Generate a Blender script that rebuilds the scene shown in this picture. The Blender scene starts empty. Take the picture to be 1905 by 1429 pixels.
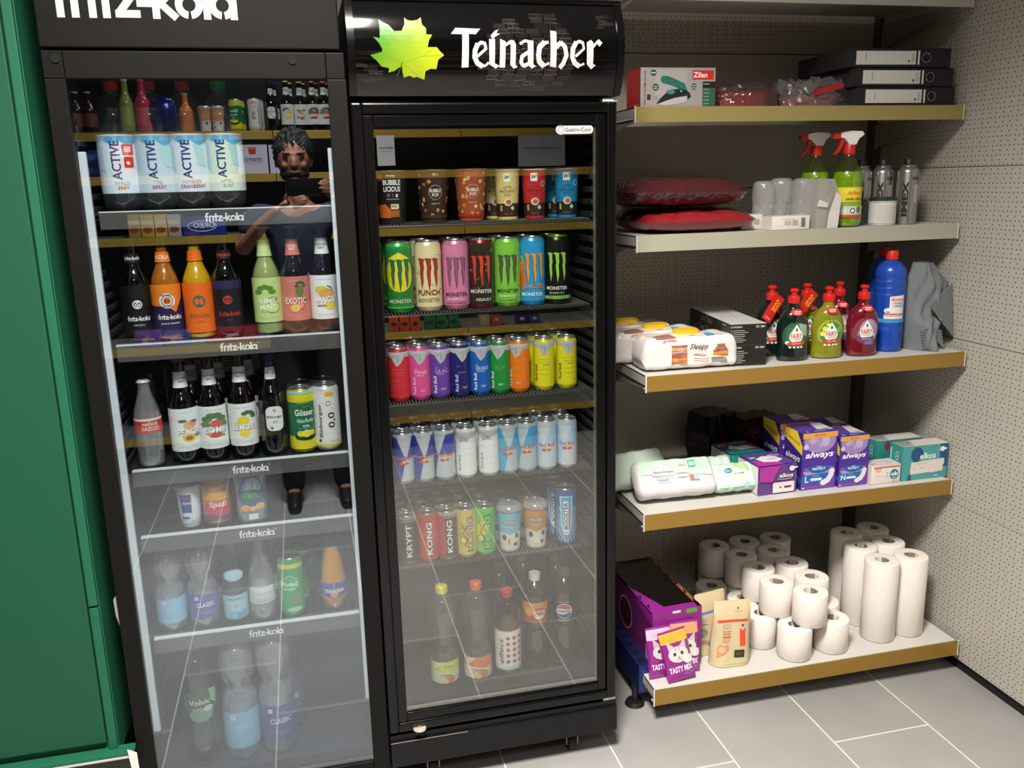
import bpy, bmesh, math, random
from math import pi, sin, cos, radians as RAD
from mathutils import Vector, Matrix
from mathutils.geometry import tessellate_polygon
random.seed(7)
S = bpy.context.scene
COL = S.collection
# ---------------------------------------------------------------- camera
EYE = Vector((0, 0, 1.53)); FPX = 1623.0
_yw, _pt, _rl = RAD(13.2736), RAD(13.0674), RAD(-1.4307)
FWD = Vector((sin(_yw)*cos(_pt), cos(_yw)*cos(_pt), -sin(_pt)))
_r = Vector((cos(_yw), -sin(_yw), 0)); _u = _r.cross(FWD)
RGT = cos(_rl)*_r + sin(_rl)*_u
UPV = -sin(_rl)*_r + cos(_rl)*_u
cam = bpy.data.cameras.new('camera'); camo = bpy.data.objects.new('camera', cam); COL.objects.link(camo)
cam.sensor_fit = 'HORIZONTAL'; cam.sensor_width = 36; cam.lens = FPX/1905*36
cam.clip_start = 0.02; cam.clip_end = 50
camo.matrix_world = Matrix((( RGT.x, UPV.x, -FWD.x, EYE.x), (RGT.y, UPV.y, -FWD.y, EYE.y), (RGT.z, UPV.z, -FWD.z, EYE.z), (0, 0, 0, 1)))
S.camera = camo
# ---------------------------------------------------------------- world, exposure
w = bpy.data.worlds.new('world'); S.world = w; w.use_nodes = True
w.node_tree.nodes['Background'].inputs[0].default_value = (0.9, 0.95, 1, 1)
w.node_tree.nodes['Background'].inputs[1].default_value = 0.02
S.view_settings.view_transform = 'Standard'; S.view_settings.look = 'None'
S.view_settings.gamma = 1; S.view_settings.exposure = 0.0
LAMP_POWER = 9.0           # what the diffusers show
LAMP_WATTS = [148.0, 12.0]    # what the louvred fittings throw down
try:
    S.cycles.transparent_max_bounces = 40; S.cycles.max_bounces = 8
    S.cycles.glossy_bounces = 4; S.cycles.diffuse_bounces = 4
    S.cycles.sample_clamp_indirect = 6
except Exception: pass
# square ceiling lamps (x, y): the main one, then an added fill lamp
LAMPS = [(0.02, 0.66), (0.0, -0.95)]; CEIL = 2.98

# ---------------------------------------------------------------- pixels to places (used to measure the photograph)
def ray(px, py): return FWD + RGT*((px-952.5)/FPX) - UPV*((py-714.5)/FPX)
def onY(px, py, Y): r = ray(px, py); return EYE + r*((Y-EYE.y)/r.y)
def onZ(px, py, Z): r = ray(px, py); return EYE + r*((Z-EYE.z)/r.z)
def onX(px, py, X): r = ray(px, py); return EYE + r*((X-EYE.x)/r.x)
def dep(p): return (Vector(p)-EYE).dot(FWD)
def pxm(n, p): return n*dep(p)/FPX          # pixels to metres at a place

# ---------------------------------------------------------------- materials
def lin(c): return c/12.92 if c <= .04045 else ((c+.055)/1.055)**2.4
def rgb(h):
    h = h.lstrip('#')
    if len(h) == 3: h = ''.join(a*2 for a in h)
    return tuple(lin(int(h[i:i+2], 16)/255) for i in (0, 2, 4)) + (1,)
_M = {}
def mat(h, rough=.5, metal=0., alpha=None, noise=0., coat=0., spec=.5):
    """paint, plastic, paper or metal of colour h; a fine noise breaks up its roughness and bump"""
    k = (h, rough, metal, noise, coat, spec)
    if k in _M: return _M[k]
    m = bpy.data.materials.new('m_%s_%d' % (h, len(_M))); m.use_nodes = True; nt = m.node_tree
    b = nt.nodes['Principled BSDF']
    b.inputs['Base Color'].default_value = rgb(h); b.inputs['Roughness'].default_value = rough; b.inputs['Metallic'].default_value = metal
    b.inputs['Coat Weight'].default_value = coat; b.inputs['Specular IOR Level'].default_value = spec; b.inputs['Coat Roughness'].default_value = .06
    if noise:
        tc = nt.nodes.new('ShaderNodeTexCoord'); n = nt.nodes.new('ShaderNodeTexNoise'); n.inputs['Scale'].default_value = 60
        nt.links.new(tc.outputs['Object'], n.inputs['Vector'])
        bp = nt.nodes.new('ShaderNodeBump'); bp.inputs['Strength'].default_value = noise; bp.inputs['Distance'].default_value = .002
        nt.links.new(n.outputs['Fac'], bp.inputs['Height']); nt.links.new(bp.outputs['Normal'], b.inputs['Normal'])
    _M[k] = m; return m
def clear(h='ffffff', refl=.1, rough=.02, key='', dif=0., power=4., wrinkle=0., wscale=25, gt=(1, 1, 1)):
    """thin clear plastic or glass: see-through with a facing-dependent mirror, tinted by h; dif = share of milky white"""
    k = ('clear', h, refl, rough, dif, power, wrinkle, wscale, gt)
    if k in _M: return _M[k]
    m = bpy.data.materials.new('clear_%s_%d' % (h, len(_M))); m.use_nodes = True; nt = m.node_tree; nt.nodes.clear()
    N = nt.nodes.new; L = nt.links.new
    out = N('ShaderNodeOutputMaterial'); t = N('ShaderNodeBsdfTransparent'); t.inputs[0].default_value = rgb(h)
    g = N('ShaderNodeBsdfGlossy'); g.inputs['Roughness'].default_value = rough; g.inputs[0].default_value = tuple(gt)+(1,)
    lw = N('ShaderNodeLayerWeight'); lw.inputs[0].default_value = .5
    p = N('ShaderNodeMath'); p.operation = 'POWER'; p.inputs[1].default_value = power; L(lw.outputs['Facing'], p.inputs[0])
    a = N('ShaderNodeMath'); a.operation = 'MULTIPLY_ADD'; a.inputs[1].default_value = .75; a.inputs[2].default_value = refl; a.use_clamp = True
    L(p.outputs[0], a.inputs[0])
    mx = N('ShaderNodeMixShader'); L(a.outputs[0], mx.inputs[0]); L(g.outputs[0], mx.inputs[2])
    if dif:
        d = N('ShaderNodeBsdfDiffuse'); d.inputs[0].default_value = (.8, .8, .8, 1)
        m2 = N('ShaderNodeMixShader'); m2.inputs[0].default_value = dif; L(t.outputs[0], m2.inputs[1]); L(d.outputs[0], m2.inputs[2]); L(m2.outputs[0], mx.inputs[1])
    else: L(t.outputs[0], mx.inputs[1])
    if wrinkle:
        tc = N('ShaderNodeTexCoord'); n = N('ShaderNodeTexNoise'); n.inputs['Scale'].default_value = wscale; n.inputs['Detail'].default_value = 3
        L(tc.outputs['Object'], n.inputs['Vector'])
        bp = N('ShaderNodeBump'); bp.inputs['Strength'].default_value = wrinkle; bp.inputs['Distance'].default_value = .01
        L(n.outputs['Fac'], bp.inputs['Height']); L(bp.outputs['Normal'], g.inputs['Normal'])
    L(mx.outputs[0], out.inputs[0]); _M[k] = m; return m
def emit(h, s):
    m = bpy.data.materials.new('lamp'); m.use_nodes = True; nt = m.node_tree; nt.nodes.clear()
    o = nt.nodes.new('ShaderNodeOutputMaterial'); e = nt.nodes.new('ShaderNodeEmission'); e.inputs[0].default_value = rgb(h); e.inputs[1].default_value = s
    nt.links.new(e.outputs[0], o.inputs[0]); return m
class NT:
    """small maths over node sockets"""
    def __init__(s, m): s.nt = m.node_tree
    def m(s, op, a, b=None, c=None, clamp=False):
        n = s.nt.nodes.new('ShaderNodeMath'); n.operation = op; n.use_clamp = clamp
        for i, v in enumerate((a, b, c)):
            if v is None: continue
            if isinstance(v, (int, float)): n.inputs[i].default_value = v
            else: s.nt.links.new(v, n.inputs[i])
        return n.outputs[0]
    def xyz(s):
        tc = s.nt.nodes.new('ShaderNodeTexCoord'); x = s.nt.nodes.new('ShaderNodeSeparateXYZ'); s.nt.links.new(tc.outputs['Object'], x.inputs[0])
        return tc.outputs['Object'], x.outputs[0], x.outputs[1], x.outputs[2]
    def noise(s, vec, scale, detail=3):
        n = s.nt.nodes.new('ShaderNodeTexNoise'); n.inputs['Scale'].default_value = scale; n.inputs['Detail'].default_value = detail
        s.nt.links.new(vec, n.inputs['Vector']); return n.outputs['Fac']
    def mix(s, f, a, b):
        n = s.nt.nodes.new('ShaderNodeMix'); n.data_type = 'RGBA'
        if isinstance(f, (int, float)): n.inputs[0].default_value = f
        else: s.nt.links.new(f, n.inputs[0])
        for i, v in ((6, a), (7, b)):
            if isinstance(v, tuple): n.inputs[i].default_value = v
            else: s.nt.links.new(v, n.inputs[i])
        return n.outputs[2]
def peg_mat(ax, base='b4b0a6', u0=0., v0=0.):
    """painted steel punched with the shelving maker's rows of small holes (15 mm rows between 25 mm rows)"""
    m = bpy.data.materials.new('punched_steel_%d' % len(_M)); m.use_nodes = True; q = NT(m); vec, x, y, z = q.xyz(); _M[m.name] = m
    u = q.m('SUBTRACT', (x, y)[ax], u0); v = q.m('SUBTRACT', z, v0)
    def dots(pu, ou, pv, ov):
        a = q.m('MULTIPLY', q.m('SUBTRACT', q.m('FRACT', q.m('ADD', q.m('DIVIDE', u, pu), ou+50)), .5), pu)
        b = q.m('MULTIPLY', q.m('SUBTRACT', q.m('FRACT', q.m('ADD', q.m('DIVIDE', v, pv), ov+50)), .5), pv)
        return q.m('LESS_THAN', q.m('SQRT', q.m('ADD', q.m('MULTIPLY', a, a), q.m('MULTIPLY', b, b))), .0019)
    h = q.m('MAXIMUM', dots(.0154, 0, .0254, 0), dots(.0257, .5, .0254, .5))
    c = q.mix(q.noise(vec, 6), tuple(k*.93 for k in rgb(base)[:3])+(1,), rgb(base))
    c = q.mix(h, c, (.012, .011, .01, 1))
    b = m.node_tree.nodes['Principled BSDF']; m.node_tree.links.new(c, b.inputs['Base Color']); b.inputs['Roughness'].default_value = .45
    return m
def floor_mat():
    m = bpy.data.materials.new('grey_floor_tiles'); m.use_nodes = True; q = NT(m); vec, x, y, z = q.xyz()
    xi = q.m('DIVIDE', q.m('SUBTRACT', x, .128-6), .3); i = q.m('FLOOR', xi); fx = q.m('FRACT', xi)
    par = q.m('MODULO', i, 2.)
    yi = q.m('ADD', q.m('DIVIDE', q.m('SUBTRACT', y, 1.863-6), .6), q.m('MULTIPLY', par, .5)); fy = q.m('FRACT', yi)
    dx = q.m('MULTIPLY', q.m('MINIMUM', fx, q.m('SUBTRACT', 1, fx)), .3); dy = q.m('MULTIPLY', q.m('MINIMUM', fy, q.m('SUBTRACT', 1, fy)), .6)
    g = q.m('LESS_THAN', q.m('MINIMUM', dx, dy), .0021)
    n = q.noise(vec, 3.5, 5); n2 = q.noise(vec, 1.2, 2)
    tone = q.m('MULTIPLY', q.m('ADD', n, n2), .5)
    tone = q.m('ADD', tone, q.m('MULTIPLY', q.m('SUBTRACT', q.m('FRACT', q.m('MULTIPLY', q.m('ADD', q.m('MULTIPLY', i, 7.13), q.m('MULTIPLY', q.m('FLOOR', yi), 3.77)), .618)), .5), .12))
    c = q.mix(q.m('MULTIPLY_ADD', q.m('SUBTRACT', tone, .5), 2.4, .5, True), rgb('868482'), rgb('9f9d9b'))
    c = q.mix(g, c, rgb('d8d4c8'))
    b = m.node_tree.nodes['Principled BSDF']; m.node_tree.links.new(c, b.inputs['Base Color']); b.inputs['Roughness'].default_value = .42
    bp = m.node_tree.nodes.new('ShaderNodeBump'); bp.inputs['Strength'].default_value = .3; bp.inputs['Distance'].default_value = .001
    m.node_tree.links.new(q.m('SUBTRACT', 1, g), bp.inputs['Height']); m.node_tree.links.new(bp.outputs['Normal'], b.inputs['Normal'])
    return m

# ---------------------------------------------------------------- objects
def empty(name, label, cat, loc, rz=0, group=None):
    o = bpy.data.objects.new(name, None); COL.objects.link(o); o.empty_display_size = .02
    o.location = loc; o.rotation_euler = (0, 0, rz); o['label'] = label; o['category'] = cat
    if group: o['group'] = group
    return o
def link(name, me, parent=None, mats=(), smooth=None, loc=None):
    for m in mats: me.materials.append(m)
    if smooth is not None:
        me.polygons.foreach_set('use_smooth', [True]*len(me.polygons)); me.set_sharp_from_angle(angle=RAD(smooth))
    o = bpy.data.objects.new(name, me); COL.objects.link(o)
    if parent: o.parent = parent
    if loc: o.location = loc
    return o
def tag(o, label=None, cat=None, group=None, kind=None):
    for k, v in (('label', label), ('category', cat), ('group', group), ('kind', kind)):
        if v: o[k] = v
    return o
def dup(root, loc, rz=None, label=None, group=None, kids=True):
    r = root.copy(); COL.objects.link(r); r.location = loc
    if rz is not None: r.rotation_euler = (0, 0, rz)
    if label: r['label'] = label
    if group: r['group'] = group
    for ch in root.children:
        c = ch.copy(); COL.objects.link(c); c.parent = r
        for g in ch.children:
            d = g.copy(); COL.objects.link(d); d.parent = c
    return r
class MB:
    """collects solids into ONE mesh"""
    def __init__(s): s.v, s.f, s.mi, s.mats = [], [], [], []
    def mi_(s, m):
        if m not in s.mats: s.mats.append(m)
        return s.mats.index(m)
    def add(s, vs, fs, m):
        k = len(s.v); i = s.mi_(m); s.v += [tuple(v) for v in vs]; s.f += [tuple(k+a for a in f) for f in fs]; s.mi += [i]*len(fs); return s
    def box(s, a, b, m, bev=0.):
        x0, x1 = sorted((a[0], b[0])); y0, y1 = sorted((a[1], b[1])); z0, z1 = sorted((a[2], b[2]))
        if not bev:
            vs = [(x, y, z) for z in (z0, z1) for y in (y0, y1) for x in (x0, x1)]
            return s.add(vs, [(0, 2, 3, 1), (4, 5, 7, 6), (0, 1, 5, 4), (2, 6, 7, 3), (0, 4, 6, 2), (1, 3, 7, 5)], m)
        bm = bmesh.new(); bmesh.ops.create_cube(bm, size=1)
        for v in bm.verts: v.co = Vector(((x0+x1)/2+v.co.x*(x1-x0), (y0+y1)/2+v.co.y*(y1-y0), (z0+z1)/2+v.co.z*(z1-z0)))
        bev = min(bev, .49*min(x1-x0, y1-y0, z1-z0))
        bmesh.ops.bevel(bm, geom=bm.edges[:], offset=bev, segments=2, affect='EDGES', profile=.6)
        return s.bm(bm, m)
    def bm(s, bm, m):
        bm.verts.index_update(); s.add([v.co for v in bm.verts], [[v.index for v in f.verts] for f in bm.faces], m); bm.free(); return s
    def cyl(s, a, b, r, m, n=12, r2=None):
        a, b = Vector(a), Vector(b); d = (b-a).normalized(); p = d.orthogonal().normalized(); q = d.cross(p); r2 = r if r2 is None else r2
        vs = [a+(p*cos(t)+q*sin(t))*r for t in [2*pi*i/n for i in range(n)]] + [b+(p*cos(t)+q*sin(t))*r2 for t in [2*pi*i/n for i in range(n)]]
        fs = [(i, (i+1) % n, n+(i+1) % n, n+i) for i in range(n)] + [tuple(range(n))[::-1], tuple(range(n, 2*n))]
        return s.add(vs, fs, m)
    def lathe(s, prof, m, n=28, mod=None, cx=0, cy=0, cz=0, closed=False):
        vs = []; fs = []; k = len(prof)
        for r, z in prof:
            for i in range(n):
                t = 2*pi*i/n; rr = max(r, 1e-5)*(mod(t, z) if mod else 1)
                vs.append((cx+rr*sin(t), cy-rr*cos(t), cz+z))
        rng = k if closed else k-1
        for j in range(rng):
            j2 = (j+1) % k
            for i in range(n): fs.append((j*n+i, j*n+(i+1) % n, j2*n+(i+1) % n, j2*n+i))
        return s.add(vs, fs, m)
    def prism(s, pts, y0, y1, m, ax='y'):
        """closed outline of (a, b) pairs extruded along an axis"""
        n = len(pts); f3 = {'y': lambda a, b, t: (a, t, b), 'x': lambda a, b, t: (t, a, b), 'z': lambda a, b, t: (a, b, t)}[ax]
        vs = [f3(a, b, y0) for a, b in pts]+[f3(a, b, y1) for a, b in pts]
        tr = tessellate_polygon([[Vector((a, b, 0)) for a, b in pts]])
        fs = [t for t in tr]+[tuple(n+i for i in t) for t in tr]+[(i, (i+1) % n, n+(i+1) % n, n+i) for i in range(n)]
        return s.add(vs, fs, m)
    def build(s, name, parent=None, smooth=None, loc=None):
        me = bpy.data.meshes.new(name); me.from_pydata(s.v, [], s.f); me.polygons.foreach_set('material_index', s.mi)
        bm = bmesh.new(); bm.from_mesh(me); bmesh.ops.recalc_face_normals(bm, faces=bm.faces); bm.to_mesh(me); bm.free()
        return link(name, me, parent, s.mats, smooth, loc)
def scale(prof, r, h): return [(a*r, b*h) for a, b in prof]
def smoothp(prof, n=3):
    """round the corners of a profile by cutting them (Chaikin), ends kept"""
    for _ in range(n):
        q = [prof[0]]
        for a, b in zip(prof, prof[1:]): q += [(.75*a[0]+.25*b[0], .75*a[1]+.25*b[1]), (.25*a[0]+.75*b[0], .25*a[1]+.75*b[1])]
        prof = q+[prof[-1]]
    return prof
def radius_at(prof, z):
    best = None
    for (r0, z0), (r1, z1) in zip(prof, prof[1:]):
        if min(z0, z1)-1e-6 <= z <= max(z0, z1)+1e-6:
            r = r0 if abs(z1-z0) < 1e-7 else r0+(r1-r0)*(z-z0)/(z1-z0)
            best = r if best is None else max(best, r)
    return best if best is not None else prof[-1][0]

# ---------------------------------------------------------------- printed graphics
_T = {}
def text2d(s, bold=0, it=0, sp=1.):
    k = (s, bold, it, sp)
    if k in _T: return _T[k]
    cu = bpy.data.curves.new('txt', 'FONT'); cu.body = s; cu.size = 1; cu.resolution_u = 2; cu.offset = .022*bold; cu.shear = it; cu.space_character = sp; cu.space_line = .85; cu.align_x = 'CENTER'
    ob = bpy.data.objects.new('txt', cu); COL.objects.link(ob)
    me = bpy.data.meshes.new_from_object(ob.evaluated_get(bpy.context.evaluated_depsgraph_get()))
    vs = [(v.co.x, v.co.y) for v in me.vertices]; fs = [tuple(p.vertices) for p in me.polygons]
    bpy.data.objects.remove(ob); bpy.data.curves.remove(cu); bpy.data.meshes.remove(me)
    if not vs: vs, fs = [(0, 0), (1, 0), (0, 1)], []
    x0 = min(v[0] for v in vs); x1 = max(v[0] for v in vs); y0 = min(v[1] for v in vs); y1 = max(v[1] for v in vs)
    _T[k] = ([((x-(x0+x1)/2), (y-(y0+y1)/2)) for x, y in vs], fs, x1-x0, y1-y0); return _T[k]
def ngon(pts):
    tr = tessellate_polygon([[Vector((a, b, 0)) for a, b in pts]])
    return [[pts[i] for i in t] for t in tr]
def stroke(pts, w):
    out = []
    for (x0, y0), (x1, y1) in zip(pts, pts[1:]):
        L = math.hypot(x1-x0, y1-y0) or 1; nx, ny = -(y1-y0)/L*w/2, (x1-x0)/L*w/2; ex, ey = (x1-x0)/L*w*.12, (y1-y0)/L*w*.12
        out.append([(x0+nx-ex, y0+ny-ey), (x0-nx-ex, y0-ny-ey), (x1-nx+ex, y1-ny+ey), (x1+nx+ex, y1+ny+ey)])
    return out
def nib(pts, n):
    a, b = n[0]/2, n[1]/2
    return [[(p[0]-a, p[1]-b), (p[0]+a, p[1]+b), (q[0]+a, q[1]+b), (q[0]-a, q[1]-b)] for p, q in zip(pts, pts[1:])]
def arc(cx, cy, rx, ry, a0, a1, n=14): return [(cx+rx*cos(RAD(a0+(a1-a0)*i/n)), cy+ry*sin(RAD(a0+(a1-a0)*i/n))) for i in range(n+1)]
def rrect(cx, cy, w, h, r):
    p = []
    for sx, sy, a in ((1, 1, 0), (-1, 1, 90), (-1, -1, 180), (1, -1, 270)): p += arc(cx+sx*(w/2-r), cy+sy*(h/2-r), r, r, a, a+90, 4)
    return p
def shapes(items):
    """the printed shapes, in millimetres, as convex polygons with a colour and a layer"""
    ly = -1; last = None
    for it in items:
        k = it[0]; col = it[{'r': 5, 'R': 6, 'e': 5, 'o': 6, 'p': 2, 's': 3, 'n': 3, 't': 5}[k]]
        ly += 1 if col != last else .08; last = col
        if k == 'r':
            _, cx, cy, w, h, c = it[:6]; a = RAD(it[6]) if len(it) > 6 else 0
            q = [(sx*w/2, sy*h/2) for sx, sy in ((-1, -1), (1, -1), (1, 1), (-1, 1))]
            P = [[(cx+x*cos(a)-y*sin(a), cy+x*sin(a)+y*cos(a)) for x, y in q]]
        elif k == 'R': _, cx, cy, w, h, r, c = it; P = [rrect(cx, cy, w, h, r)]
        elif k == 'e': _, cx, cy, rx, ry, c = it; P = [arc(cx, cy, rx, ry, 0, 360, 22)[:-1]]
        elif k == 'o':
            _, cx, cy, rx, ry, th, c = it; a = arc(cx, cy, rx, ry, 0, 360, 22); b = arc(cx, cy, rx-th, ry-th, 0, 360, 22)
            P = [[a[i], a[i+1], b[i+1], b[i]] for i in range(22)]
        elif k == 'p': _, pts, c = it; P = ngon(pts)
        elif k == 's': _, pts, w, c = it; P = stroke(pts, w)
        elif k == 'n': _, pts, nn, c = it; P = nib(pts, nn)
        elif k == 't':
            _, cx, cy, h, s, c = it[:6]; o = it[6] if len(it) > 6 else {}
            vs, fs, W, H = text2d(s, o.get('b', 0), o.get('i', 0), o.get('sp', 1.)); sy = h/max(H, 1e-6); sx = o['w']/max(W, 1e-6) if 'w' in o else sy
            a = RAD(o.get('rot', 0)); vv = [(cx+x*sx*cos(a)-y*sy*sin(a), cy+x*sx*sin(a)+y*sy*cos(a)) for x, y in vs]
            P = [[vv[i] for i in f] for f in fs]
            if o.get('bg'):
                pass
        if k in 'sn':
            for p in P: ly += .03; yield p, c, ly
        else:
            for p in P: yield p, c, ly
def clip(poly, ax, lo, hi):
    for val, s in ((lo, 1), (hi, -1)):
        out = []
        for i in range(len(poly)):
            a, b = poly[i], poly[(i+1) % len(poly)]; da, db = (a[ax]-val)*s, (b[ax]-val)*s
            if da >= 0: out.append(a)
            if da*db < 0: t = da/(da-db); out.append((a[0]+(b[0]-a[0])*t, a[1]+(b[1]-a[1])*t))
        poly = out
        if len(poly) < 3: return []
    return poly
def split(poly, ax, d):
    lo = min(p[ax] for p in poly); hi = max(p[ax] for p in poly)
    if hi-lo <= d: return [poly]
    out = []
    for k in range(math.floor(lo/d), math.floor(hi/d)+1):
        c = clip(poly, ax, k*d, (k+1)*d)
        if len(c) > 2: out.append(c)
    return out
def gfx(name, items, fmap, parent=None, du=None, dv=None, rough=.45, off=.0003, step=.00012, metal=(), lim=None, coat=0.):
    """one mesh of printed shapes laid on a surface: fmap(u, v, offset) in metres"""
    vs, fs, mi, ms = [], [], [], []
    todo = list(shapes(items)); step = min(step, .0016/max(1, max([q[2] for q in todo] or [1])))
    for poly, c, ly in todo:
        poly = [(x*.001, y*.001) for x, y in poly]
        if lim:
            poly = clip(poly, 0, lim[0], lim[1]) if len(poly) > 2 else []
            if poly: poly = clip(poly, 1, lim[2], lim[3])
            if len(poly) < 3: continue
        ps = split(poly, 0, du) if du else [poly]
        if dv: ps = [q for p in ps for q in split(p, 1, dv)]
        m = mat(c, rough, .85 if c in metal else 0, coat=coat) if isinstance(c, str) else c
        if m not in ms: ms.append(m)
        for p in ps:
            k = len(vs); vs += [fmap(u, v, off+step*ly) for u, v in p]; fs.append(tuple(range(k, k+len(p)))); mi.append(ms.index(m))
    me = bpy.data.meshes.new(name); me.from_pydata(vs, [], fs); me.polygons.foreach_set('material_index', mi)
    return link(name, me, parent, ms)
def round_map(prof, z0, a0=0., sx=1.):
    """wraps a label round a turned body; u runs to the right as seen from the front (-Y)"""
    rr = max(r for r, z in prof)
    def f(u, v, off):
        z = z0+v; r = radius_at(prof, z)+off; t = a0+u*sx/rr
        return (r*sin(t), -r*cos(t), z)
    return f
def flat_map(o, ex=(1, 0, 0), ey=(0, 0, 1)):
    o, ex, ey = Vector(o), Vector(ex).normalized(), Vector(ey).normalized(); n = ex.cross(ey)
    return lambda u, v, off: tuple(o+ex*u+ey*v+n*off)
def sc(items, s):
    """printed items enlarged by s"""
    out = []
    for it in items:
        k = it[0]; it = list(it)
        if k in 'rR': it[1:5] = [a*s for a in it[1:5]]; it = it if k == 'r' else it[:5]+[it[5]*s]+it[6:]
        elif k == 'e': it[1:5] = [a*s for a in it[1:5]]
        elif k == 'o': it[1:6] = [a*s for a in it[1:6]]
        elif k == 'p': it[1] = [(a*s, b*s) for a, b in it[1]]
        elif k == 's': it[1] = [(a*s, b*s) for a, b in it[1]]; it[2] *= s
        elif k == 't':
            it[1:4] = [a*s for a in it[1:4]]
            if len(it) > 6 and 'w' in it[6]: it[6] = dict(it[6], w=it[6]['w']*s)
        out.append(tuple(it))
    return out
# ================================================================ the shop
floorm = floor_mat(); peg_r = peg_mat(1, u0=2.2485-.0077, v0=1.0355-.0127); peg_b = peg_mat(0, 'a6a193', u0=.985, v0=1.1489-.0127)
panel_m = mat('a29d90', .5, noise=.05); black_gap = mat('0a0908', .7); ceil_m = mat('c9c7c0', .8); wallp = mat('b5b3aa', .8, noise=.1)
def structure(name, fill):
    b = MB(); fill(b); return tag(b.build(name), kind='structure')
structure('floor', lambda b: b.box((-2.4, -1.6, -.05), (2.6, 2.8, 0), floorm))
structure('ceiling', lambda b: b.box((-2.4, -1.6, 3.0), (2.6, 2.8, 3.06), ceil_m))
structure('wall_back', lambda b: b.box((-2.4, 2.72, 0), (2.6, 2.8, 3.0), wallp))
structure('wall_front', lambda b: b.box((-2.4, -1.6, 0), (2.6, -1.5, 3.0), mat('3a3a3a', .8)))
structure('wall_left', lambda b: b.box((-2.4, -1.5, 0), (-2.3, 2.72, 3.0), mat('6a6a66', .8)))
def fill(b):
    for z0, z1 in ((.038, .5305), (.532, 1.0345), (1.0365, 1.5385), (1.5405, 2.045), (2.047, 2.6)):
        b.box((1.903, -1.5, z0), (1.925, 2.712, z1 if z1 < 2.5 else 2.98), peg_r)
    b.box((1.915, -1.5, 0), (1.96, 2.712, 2.98), black_gap)
structure('wall_right', fill)
for k, (x, y) in enumerate(LAMPS):
    t = empty('ceiling_light', ('square white ceiling light over the aisle before the coolers', 'added square fill light on the ceiling behind the photographer', 'square white ceiling light far right, above the shelves behind', 'square white ceiling light over the far left corner')[k], 'ceiling light', (x, y, CEIL), 0, 'ceiling lights')
    MB().box((-.31, -.31, -.012), (.31, .31, .02), mat('e8e8e4', .5), .004).build('frame', t)
    b = MB(); b.box((-.285, -.285, -.02), (.285, .285, -.0125), emit('fff6ec', LAMP_POWER)); b.build('diffuser', t)
    la = bpy.data.lights.new('louvred_lamp', 'AREA'); la.shape = 'SQUARE'; la.size = .55; la.energy = LAMP_WATTS[k]; la.color = (1, .95, .88); la.spread = RAD(132); lo = bpy.data.objects.new('louvred_lamp', la); COL.objects.link(lo); lo.parent = t; lo.location = (0, 0, -.024)

# ================================================================ white shelving beside the coolers
steel = mat('b9b7b0', .38, .1, noise=.03); steel_d = mat('8d8a82', .5); shelf_top = mat('c2bfba', .42, noise=.03)
gold = mat('977532', .33, .25); gold2 = mat('9c8d56', .33, .15); grey_rail = mat('a8a593', .35)
SX0, SX1 = .882, 1.884
t = empty('shelving_unit', 'grey steel shop shelving frame with punched back panels, right of the coolers', 'shelving', (1.38, 2.68, 0))
def loc(b, name): o = b.build(name, t); o.location = (-1.38, -2.68, 0); return o
for z0, z1, m in ((.06, .483, peg_b), (.486, .985, panel_m), (.988, 1.4895, peg_b), (1.4925, 1.903, panel_m), (1.906, 2.32, peg_b)):
    loc(MB().box((.86, 2.668, z0), (1.905, 2.685, z1), m), 'back_panel')
for x in (.872, 1.893): loc(MB().box((x-.022, 2.635, .06), (x+.01, 2.667, 2.32), mat('4c4a46', .6)), 'upright')
b = MB()
for x in (.885,):   # the dark blue steel foot with its slots
    b.box((x-.015, 2.16, .05), (x-.012, 2.63, .135), mat('141c4d', .4)); b.box((x+.022, 2.16, .05), (x+.025, 2.63, .135), mat('141c4d', .4))
    b.box((x-.015, 2.16, .132), (x+.025, 2.63, .136), mat('141c4d', .4)); b.box((x-.015, 2.157, .05), (x+.025, 2.16, .136), mat('1d2a66', .4))
    for i in range(5): b.box((x-.006, 2.175+i*.05, .1362), (x+.016, 2.205+i*.05, .1368), mat('05060f', .6))
ft = empty('shelving_foot', 'dark blue slotted steel shelving foot with round black pad, under the lowest shelf', 'foot', (.87, 2.4, 0)); o = b.build('foot_beam', ft); o.location = (-.87, -2.4, 0)
b = MB(); b.cyl((.868, 2.185, 0), (.868, 2.185, .012), .03, mat('15130f', .5), 24, .024); b.cyl((.868, 2.185, .01), (.868, 2.185, .06), .009, mat('1c1c1c', .4), 12)
o = b.build('levelling_pad', ft); o.location = (-.87, -2.4, 0)
SH = {}   # shelf top heights and fronts
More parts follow.
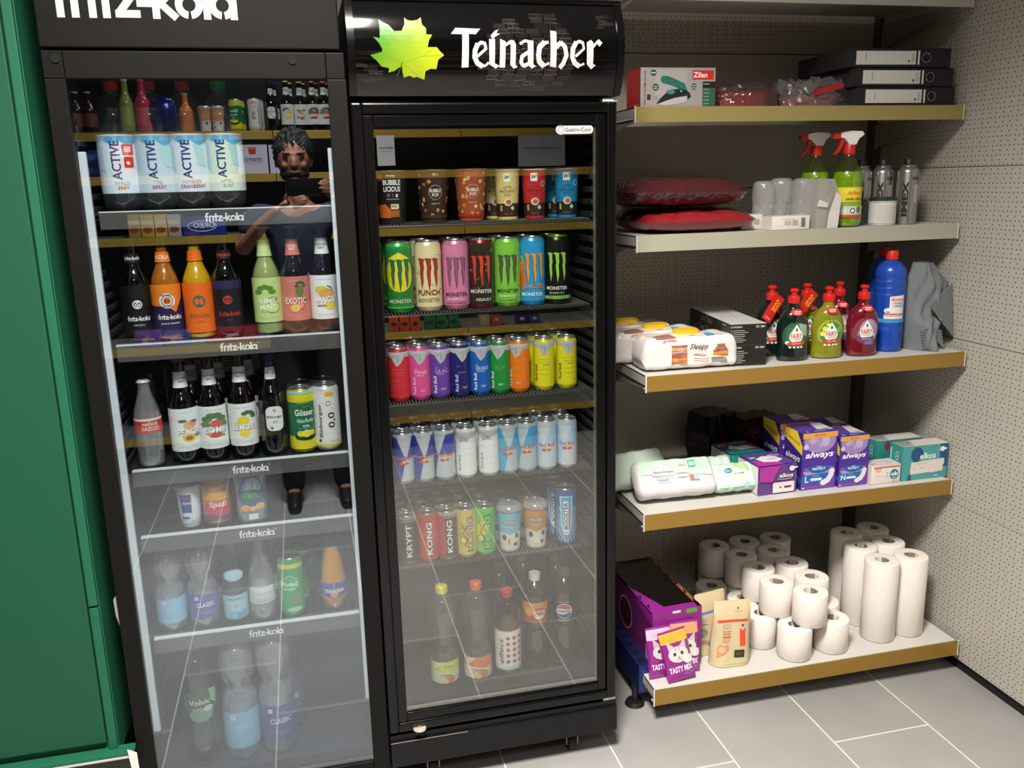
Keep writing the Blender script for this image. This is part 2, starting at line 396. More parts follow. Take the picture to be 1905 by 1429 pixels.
for nm, yf, zb, zt, rail, lab in (
    ('a', 2.065, .063, .112, gold, 'lowest white steel shelf with gold front rail, carrying paper rolls and pet food'),
    ('b', 2.155, .560, .607, gold, 'white steel shelf with gold front rail, carrying sanitary packs'),
    ('c', 2.150, .964, 1.008, gold, 'white steel shelf with gold front rail, carrying dish soap and wipes'),
    ('d', 2.225, 1.335, 1.379, grey_rail, 'white steel shelf with pale grey front rail, carrying spray bottles and red pillows'),
    ('e', 2.245, 1.673, 1.713, gold2, 'white steel shelf with dull yellow front rail, carrying binders and the iron box'),
    ('f', 2.245, 1.976, 2.02, steel, 'empty white steel shelf at the very top of the picture')):
    s = empty('shelf', lab, 'shelf', ((SX0+SX1)/2, (yf+2.632)/2, zb), 0, 'white steel shelves on the right'); hx, hy = (SX1-SX0)/2, (2.632-yf)/2; H = zt-zb
    b = MB(); b.box((-hx, -hy+.004, H-.004), (hx, hy, H-.001), shelf_top); b.box((-hx, -hy+.004, H-.028), (-hx+.0015, hy, H-.001), steel); b.box((hx-.0015, -hy+.004, H-.028), (hx, hy, H-.001), steel)
    b.box((-hx, -hy+.004, .004), (hx, -hy+.0055, H-.001), steel); b.box((-hx, -hy+.004, .004), (hx, -hy+.03, .0055), steel)
    b.build('shelf_board', s)
    b = MB(); b.box((-hx-.002, -hy, 0), (hx+.002, -hy+.003, H), rail, .001); b.box((-hx-.004, -hy-.001, -.001), (-hx-.001, -hy+.004, H+.001), mat('d8d5cc', .4)); b.box((hx+.001, -hy-.001, -.001), (hx+.004, -hy+.004, H+.001), mat('d8d5cc', .4))
    b.build('price_rail', s)
    for sx in (-1, 1):
        b = MB(); x = sx*(hx-.006); b.prism([(-hy+.03, H-.03), (hy+.0, H-.03), (hy+.0, -.07), (hy-.05, -.05), (-hy+.1, H-.045), (-hy+.03, H-.04)], x-.0015, x+.0015, steel_d, 'x'); b.build('bracket', s)
    SH[nm] = (yf, zt)

# ================================================================ the green cabinet on the far left
gm = mat('154b37', .55, noise=.04, spec=.3); gm2 = mat('1a5a41', .5, spec=.35)
t = empty('green_cabinet', 'tall green painted steel cabinet at the left edge', 'cabinet', (-.85, 2.3, 0))
def loc(b, name, par=None): o = b.build(name, par or t); o.location = (.85, -2.3, 0); return o
loc(MB().box((-1.3, 2.0, .225), (-.507, 2.66, 2.3), gm2, .002), 'cabinet_body')
b = MB(); b.box((-1.3, 1.984, .27), (-.531, 1.9995, 2.3), gm, .003); loc(b, 'door')
b = MB(); b.box((-.527, 1.985, .25), (-.508, 1.9995, .612), gm2, .002); b.box((-.527, 1.985, .617), (-.508, 1.9995, 2.3), gm2, .002); loc(b, 'door_frame')
b = MB(); b.box((-1.3, 1.96, .243), (-.47, 1.9995, .25), gm2, .001); b.box((-1.3, 1.958, .238), (-.475, 1.9995, .2425), mat('b9b9b2', .5)); loc(b, 'ledge')
loc(MB().box((-1.3, 1.975, 0), (-.48, 2.0, .2375), mat('33322f', .5)), 'plinth')
p = MB(); p.prism([(-.4815, .262), (-.462, .25), (-.461, .2), (-.472, .2), (-.478, .215)], 1.955, 1.9572, mat('d9d5cf', .7)); tag(p.build('paper_scrap'), 'torn white paper scrap wedged between green cabinet and left cooler', 'paper scrap')
p = MB(); p.prism([(-.487, .602), (-.474, .613), (-.4705, .606), (-.4705, .526), (-.479, .527), (-.486, .56)], 2.04, 2.055, mat('d9d2be', .5)); tag(p.build('plastic_clip'), 'cream plastic clip in the gap beside the green cabinet', 'clip')

# ================================================================ lettering of the soda maker: round monoline letters
def fritz(cx, cy, W, c):
    """the maker's name in round bold letters; unit box is 66 wide, x height 10"""
    s = W/66.0; w = 2.7; G = []
    def S(p): G.append(('s', [(cx+(x-33)*s, cy+(y-7)*s) for x, y in p], w*s, c))
    def O(x, y, r, a0, a1):
        if abs(a1-a0) < 200: return S(arc(x, y, r, r, a0, a1, 8))
        ou = arc(cx+(x-33)*s, cy+(y-7)*s, (r+w/2)*s, (r+w/2)*s, a0, a1, 24); im = arc(cx+(x-33)*s, cy+(y-7)*s, (r-w/2)*s, (r-w/2)*s, a0, a1, 24)
        for i in range(24): G.append(('p', [ou[i], ou[i+1], im[i+1], im[i]], c))
    S([(2.5, 0), (2.5, 11)]); O(5.5, 11, 3, 180, 80); S([(0, 8.6), (5, 8.6)])                     # f
    S([(7.6, 0), (7.6, 6.5)]); O(10.2, 6.6, 2.6, 180, 70)                                          # r
    S([(13.6, 0), (13.6, 9.6)])                                                                      # i
    S([(18.4, 0), (18.4, 13.5)]); S([(12.3, 8.6), (21.2, 8.6)])                                      # t
    S([(21.6, 8.6), (29, 8.6)]); S([(28.6, 8.6), (22.6, 1.4)]); S([(21.8, 1.3), (30, 1.3)])         # z
    S([(29.6, 5.2), (34.6, 5.2)])                                                                    # -
    S([(36, 0), (36, 14)]); S([(36.8, 4.6), (42, 9.4)]); S([(37.6, 5.4), (43, .2)])                 # k
    O(48, 4.9, 3.75, -82, 262)                                                                       # o
    S([(54.4, 0), (54.4, 14)])                                                                       # l
    O(60.2, 4.9, 3.75, -82, 262); S([(64.2, 0), (64.2, 9.2)])                                        # a
    if W < 120: G.append(('o', cx+(67.6-33)*s, cy+(13-7)*s, 1.1*s, 1.1*s, .5*s, c))
    return G

# ================================================================ left cooler (soda maker's)
D = 1.985
blk = mat('100f0d', .5, noise=.02, spec=.16); blk2 = mat('201f1d', .4); inner = mat('3a3b40', .55); ribm = mat('3c3c42', .5); glassm = clear('f2f5f4', .108, .0, power=3.2); glassb = clear('f0f4f6', .13, .0, power=3.2, gt=(.84, .91, 1.0))
X0, X1 = -.468, .119
t = empty('display_cooler', 'tall matt black glass door drinks cooler with white name on its header, left', 'drinks cooler', (-.175, 2.3, 0))
OFF = Vector((.175, -2.3, 0))
def loc(b, name, par=None, smooth=None):
    o = b.build(name, par or t, smooth); o.location = OFF if (par is None or par is t) else (0, 0, 0); return o
b = MB()
b.box((X0, 2.03, .05), (X0+.022, 2.66, 1.806), blk); b.box((X1-.018, 2.03, .05), (X1, 2.66, 1.806), blk)
b.box((X0, 2.64, .05), (X1, 2.66, 1.806), blk); b.box((X0, 2.03, .05), (X1, 2.66, .075), blk); b.box((X0, 2.03, 1.775), (X1, 2.66, 1.806), blk)
b.box((X0+.022, 2.55, .075), (X1-.018, 2.64, 1.775), inner); b.box((X0+.022, 2.045, .07), (X1-.018, 2.55, .108), inner, .003); b.box((X0+.022, 2.05, 1.765), (X1-.018, 2.55, 1.775), inner)
b.box((X0+.022, 2.04, .1), (X0+.026, 2.55, 1.77), inner); b.box((X1-.022, 2.04, .1), (X1-.018, 2.55, 1.77), inner)
loc(b, 'cabinet')
for x in (X0+.026, X1-.022):
    b = MB(); s = 1 if x < 0 else -1
    for z in [.14+.028*i for i in range(57)]: b.box((x, 2.06, z), (x+s*.007, 2.5, z+.013), ribm, .002)
    o = loc(b, 'shelf_rail')
b = MB(); b.box((X0, D-.004, 1.8095), (X1-.006, 2.6, 2.06), mat('11100e', .5, noise=.02, spec=.16), .003); hd = loc(b, 'header')
o = gfx('header_lettering', fritz(88, 1903-1700, 348, 'bfbdb9'), lambda u, v, f: (X0+.12+u-.002*0, D-.004-f, 1.7-.0+v), hd, off=.0006); o.location = (0, 0, 0)
dr = MB(); dz0 = .062
for a, c in (((X0, 1.7515), (X0+.038, 1.804)), ((X0+.039, 1.7515), (X1-.038, 1.804)), ((X1-.037, 1.7515), (X1+.001, 1.804)), ((X0, dz0), (X0+.038, 1.7505)), ((X1-.037, dz0), (X1+.003, 1.7505)), ((X0+.039, dz0), (X1-.038, .099))):
    dr.box((a[0], D, a[1]), (c[0], D+.04, c[1]), blk, .0015)
dr = loc(dr, 'door')
b = MB(); b.box((X0+.038, D+.006, .099), (X1-.037, D+.010, 1.7515), glassb); g = b.build('glass', dr)
b = MB(); b.box((X0+.038, D+.011, .099), (X1-.037, D+.013, .107), mat('8a8782', .3, .5)); b.build('spacer', dr)
for x in (-.4425, .0135):
    b = MB(); b.cyl((x, D-.0025, 1.7885), (x, D+.001, 1.7885), .0085, mat('141311', .6, spec=.2), 18, .0085); b.build('screw_cap', dr, 30)
white_plastic = mat('d9dce0', .4)
for x, wd in ((-.4265, .011), (.0795, .006)):
    b = MB(); b.box((x-wd, D+.026, .262), (x+wd, D+.038, 1.611), white_plastic, .002); loc(b, 'light_strip')
F1S = []
for k, zt in enumerate((1.487, 1.1955, .902, .739, .4775)):
    b = MB(); b.box((-.43, 2.072, zt-.008), (.088, 2.5, zt-.002), mat('1c1c1e', .5))
    for i in range(26): b.box((-.42+i*.0195, 2.075, zt-.0022), (-.414+i*.0195, 2.49, zt-.001), mat('26262a', .4))
    sh = loc(b, 'shelf')
    b = MB(); b.box((-.4145, 2.058, zt-.037), (.0745, 2.0625, zt-.0015), mat('55534f', .3, coat=.3)); b.build('front_strip', sh)
    b = MB(); b.box((-.4145, 2.0575, zt-.0014), (.0745, 2.072, zt+.0012), mat('dcdcda', .25)); b.build('shelf_edge', sh)
    o = gfx('strip_lettering', fritz(0, 0, 82, 'e8e6e2'), flat_map((-.158+.004*(k > 0)*1, 2.0575, zt-.018)), sh)
    F1S.append(zt)

# ================================================================ right cooler (mineral water maker's)
gl = mat('050506', .09, spec=.55); gl2 = mat('070708', .2, spec=.35); mattb = mat('0d0d0d', .4, noise=.03, spec=.3)
A0, A1 = .1265, .7345
t = empty('display_cooler', 'tall glossy black glass door drinks cooler with green leaf on its header, centre', 'drinks cooler', (.43, 2.3, 0)); OFF = Vector((-.43, -2.3, 0))
b = MB()
b.box((A0, 2.035, .075), (A0+.03, 2.66, 1.712), gl2); b.box((A1-.03, 2.035, .075), (A1, 2.66, 1.712), gl2)
b.box((A0, 2.63, .075), (A1, 2.66, 1.712), gl2); b.box((A0, 2.035, .17), (A1, 2.66, .205), gl2); b.box((A0, 2.035, 1.68), (A1, 2.66, 1.712), gl2)
di = mat('1d1d1d', .5)
b.box((A0+.03, 2.56, .2), (A1-.03, 2.63, 1.69), di); b.box((A0+.03, 2.05, .195), (A1-.03, 2.56, .208), mat('26262a', .5)); b.box((A0+.03, 2.05, 1.675), (A1-.03, 2.56, 1.685), di)
b.box((A0, 2.1, .02), (A1, 2.6, .17), mat('090909', .7))
loc(b, 'cabinet')
for x in (A0+.03, A1-.03):
    b = MB(); s = 1 if x < .4 else -1
    for z in [.24+.03*i for i in range(48)]: b.box((x, 2.07, z), (x+s*.006, 2.5, z+.014), mat('2b2b2d', .5), .002)
    loc(b, 'shelf_rail')
# header: bulges gently towards the viewer
HZ0, HZ1 = 1.716, 1.912; HC = (HZ0+HZ1)/2
def hy(z): return D-.002-.03*(1-((z-HC)/(HZ1-HC))**2*1.0)+.03*.0
b = MB(); zs = [HZ0+(HZ1-HZ0)*i/24 for i in range(25)]
def band(x0, x1, m, o=0.):
    out = [(hy(z)-o, z) for z in zs]+[(2.5, HZ1), (2.5, HZ0)]
    b.prism(out, x0, x1, m, 'x')
band(A0+.016, A1-.013, gl); hd = loc(b, 'header', None, 30)
b = MB(); band(A0, A0+.0155, gl2, .003); band(A1-.0125, A1+.004, gl2, .003); b.box((A0, D-.008, HZ1-.004), (A1+.004, 2.45, HZ1+.006), gl2, .002); o = b.build('header_trim', hd, 30)
def hmap(u, v, f): z = HZ0+v; return (A0+u, hy(z)-.0006-f, z)
L = [(155,338),(228,318),(226,298),(205,262),(172,226),(213,236),(212,165),(205,118),(235,138),(268,155),(300,192),(345,190),(362,150),(362,105),(378,122),(405,128),(440,122),(462,104),(468,150),(492,175),(492,212),(528,215),(508,250),(500,290),(555,290),(572,312),(600,338),(565,365),(555,420),(522,418),(490,432),(486,482),(440,465),(420,470),(395,458),(362,470),(352,440),(347,400),(330,412),(300,432),(268,440),(270,415),(225,405),(195,370)]
def hp(x, y):      # measured in a 3.248x enlargement of the photograph's header
    p = onY(640+x*.3079, y*.3079, D-.02); return ((p.x-A0)*1000, (p.z-HZ0)*1000)
lf = [hp(*p) for p in L]
leaf = bpy.data.materials.new('leaf_print'); leaf.use_nodes = True; q = NT(leaf); vec, x, y, z = q.xyz()
f = q.m('MULTIPLY_ADD', q.m('ADD', q.m('ADD', q.m('SUBTRACT', x, .255), q.m('MULTIPLY', q.m('SUBTRACT', 1.81, z), .55)), q.m('MULTIPLY', q.m('SUBTRACT', q.noise(vec, 30), .5), .05)), 7., .5, True)
leaf.node_tree.links.new(q.mix(f, rgb('3f7f20'), rgb('a6b022')), leaf.node_tree.nodes['Principled BSDF'].inputs['Base Color']); leaf.node_tree.nodes['Principled BSDF'].inputs['Roughness'].default_value = .3
ve = []
for P in (((345,385),(300,300),(212,130)), ((345,385),(375,280),(365,215)), ((375,280),(455,115)), ((345,385),(200,340)), ((345,385),(300,360),(240,345)), ((350,380),(470,345),(590,338)), ((470,345),(545,295)), ((350,385),(420,440),(480,470)), ((345,385),(290,430))):
    ve.append(('s', [hp(*p) for p in P], .7, '6c9a22'))
ve.append(('s', [hp(*p) for p in ((350,380),(330,440),(318,462))], 1.4, '3c5a18'))
gfx('leaf_emblem', [('p', lf, leaf)]+ve, hmap, hd, dv=.012)
br = []
def brick(px, py, w, h):
    cs = []
    for a, c in ((-w/2, -h/2), (w/2, -h/2), (w/2, h/2), (-w/2, h/2)): cs.append(hp(px+a+random.uniform(-4, 4), py+c+random.uniform(-3, 3)))
    g = random.choice(('5e5654', '3a3432', '2a2624', '6f6664', '332d2c')); br.append(('p', cs, random.choice(('171414', '1c1918', '121010', '221d1c')))); cx = sum(c[0] for c in cs)/4; cy = sum(c[1] for c in cs)/4
    br.append(('s', [cs[0], (cx, cs[0][1]-.2), cs[1]], .5, g)); br.append(('s', [cs[3], (cx, cs[3][1]+.3), cs[2]], .6, g)); br.append(('s', [cs[0], cs[3]], .5, g))
    for _ in range(3): xx = cx+random.uniform(-.3, .3)*w*.19; br.append(('s', [(xx, cy+random.uniform(-1, 1)), (xx+random.uniform(1, 4), cy+random.uniform(-1, 1))], .35, g))
for r in range(15):
    y = 98+r*31
    half = {0: 60, 1: 165, 2: 190, 3: 215, 4: 240, 5: 265, 6: 285, 7: 295, 8: 300, 9: 300, 10: 295, 11: 270, 12: 240, 13: 225, 14: 130}[r]; c = {0: 1180, 1: 1080, 2: 1085}.get(r, 1100)
    x = c-half+(r % 2)*40
    while x < c+half-30:
        if not (r < 3 and 1000 < x < 1070): brick(x+38, y, 74, 25)
        x += 84
for px, py in ((1540, 105), (1585, 105), (1560, 136), (1600, 150), (1545, 165)): brick(px, py, 46, 22)
for px, py in ((100, 400), (160, 415), (190, 440), (110, 455), (200, 470), (150, 485)): brick(px, py, 80, 20)
gfx('brick_print', br, hmap, hd, dv=.02, rough=.12, step=.0000008)
# the water maker's name, written with a broad nib
WH = 'bebbbb'; LT = []
def N(*pts, n=(9, 9)): LT.append(('n', [hp(*p) for p in pts], (n[0]*.4, n[1]*.4), WH))
def Sx(*pts, w=36): LT.append(('s', [hp(*p) for p in pts], w*.405, WH))
def Q(P): LT.append(('p', [hp(*p) for p in P], WH))
Q([(640,210),(668,172),(818,178),(790,212),(748,210),(748,410),(706,412),(708,212)])
def A(cx, cy, rx, ry, a0, a1): return [(cx+rx*cos(RAD(a)), cy-ry*sin(RAD(a))) for a in [a0+(a1-a0)*i/14 for i in range(15)]]
Sx((800,272),(785,310),(783,350),(800,385),(830,403), w=26); Sx((795,280),(822,262),(842,268), w=18); Sx((842,262),(850,300),(800,345), w=15); Sx((825,405),(850,400),(868,382), w=12)           # e
Q([(868,242),(905,240),(905,385),(935,402),(912,418),(872,392)]); Sx((905,212),(888,232), w=16); Q([(880,218),(905,190),(925,182),(915,205),(935,210),(900,232),(884,236)])              # i
Q([(935,240),(968,255),(968,412),(934,412)]); Sx((962,282),(1000,255),(1012,262), w=15); Q([(985,258),(1018,248),(1030,275),(1030,395),(1045,408),(1020,418),(998,395),(998,280)])      # n
Sx((1055,270),(1085,252),(1110,258), w=15); Q([(1100,250),(1135,250),(1137,392),(1155,402),(1130,418),(1104,395)]); Sx((1104,320),(1068,345),(1062,380),(1080,403),(1104,390), w=20)        # a
Sx((1200,262),(1172,290),(1166,340),(1172,375),(1200,402), w=28); Sx((1190,262),(1225,262), w=16); Sx((1195,403),(1232,385), w=13)                                                       # c
Q([(1238,188),(1275,195),(1275,412),(1238,405)]); Sx((1272,290),(1300,262),(1325,290),(1334,340),(1318,385),(1298,412), w=24)                                                              # h
Sx((1392,262),(1372,300),(1370,350),(1385,385),(1412,403), w=26); Sx((1385,268),(1412,255),(1432,265), w=17); Sx((1432,262),(1438,300),(1390,345), w=14); Sx((1408,405),(1442,388), w=12)      # e
Q([(1455,262),(1480,246),(1496,262),(1496,390),(1512,398),(1486,422),(1458,392)]); Sx((1494,288),(1520,258), w=13); Q([(1508,258),(1528,242),(1550,264),(1532,288)])
gfx('header_lettering', LT, hmap, hd, dv=.02, rough=.35, off=.0009, step=.00002)
# door with stepped frame
b = MB()
def frame(x0, x1, z0, z1, w, ya, yb, m, bev):
    b.box((x0, ya, z0), (x0+w, yb, z1), m, bev); b.box((x1-w, ya, z0), (x1, yb, z1), m, bev); b.box((x0+w, ya, z0), (x1-w, yb, z0+w), m, bev); b.box((x0+w, ya, z1-w), (x1-w, yb, z1), m, bev)
frame(A0+.0005, A1-.0015, .1685, 1.703, .0235, D, D+.04, gl2, .004); frame(A0+.0245, A1-.0255, .193, 1.6785, .023, D+.006, D+.04, gl2, .003)
dr = loc(b, 'door')
b = MB(); b.box((A0+.0475, D+.012, .216), (A1-.0485, D+.016, 1.656), glassm); b.build('glass', dr)
b = MB(); b.box((A0+.0475, D+.0165, .2175), (A1-.0485, D+.021, .2265), mat('9c9993', .35, .4)); b.box((A1-.0535, D+.0165, .2265), (A1-.0485, D+.021, 1.655), mat('77746f', .3, .5))
for i in range(60): b.box((A0+.05+i*.0085, D+.0162, .2205), (A0+.054+i*.0085, D+.0166, .2235), mat('6a6762', .4))
b.build('spacer', dr)
st = gfx('maker_sticker', [('R', 0, 0, 90, 19, 9, 'c9c8c4'), ('e', -33, 0, 11, 11, 'cfcfd2'), ('o', -33, 0, 9, 9, 1.4, '5a5a60'), ('o', -33, 0, 6, 6, 1, '5a5a60'), ('t', 8, 0, 9, 'Gastro-Cool', '3c3c40', {'b': .8, 'w': 62})], flat_map((.634, D+.0118, 1.643)), dr)
st = gfx('small_print_sticker', [('R', 0, 0, 30, 5.5, 2.5, 'b9b6b0'), ('R', 0, 0, 28.5, 4.4, 2, '4f4d48'), ('t', 0, 0, 2.2, 'DANGER GLASS', 'c9c6c0', {'w': 24})], flat_map((.205, D+.0118, .2275)), dr)
b = MB(); b.cyl((.2025, D-.004, .1735), (.2025, D-.004, .1765), .0168, mat('cfc6b8', .35, .5), 30, .016); b.cyl((.2025, D-.004, .1764), (.2025, D-.004, .182), .0035, mat('b8b2a4', .3, .8), 12); lk = b.build('door_lock', dr, 30)
for z0 in (1.7035, .158):
    b = MB(); b.box((A1-.034, D+.006, z0), (A1+.001, D+.03, z0+.008), mat('d5d2cc', .4), .002); loc(b, 'hinge')
b = MB(); b.box((A0+.001, D-.004, .072), (A1+.002, D+.05, .1425), mattb, .002); b.box((A0+.001, D+.004, .1426), (A1+.002, D+.05, .158), mattb)
b.box((A0+.001, D-.0045, .1415), (A0+.2, D-.0035, .1428), mat('8d8b86', .4))  # pale strip painted as the highlight along the kick panel's top
for gx in (.185, .30, .415, .53, .645):
    for i in range(6): b.box((gx+i*.0138-.01, D-.0046, .088), (gx+i*.0138-.006, D-.0038, .127), mat('020202', .9))
loc(b, 'kick_grille')
for x, y in ((.622, 2.035), (.238, 2.035)):
    b = MB(); b.cyl((x-.011, y, .0225), (x+.011, y, .0225), .0225, mat('0d0d0d', .6), 24); b.box((x-.017, y-.012, .02), (x-.014, y+.016, .062), mat('8b857a', .35, .8)); b.box((x+.014, y-.012, .02), (x+.017, y+.016, .062), mat('8b857a', .35, .8)); b.box((x-.017, y-.014, .058), (x+.017, y+.018, .062), mat('8b857a', .35, .8))
    b.cyl((x, y-.004, .044), (x, y-.004, .06), .005, mat('c9c4b0', .3, .8), 10); b.box((x-.02, y-.02, .0622), (x+.02, y+.03, .08), mat('101010', .6)); loc(b, 'castor')
F2S = (1.4395, 1.2285, 1.0105, .798, .580)
for zt in F2S:
    b = MB(); wire = mat('a3a19b', .35, .6)
    for i in range(68):
        x = .1695+i*.0078; b.cyl((x, 2.0665, zt-.0012), (x, 2.5, zt-.0012), .00115, wire, 5)
    b.cyl((.165, 2.068, zt-.0055), (.695, 2.068, zt-.0055), .003, mat('2b2a28', .4, .5), 8); b.cyl((.165, 2.3, zt-.005), (.695, 2.3, zt-.005), .0025, wire, 8)
    loc(b, 'wire_shelf')
# ================================================================ goods: builders
alu = mat('c4c4c6', .22, .9); alu_d = mat('8f9092', .3, .9); dark_hole = mat('050505', .6)
def fit(px, top, wpx, zb, Y, bottom=None):
    """size of a thing standing on height zb whose middle is at depth Y: x, radius, height"""
    p = onY(px, bottom if bottom else top, Y); q = onY(px, top, Y)
    r = pxm(wpx, (p.x, Y, (zb+q.z)/2))/2
    return onY(px, (bottom or top), Y).x, r, q.z-zb
def face(x, y, extra=0): return -math.atan2(x, y)+RAD(extra)
CANP = lambda r, h: [(0, .003), (r*.76, .003), (r*.8, 0), (r*.86, .002), (r, .011), (r, h-.0125), (r*.965, h-.009), (r*.87, h-.003)]
def can(label, x, y, z, r, h, body, items, cat='can', name='drinks_can', group=None, extra=0, lid=alu, rough=.3, metal=(), gs=1.):
    t = empty(name, label, cat, (x, y, z), face(x, y, extra), group); P = CANP(r, h)
    MB().lathe(P, mat(body, rough, .35)).build('can_body', t, 35)
    b = MB(); b.lathe([(r*.87, h-.0035), (r*.885, h-.001), (r*.86, h), (r*.83, h-.001), (r*.81, h-.005), (0, h-.005)], lid, 28); b.build('lid', t, 35)
    b = MB(); b.box((-.0055, -.012, h-.0048), (.0055, .007, h-.0036), alu_d, .0005); b.lathe([(0, h-.0047), (.0075, h-.0047)], dark_hole, 12, cy=-.013); b.build('pull_tab', t)
    if items: gfx('print', items, round_map(P, h/2, 0, gs), t, du=r*.16/gs, dv=.02, rough=rough, metal=metal, coat=.3)
    return t
def bottle(label, x, y, z, prof, h, bodym, capc, capz, capr, items=None, z0=None, cat='bottle', name='bottle', group=None, extra=0, neck=None, liquid=None, lobes=0, crown=True, lim=None, capm=None, sx=1.):
    """turned bottle: wall, optional liquid, cap, wrapped label and neck label"""
    t = empty(name, label, cat, (x, y, z), face(x, y, extra), group)
    R = max(a for a, b in prof)
    mod = (lambda th, zz: 1-(.16*max(0, 1-zz/(h*.13))*abs(sin(th*2.5)) if zz < h*.13 else 0)) if lobes else None
    MB().lathe(prof, bodym, 36 if lobes else 28, mod).build('glass_bottle' if crown else 'plastic_bottle', t, 60)
    if liquid:
        lz, lm = liquid; q = [(max(0, a*.96-.0012), max(b, .004)) for a, b in prof if b <= lz]; q += [(max(0, radius_at(prof, lz)*.96-.0012), lz), (0, lz)]
        MB().lathe(q, lm, 28, mod).build('drink', t, 60)
    b = MB(); n = 21 if crown else 24
    if crown:
        b.lathe([(0, h), (capr*.8, h-.0005), (capr*.95, h-.002), (capr*1.12, h-.0065), (capr*1.0, h-.0068)], mat(capc, .35, .0), 42, lambda th, zz: 1+.05*cos(21*th)*(zz < h-.004))
    else:
        b.lathe([(0, h), (capr*.93, h), (capr, h-.0012), (capr, capz), (capr*.9, capz)], capm or mat(capc, .35), 48, lambda th, zz: 1+.02*cos(24*th)*(zz < h-.0011))
    b.build('crown_cap' if crown else 'screw_cap', t, 40)
    if items: gfx('label', items, round_map(prof, z0, 0, sx), t, du=R*.14, dv=.012, off=.0005, lim=lim)
    if neck: gfx('neck_label', neck[1], round_map([(a, b) for a, b in prof], neck[0], 0, R/max(1e-4, radius_at(prof, neck[0]))), t, du=R*.1, dv=.006, off=.0005)
    return t
def full(r, h, c, y=0): return ('r', 0, y, 2*pi*r*999, h*1000, c)   # a band right round
# ---- left cooler, top shelf: four large water bottles
zA = F1S[0]+.0012; Yb = 2.125; RA = .0418
def act(h, r): return smoothp(scale([(0, .02), (.55, 0), (.85, .01), (1, .06), (1, .12), (.985, .13), (1, .14), (1, .66), (.97, .74), (.82, .82), (.55, .88), (.36, .91), (.33, .925)], r, h), 2)+[(.33*r, .96*h)]
pet = clear('eef3f2', .10, .03, dif=.04, power=3); petw = clear('f4f6f6', .15, .03, dif=.17, power=2.); petd = clear('dfe6e4', .1, .02)  # petw: its milky share stands in for light caught by the domes
tags = [('ERRY', 'e08a3a', 'dbe6ee', 'd8433c', 'orange berry flavour text, red cap and a red sticker', 'WALD'), ('BERRY', 'c76a72', 'c9d6de', 'c63a58', 'pink berry text and crimson cap', 'TEE'), ('CRANBERRY', 'c8504a', 'dfe3ea', 'c93440', 'red cranberry text and red cap', 'HIMBEER'), ('KIWI', 'a4bb55', 'dfe9d8', '2fa03c', 'green kiwi text and green cap', 'APFEL')]
for k, px in enumerate((222, 289, 353, 418)):
    x = onY(px, 300, Yb).x; h = .274
    flav, fc, base, cap, what, f2 = tags[k]; Z = .099; Lh = .124
    its = [full(RA, Lh, base), ('p', [(-60, 59), (-60, 44), (-30, 50), (-8, 38), (6, 48), (25, 36), (60, 50), (60, 59)], '5fb2d8'), ('e', -14, 52, 9, 6, '2f8fc4'), ('e', 9, 54, 8, 5, '3c9bd0'), ('o', 22, 30, 5, 5, 1, '8fc0d8'),
           ('p', [(12, 40), (34, 36), (38, -10), (20, -5)], 'b9dcd6'), ('p', [(-40, 40), (-30, 38), (-28, -20), (-40, -10)], 'b8d4e4'),
           ('t', -4, 8, 19, 'ACTIVE', '1c3f6e', {'rot': 90, 'b': .6, 'w': 82}), ('t', 4, -40, 7, f2, '9aa7a8', {}), ('t', 6, -50, 7, flav, fc, {'b': .5})]
    if k == 0: its += [('r', 22, 30, 24, 22, 'd8452e'), ('r', 21, 31, 14, 12, 'e9c9b8'), ('R', 22, 4, 20, 22, 3, 'cf1f1c'), ('e', 20, 2, 4, 4, 'efe6e0')]  # red patches paint in the mirror image of red packs opposite
    bottle('large clear water bottle with ' + what, x, Yb, zA, act(h, RA), h, pet, cap, .93*h, .0155, its, Z, name='water_bottle', lobes=1, crown=False, group='large water bottles on the top shelf of the left cooler', extra=-4)
    # water is all but invisible in the photo: no separate liquid
# ---- left cooler, second shelf: long-neck glass bottles
zB = F1S[1]+.0012
def longneck(r, h): return smoothp(scale([(0, .01), (.8, 0), (.97, .012), (1, .04), (1, .30), (1, .50), (.97, .56), (.82, .62), (.58, .69), (.47, .75), (.43, .82), (.41, .90)], r, h), 2)+[(.405*r, .955*h), (.46*r, .958*h), (.46*r, .97*h), (.42*r, .975*h), (.42*r, .988*h)]
cola_g = clear('14100e', .09, .03); dark_g = clear('3a1c14', .09, .03)
def liq(c): return mat(c, .25, 0, coat=.4)
FACES = lambda c, cy: [('e', 0, cy, 8.5, 8, c), ('e', -3.4, cy-.5, 2.8, 4.4, '15120f'), ('e', 3.4, cy-.5, 2.8, 4.4, '15120f'), ('e', -3.2, cy-1, 1.6, 3, c), ('e', 3.2, cy-1, 1.6, 3, c), ('s', [(-5, cy-6.5), (0, cy-8), (5, cy-6.5)], .9, c)]
def soda(label, px, wpx, top, bodym, lc, items, neckitems, cap, drink=None, Y=2.112, capz=0, extra=0, r=None, nz=.775, lab=.295, group=None, z=None, h=None):
    zz = zB if z is None else z; x, rr, hh = fit(px, top, wpx, zz, Y); r = r or rr; h = h or hh
    return bottle(label, x, Y, zz, longneck(r, h), h, bodym, cap, 0, r*.44, sc(items, GS_), h*lab, name='soda_bottle', neck=(h*nz, sc(neckitems, 1.12)), liquid=drink and (h*.86, drink), extra=extra, group=group)
H = .242; rS = .0325
G2 = 'glass soda bottles on the second shelf of the left cooler'
lb = lambda c, hh=92: full(.0345, hh*.001, c)
GS_ = 1.22   # the printed labels are drawn at 92 mm and stand about 110 mm high
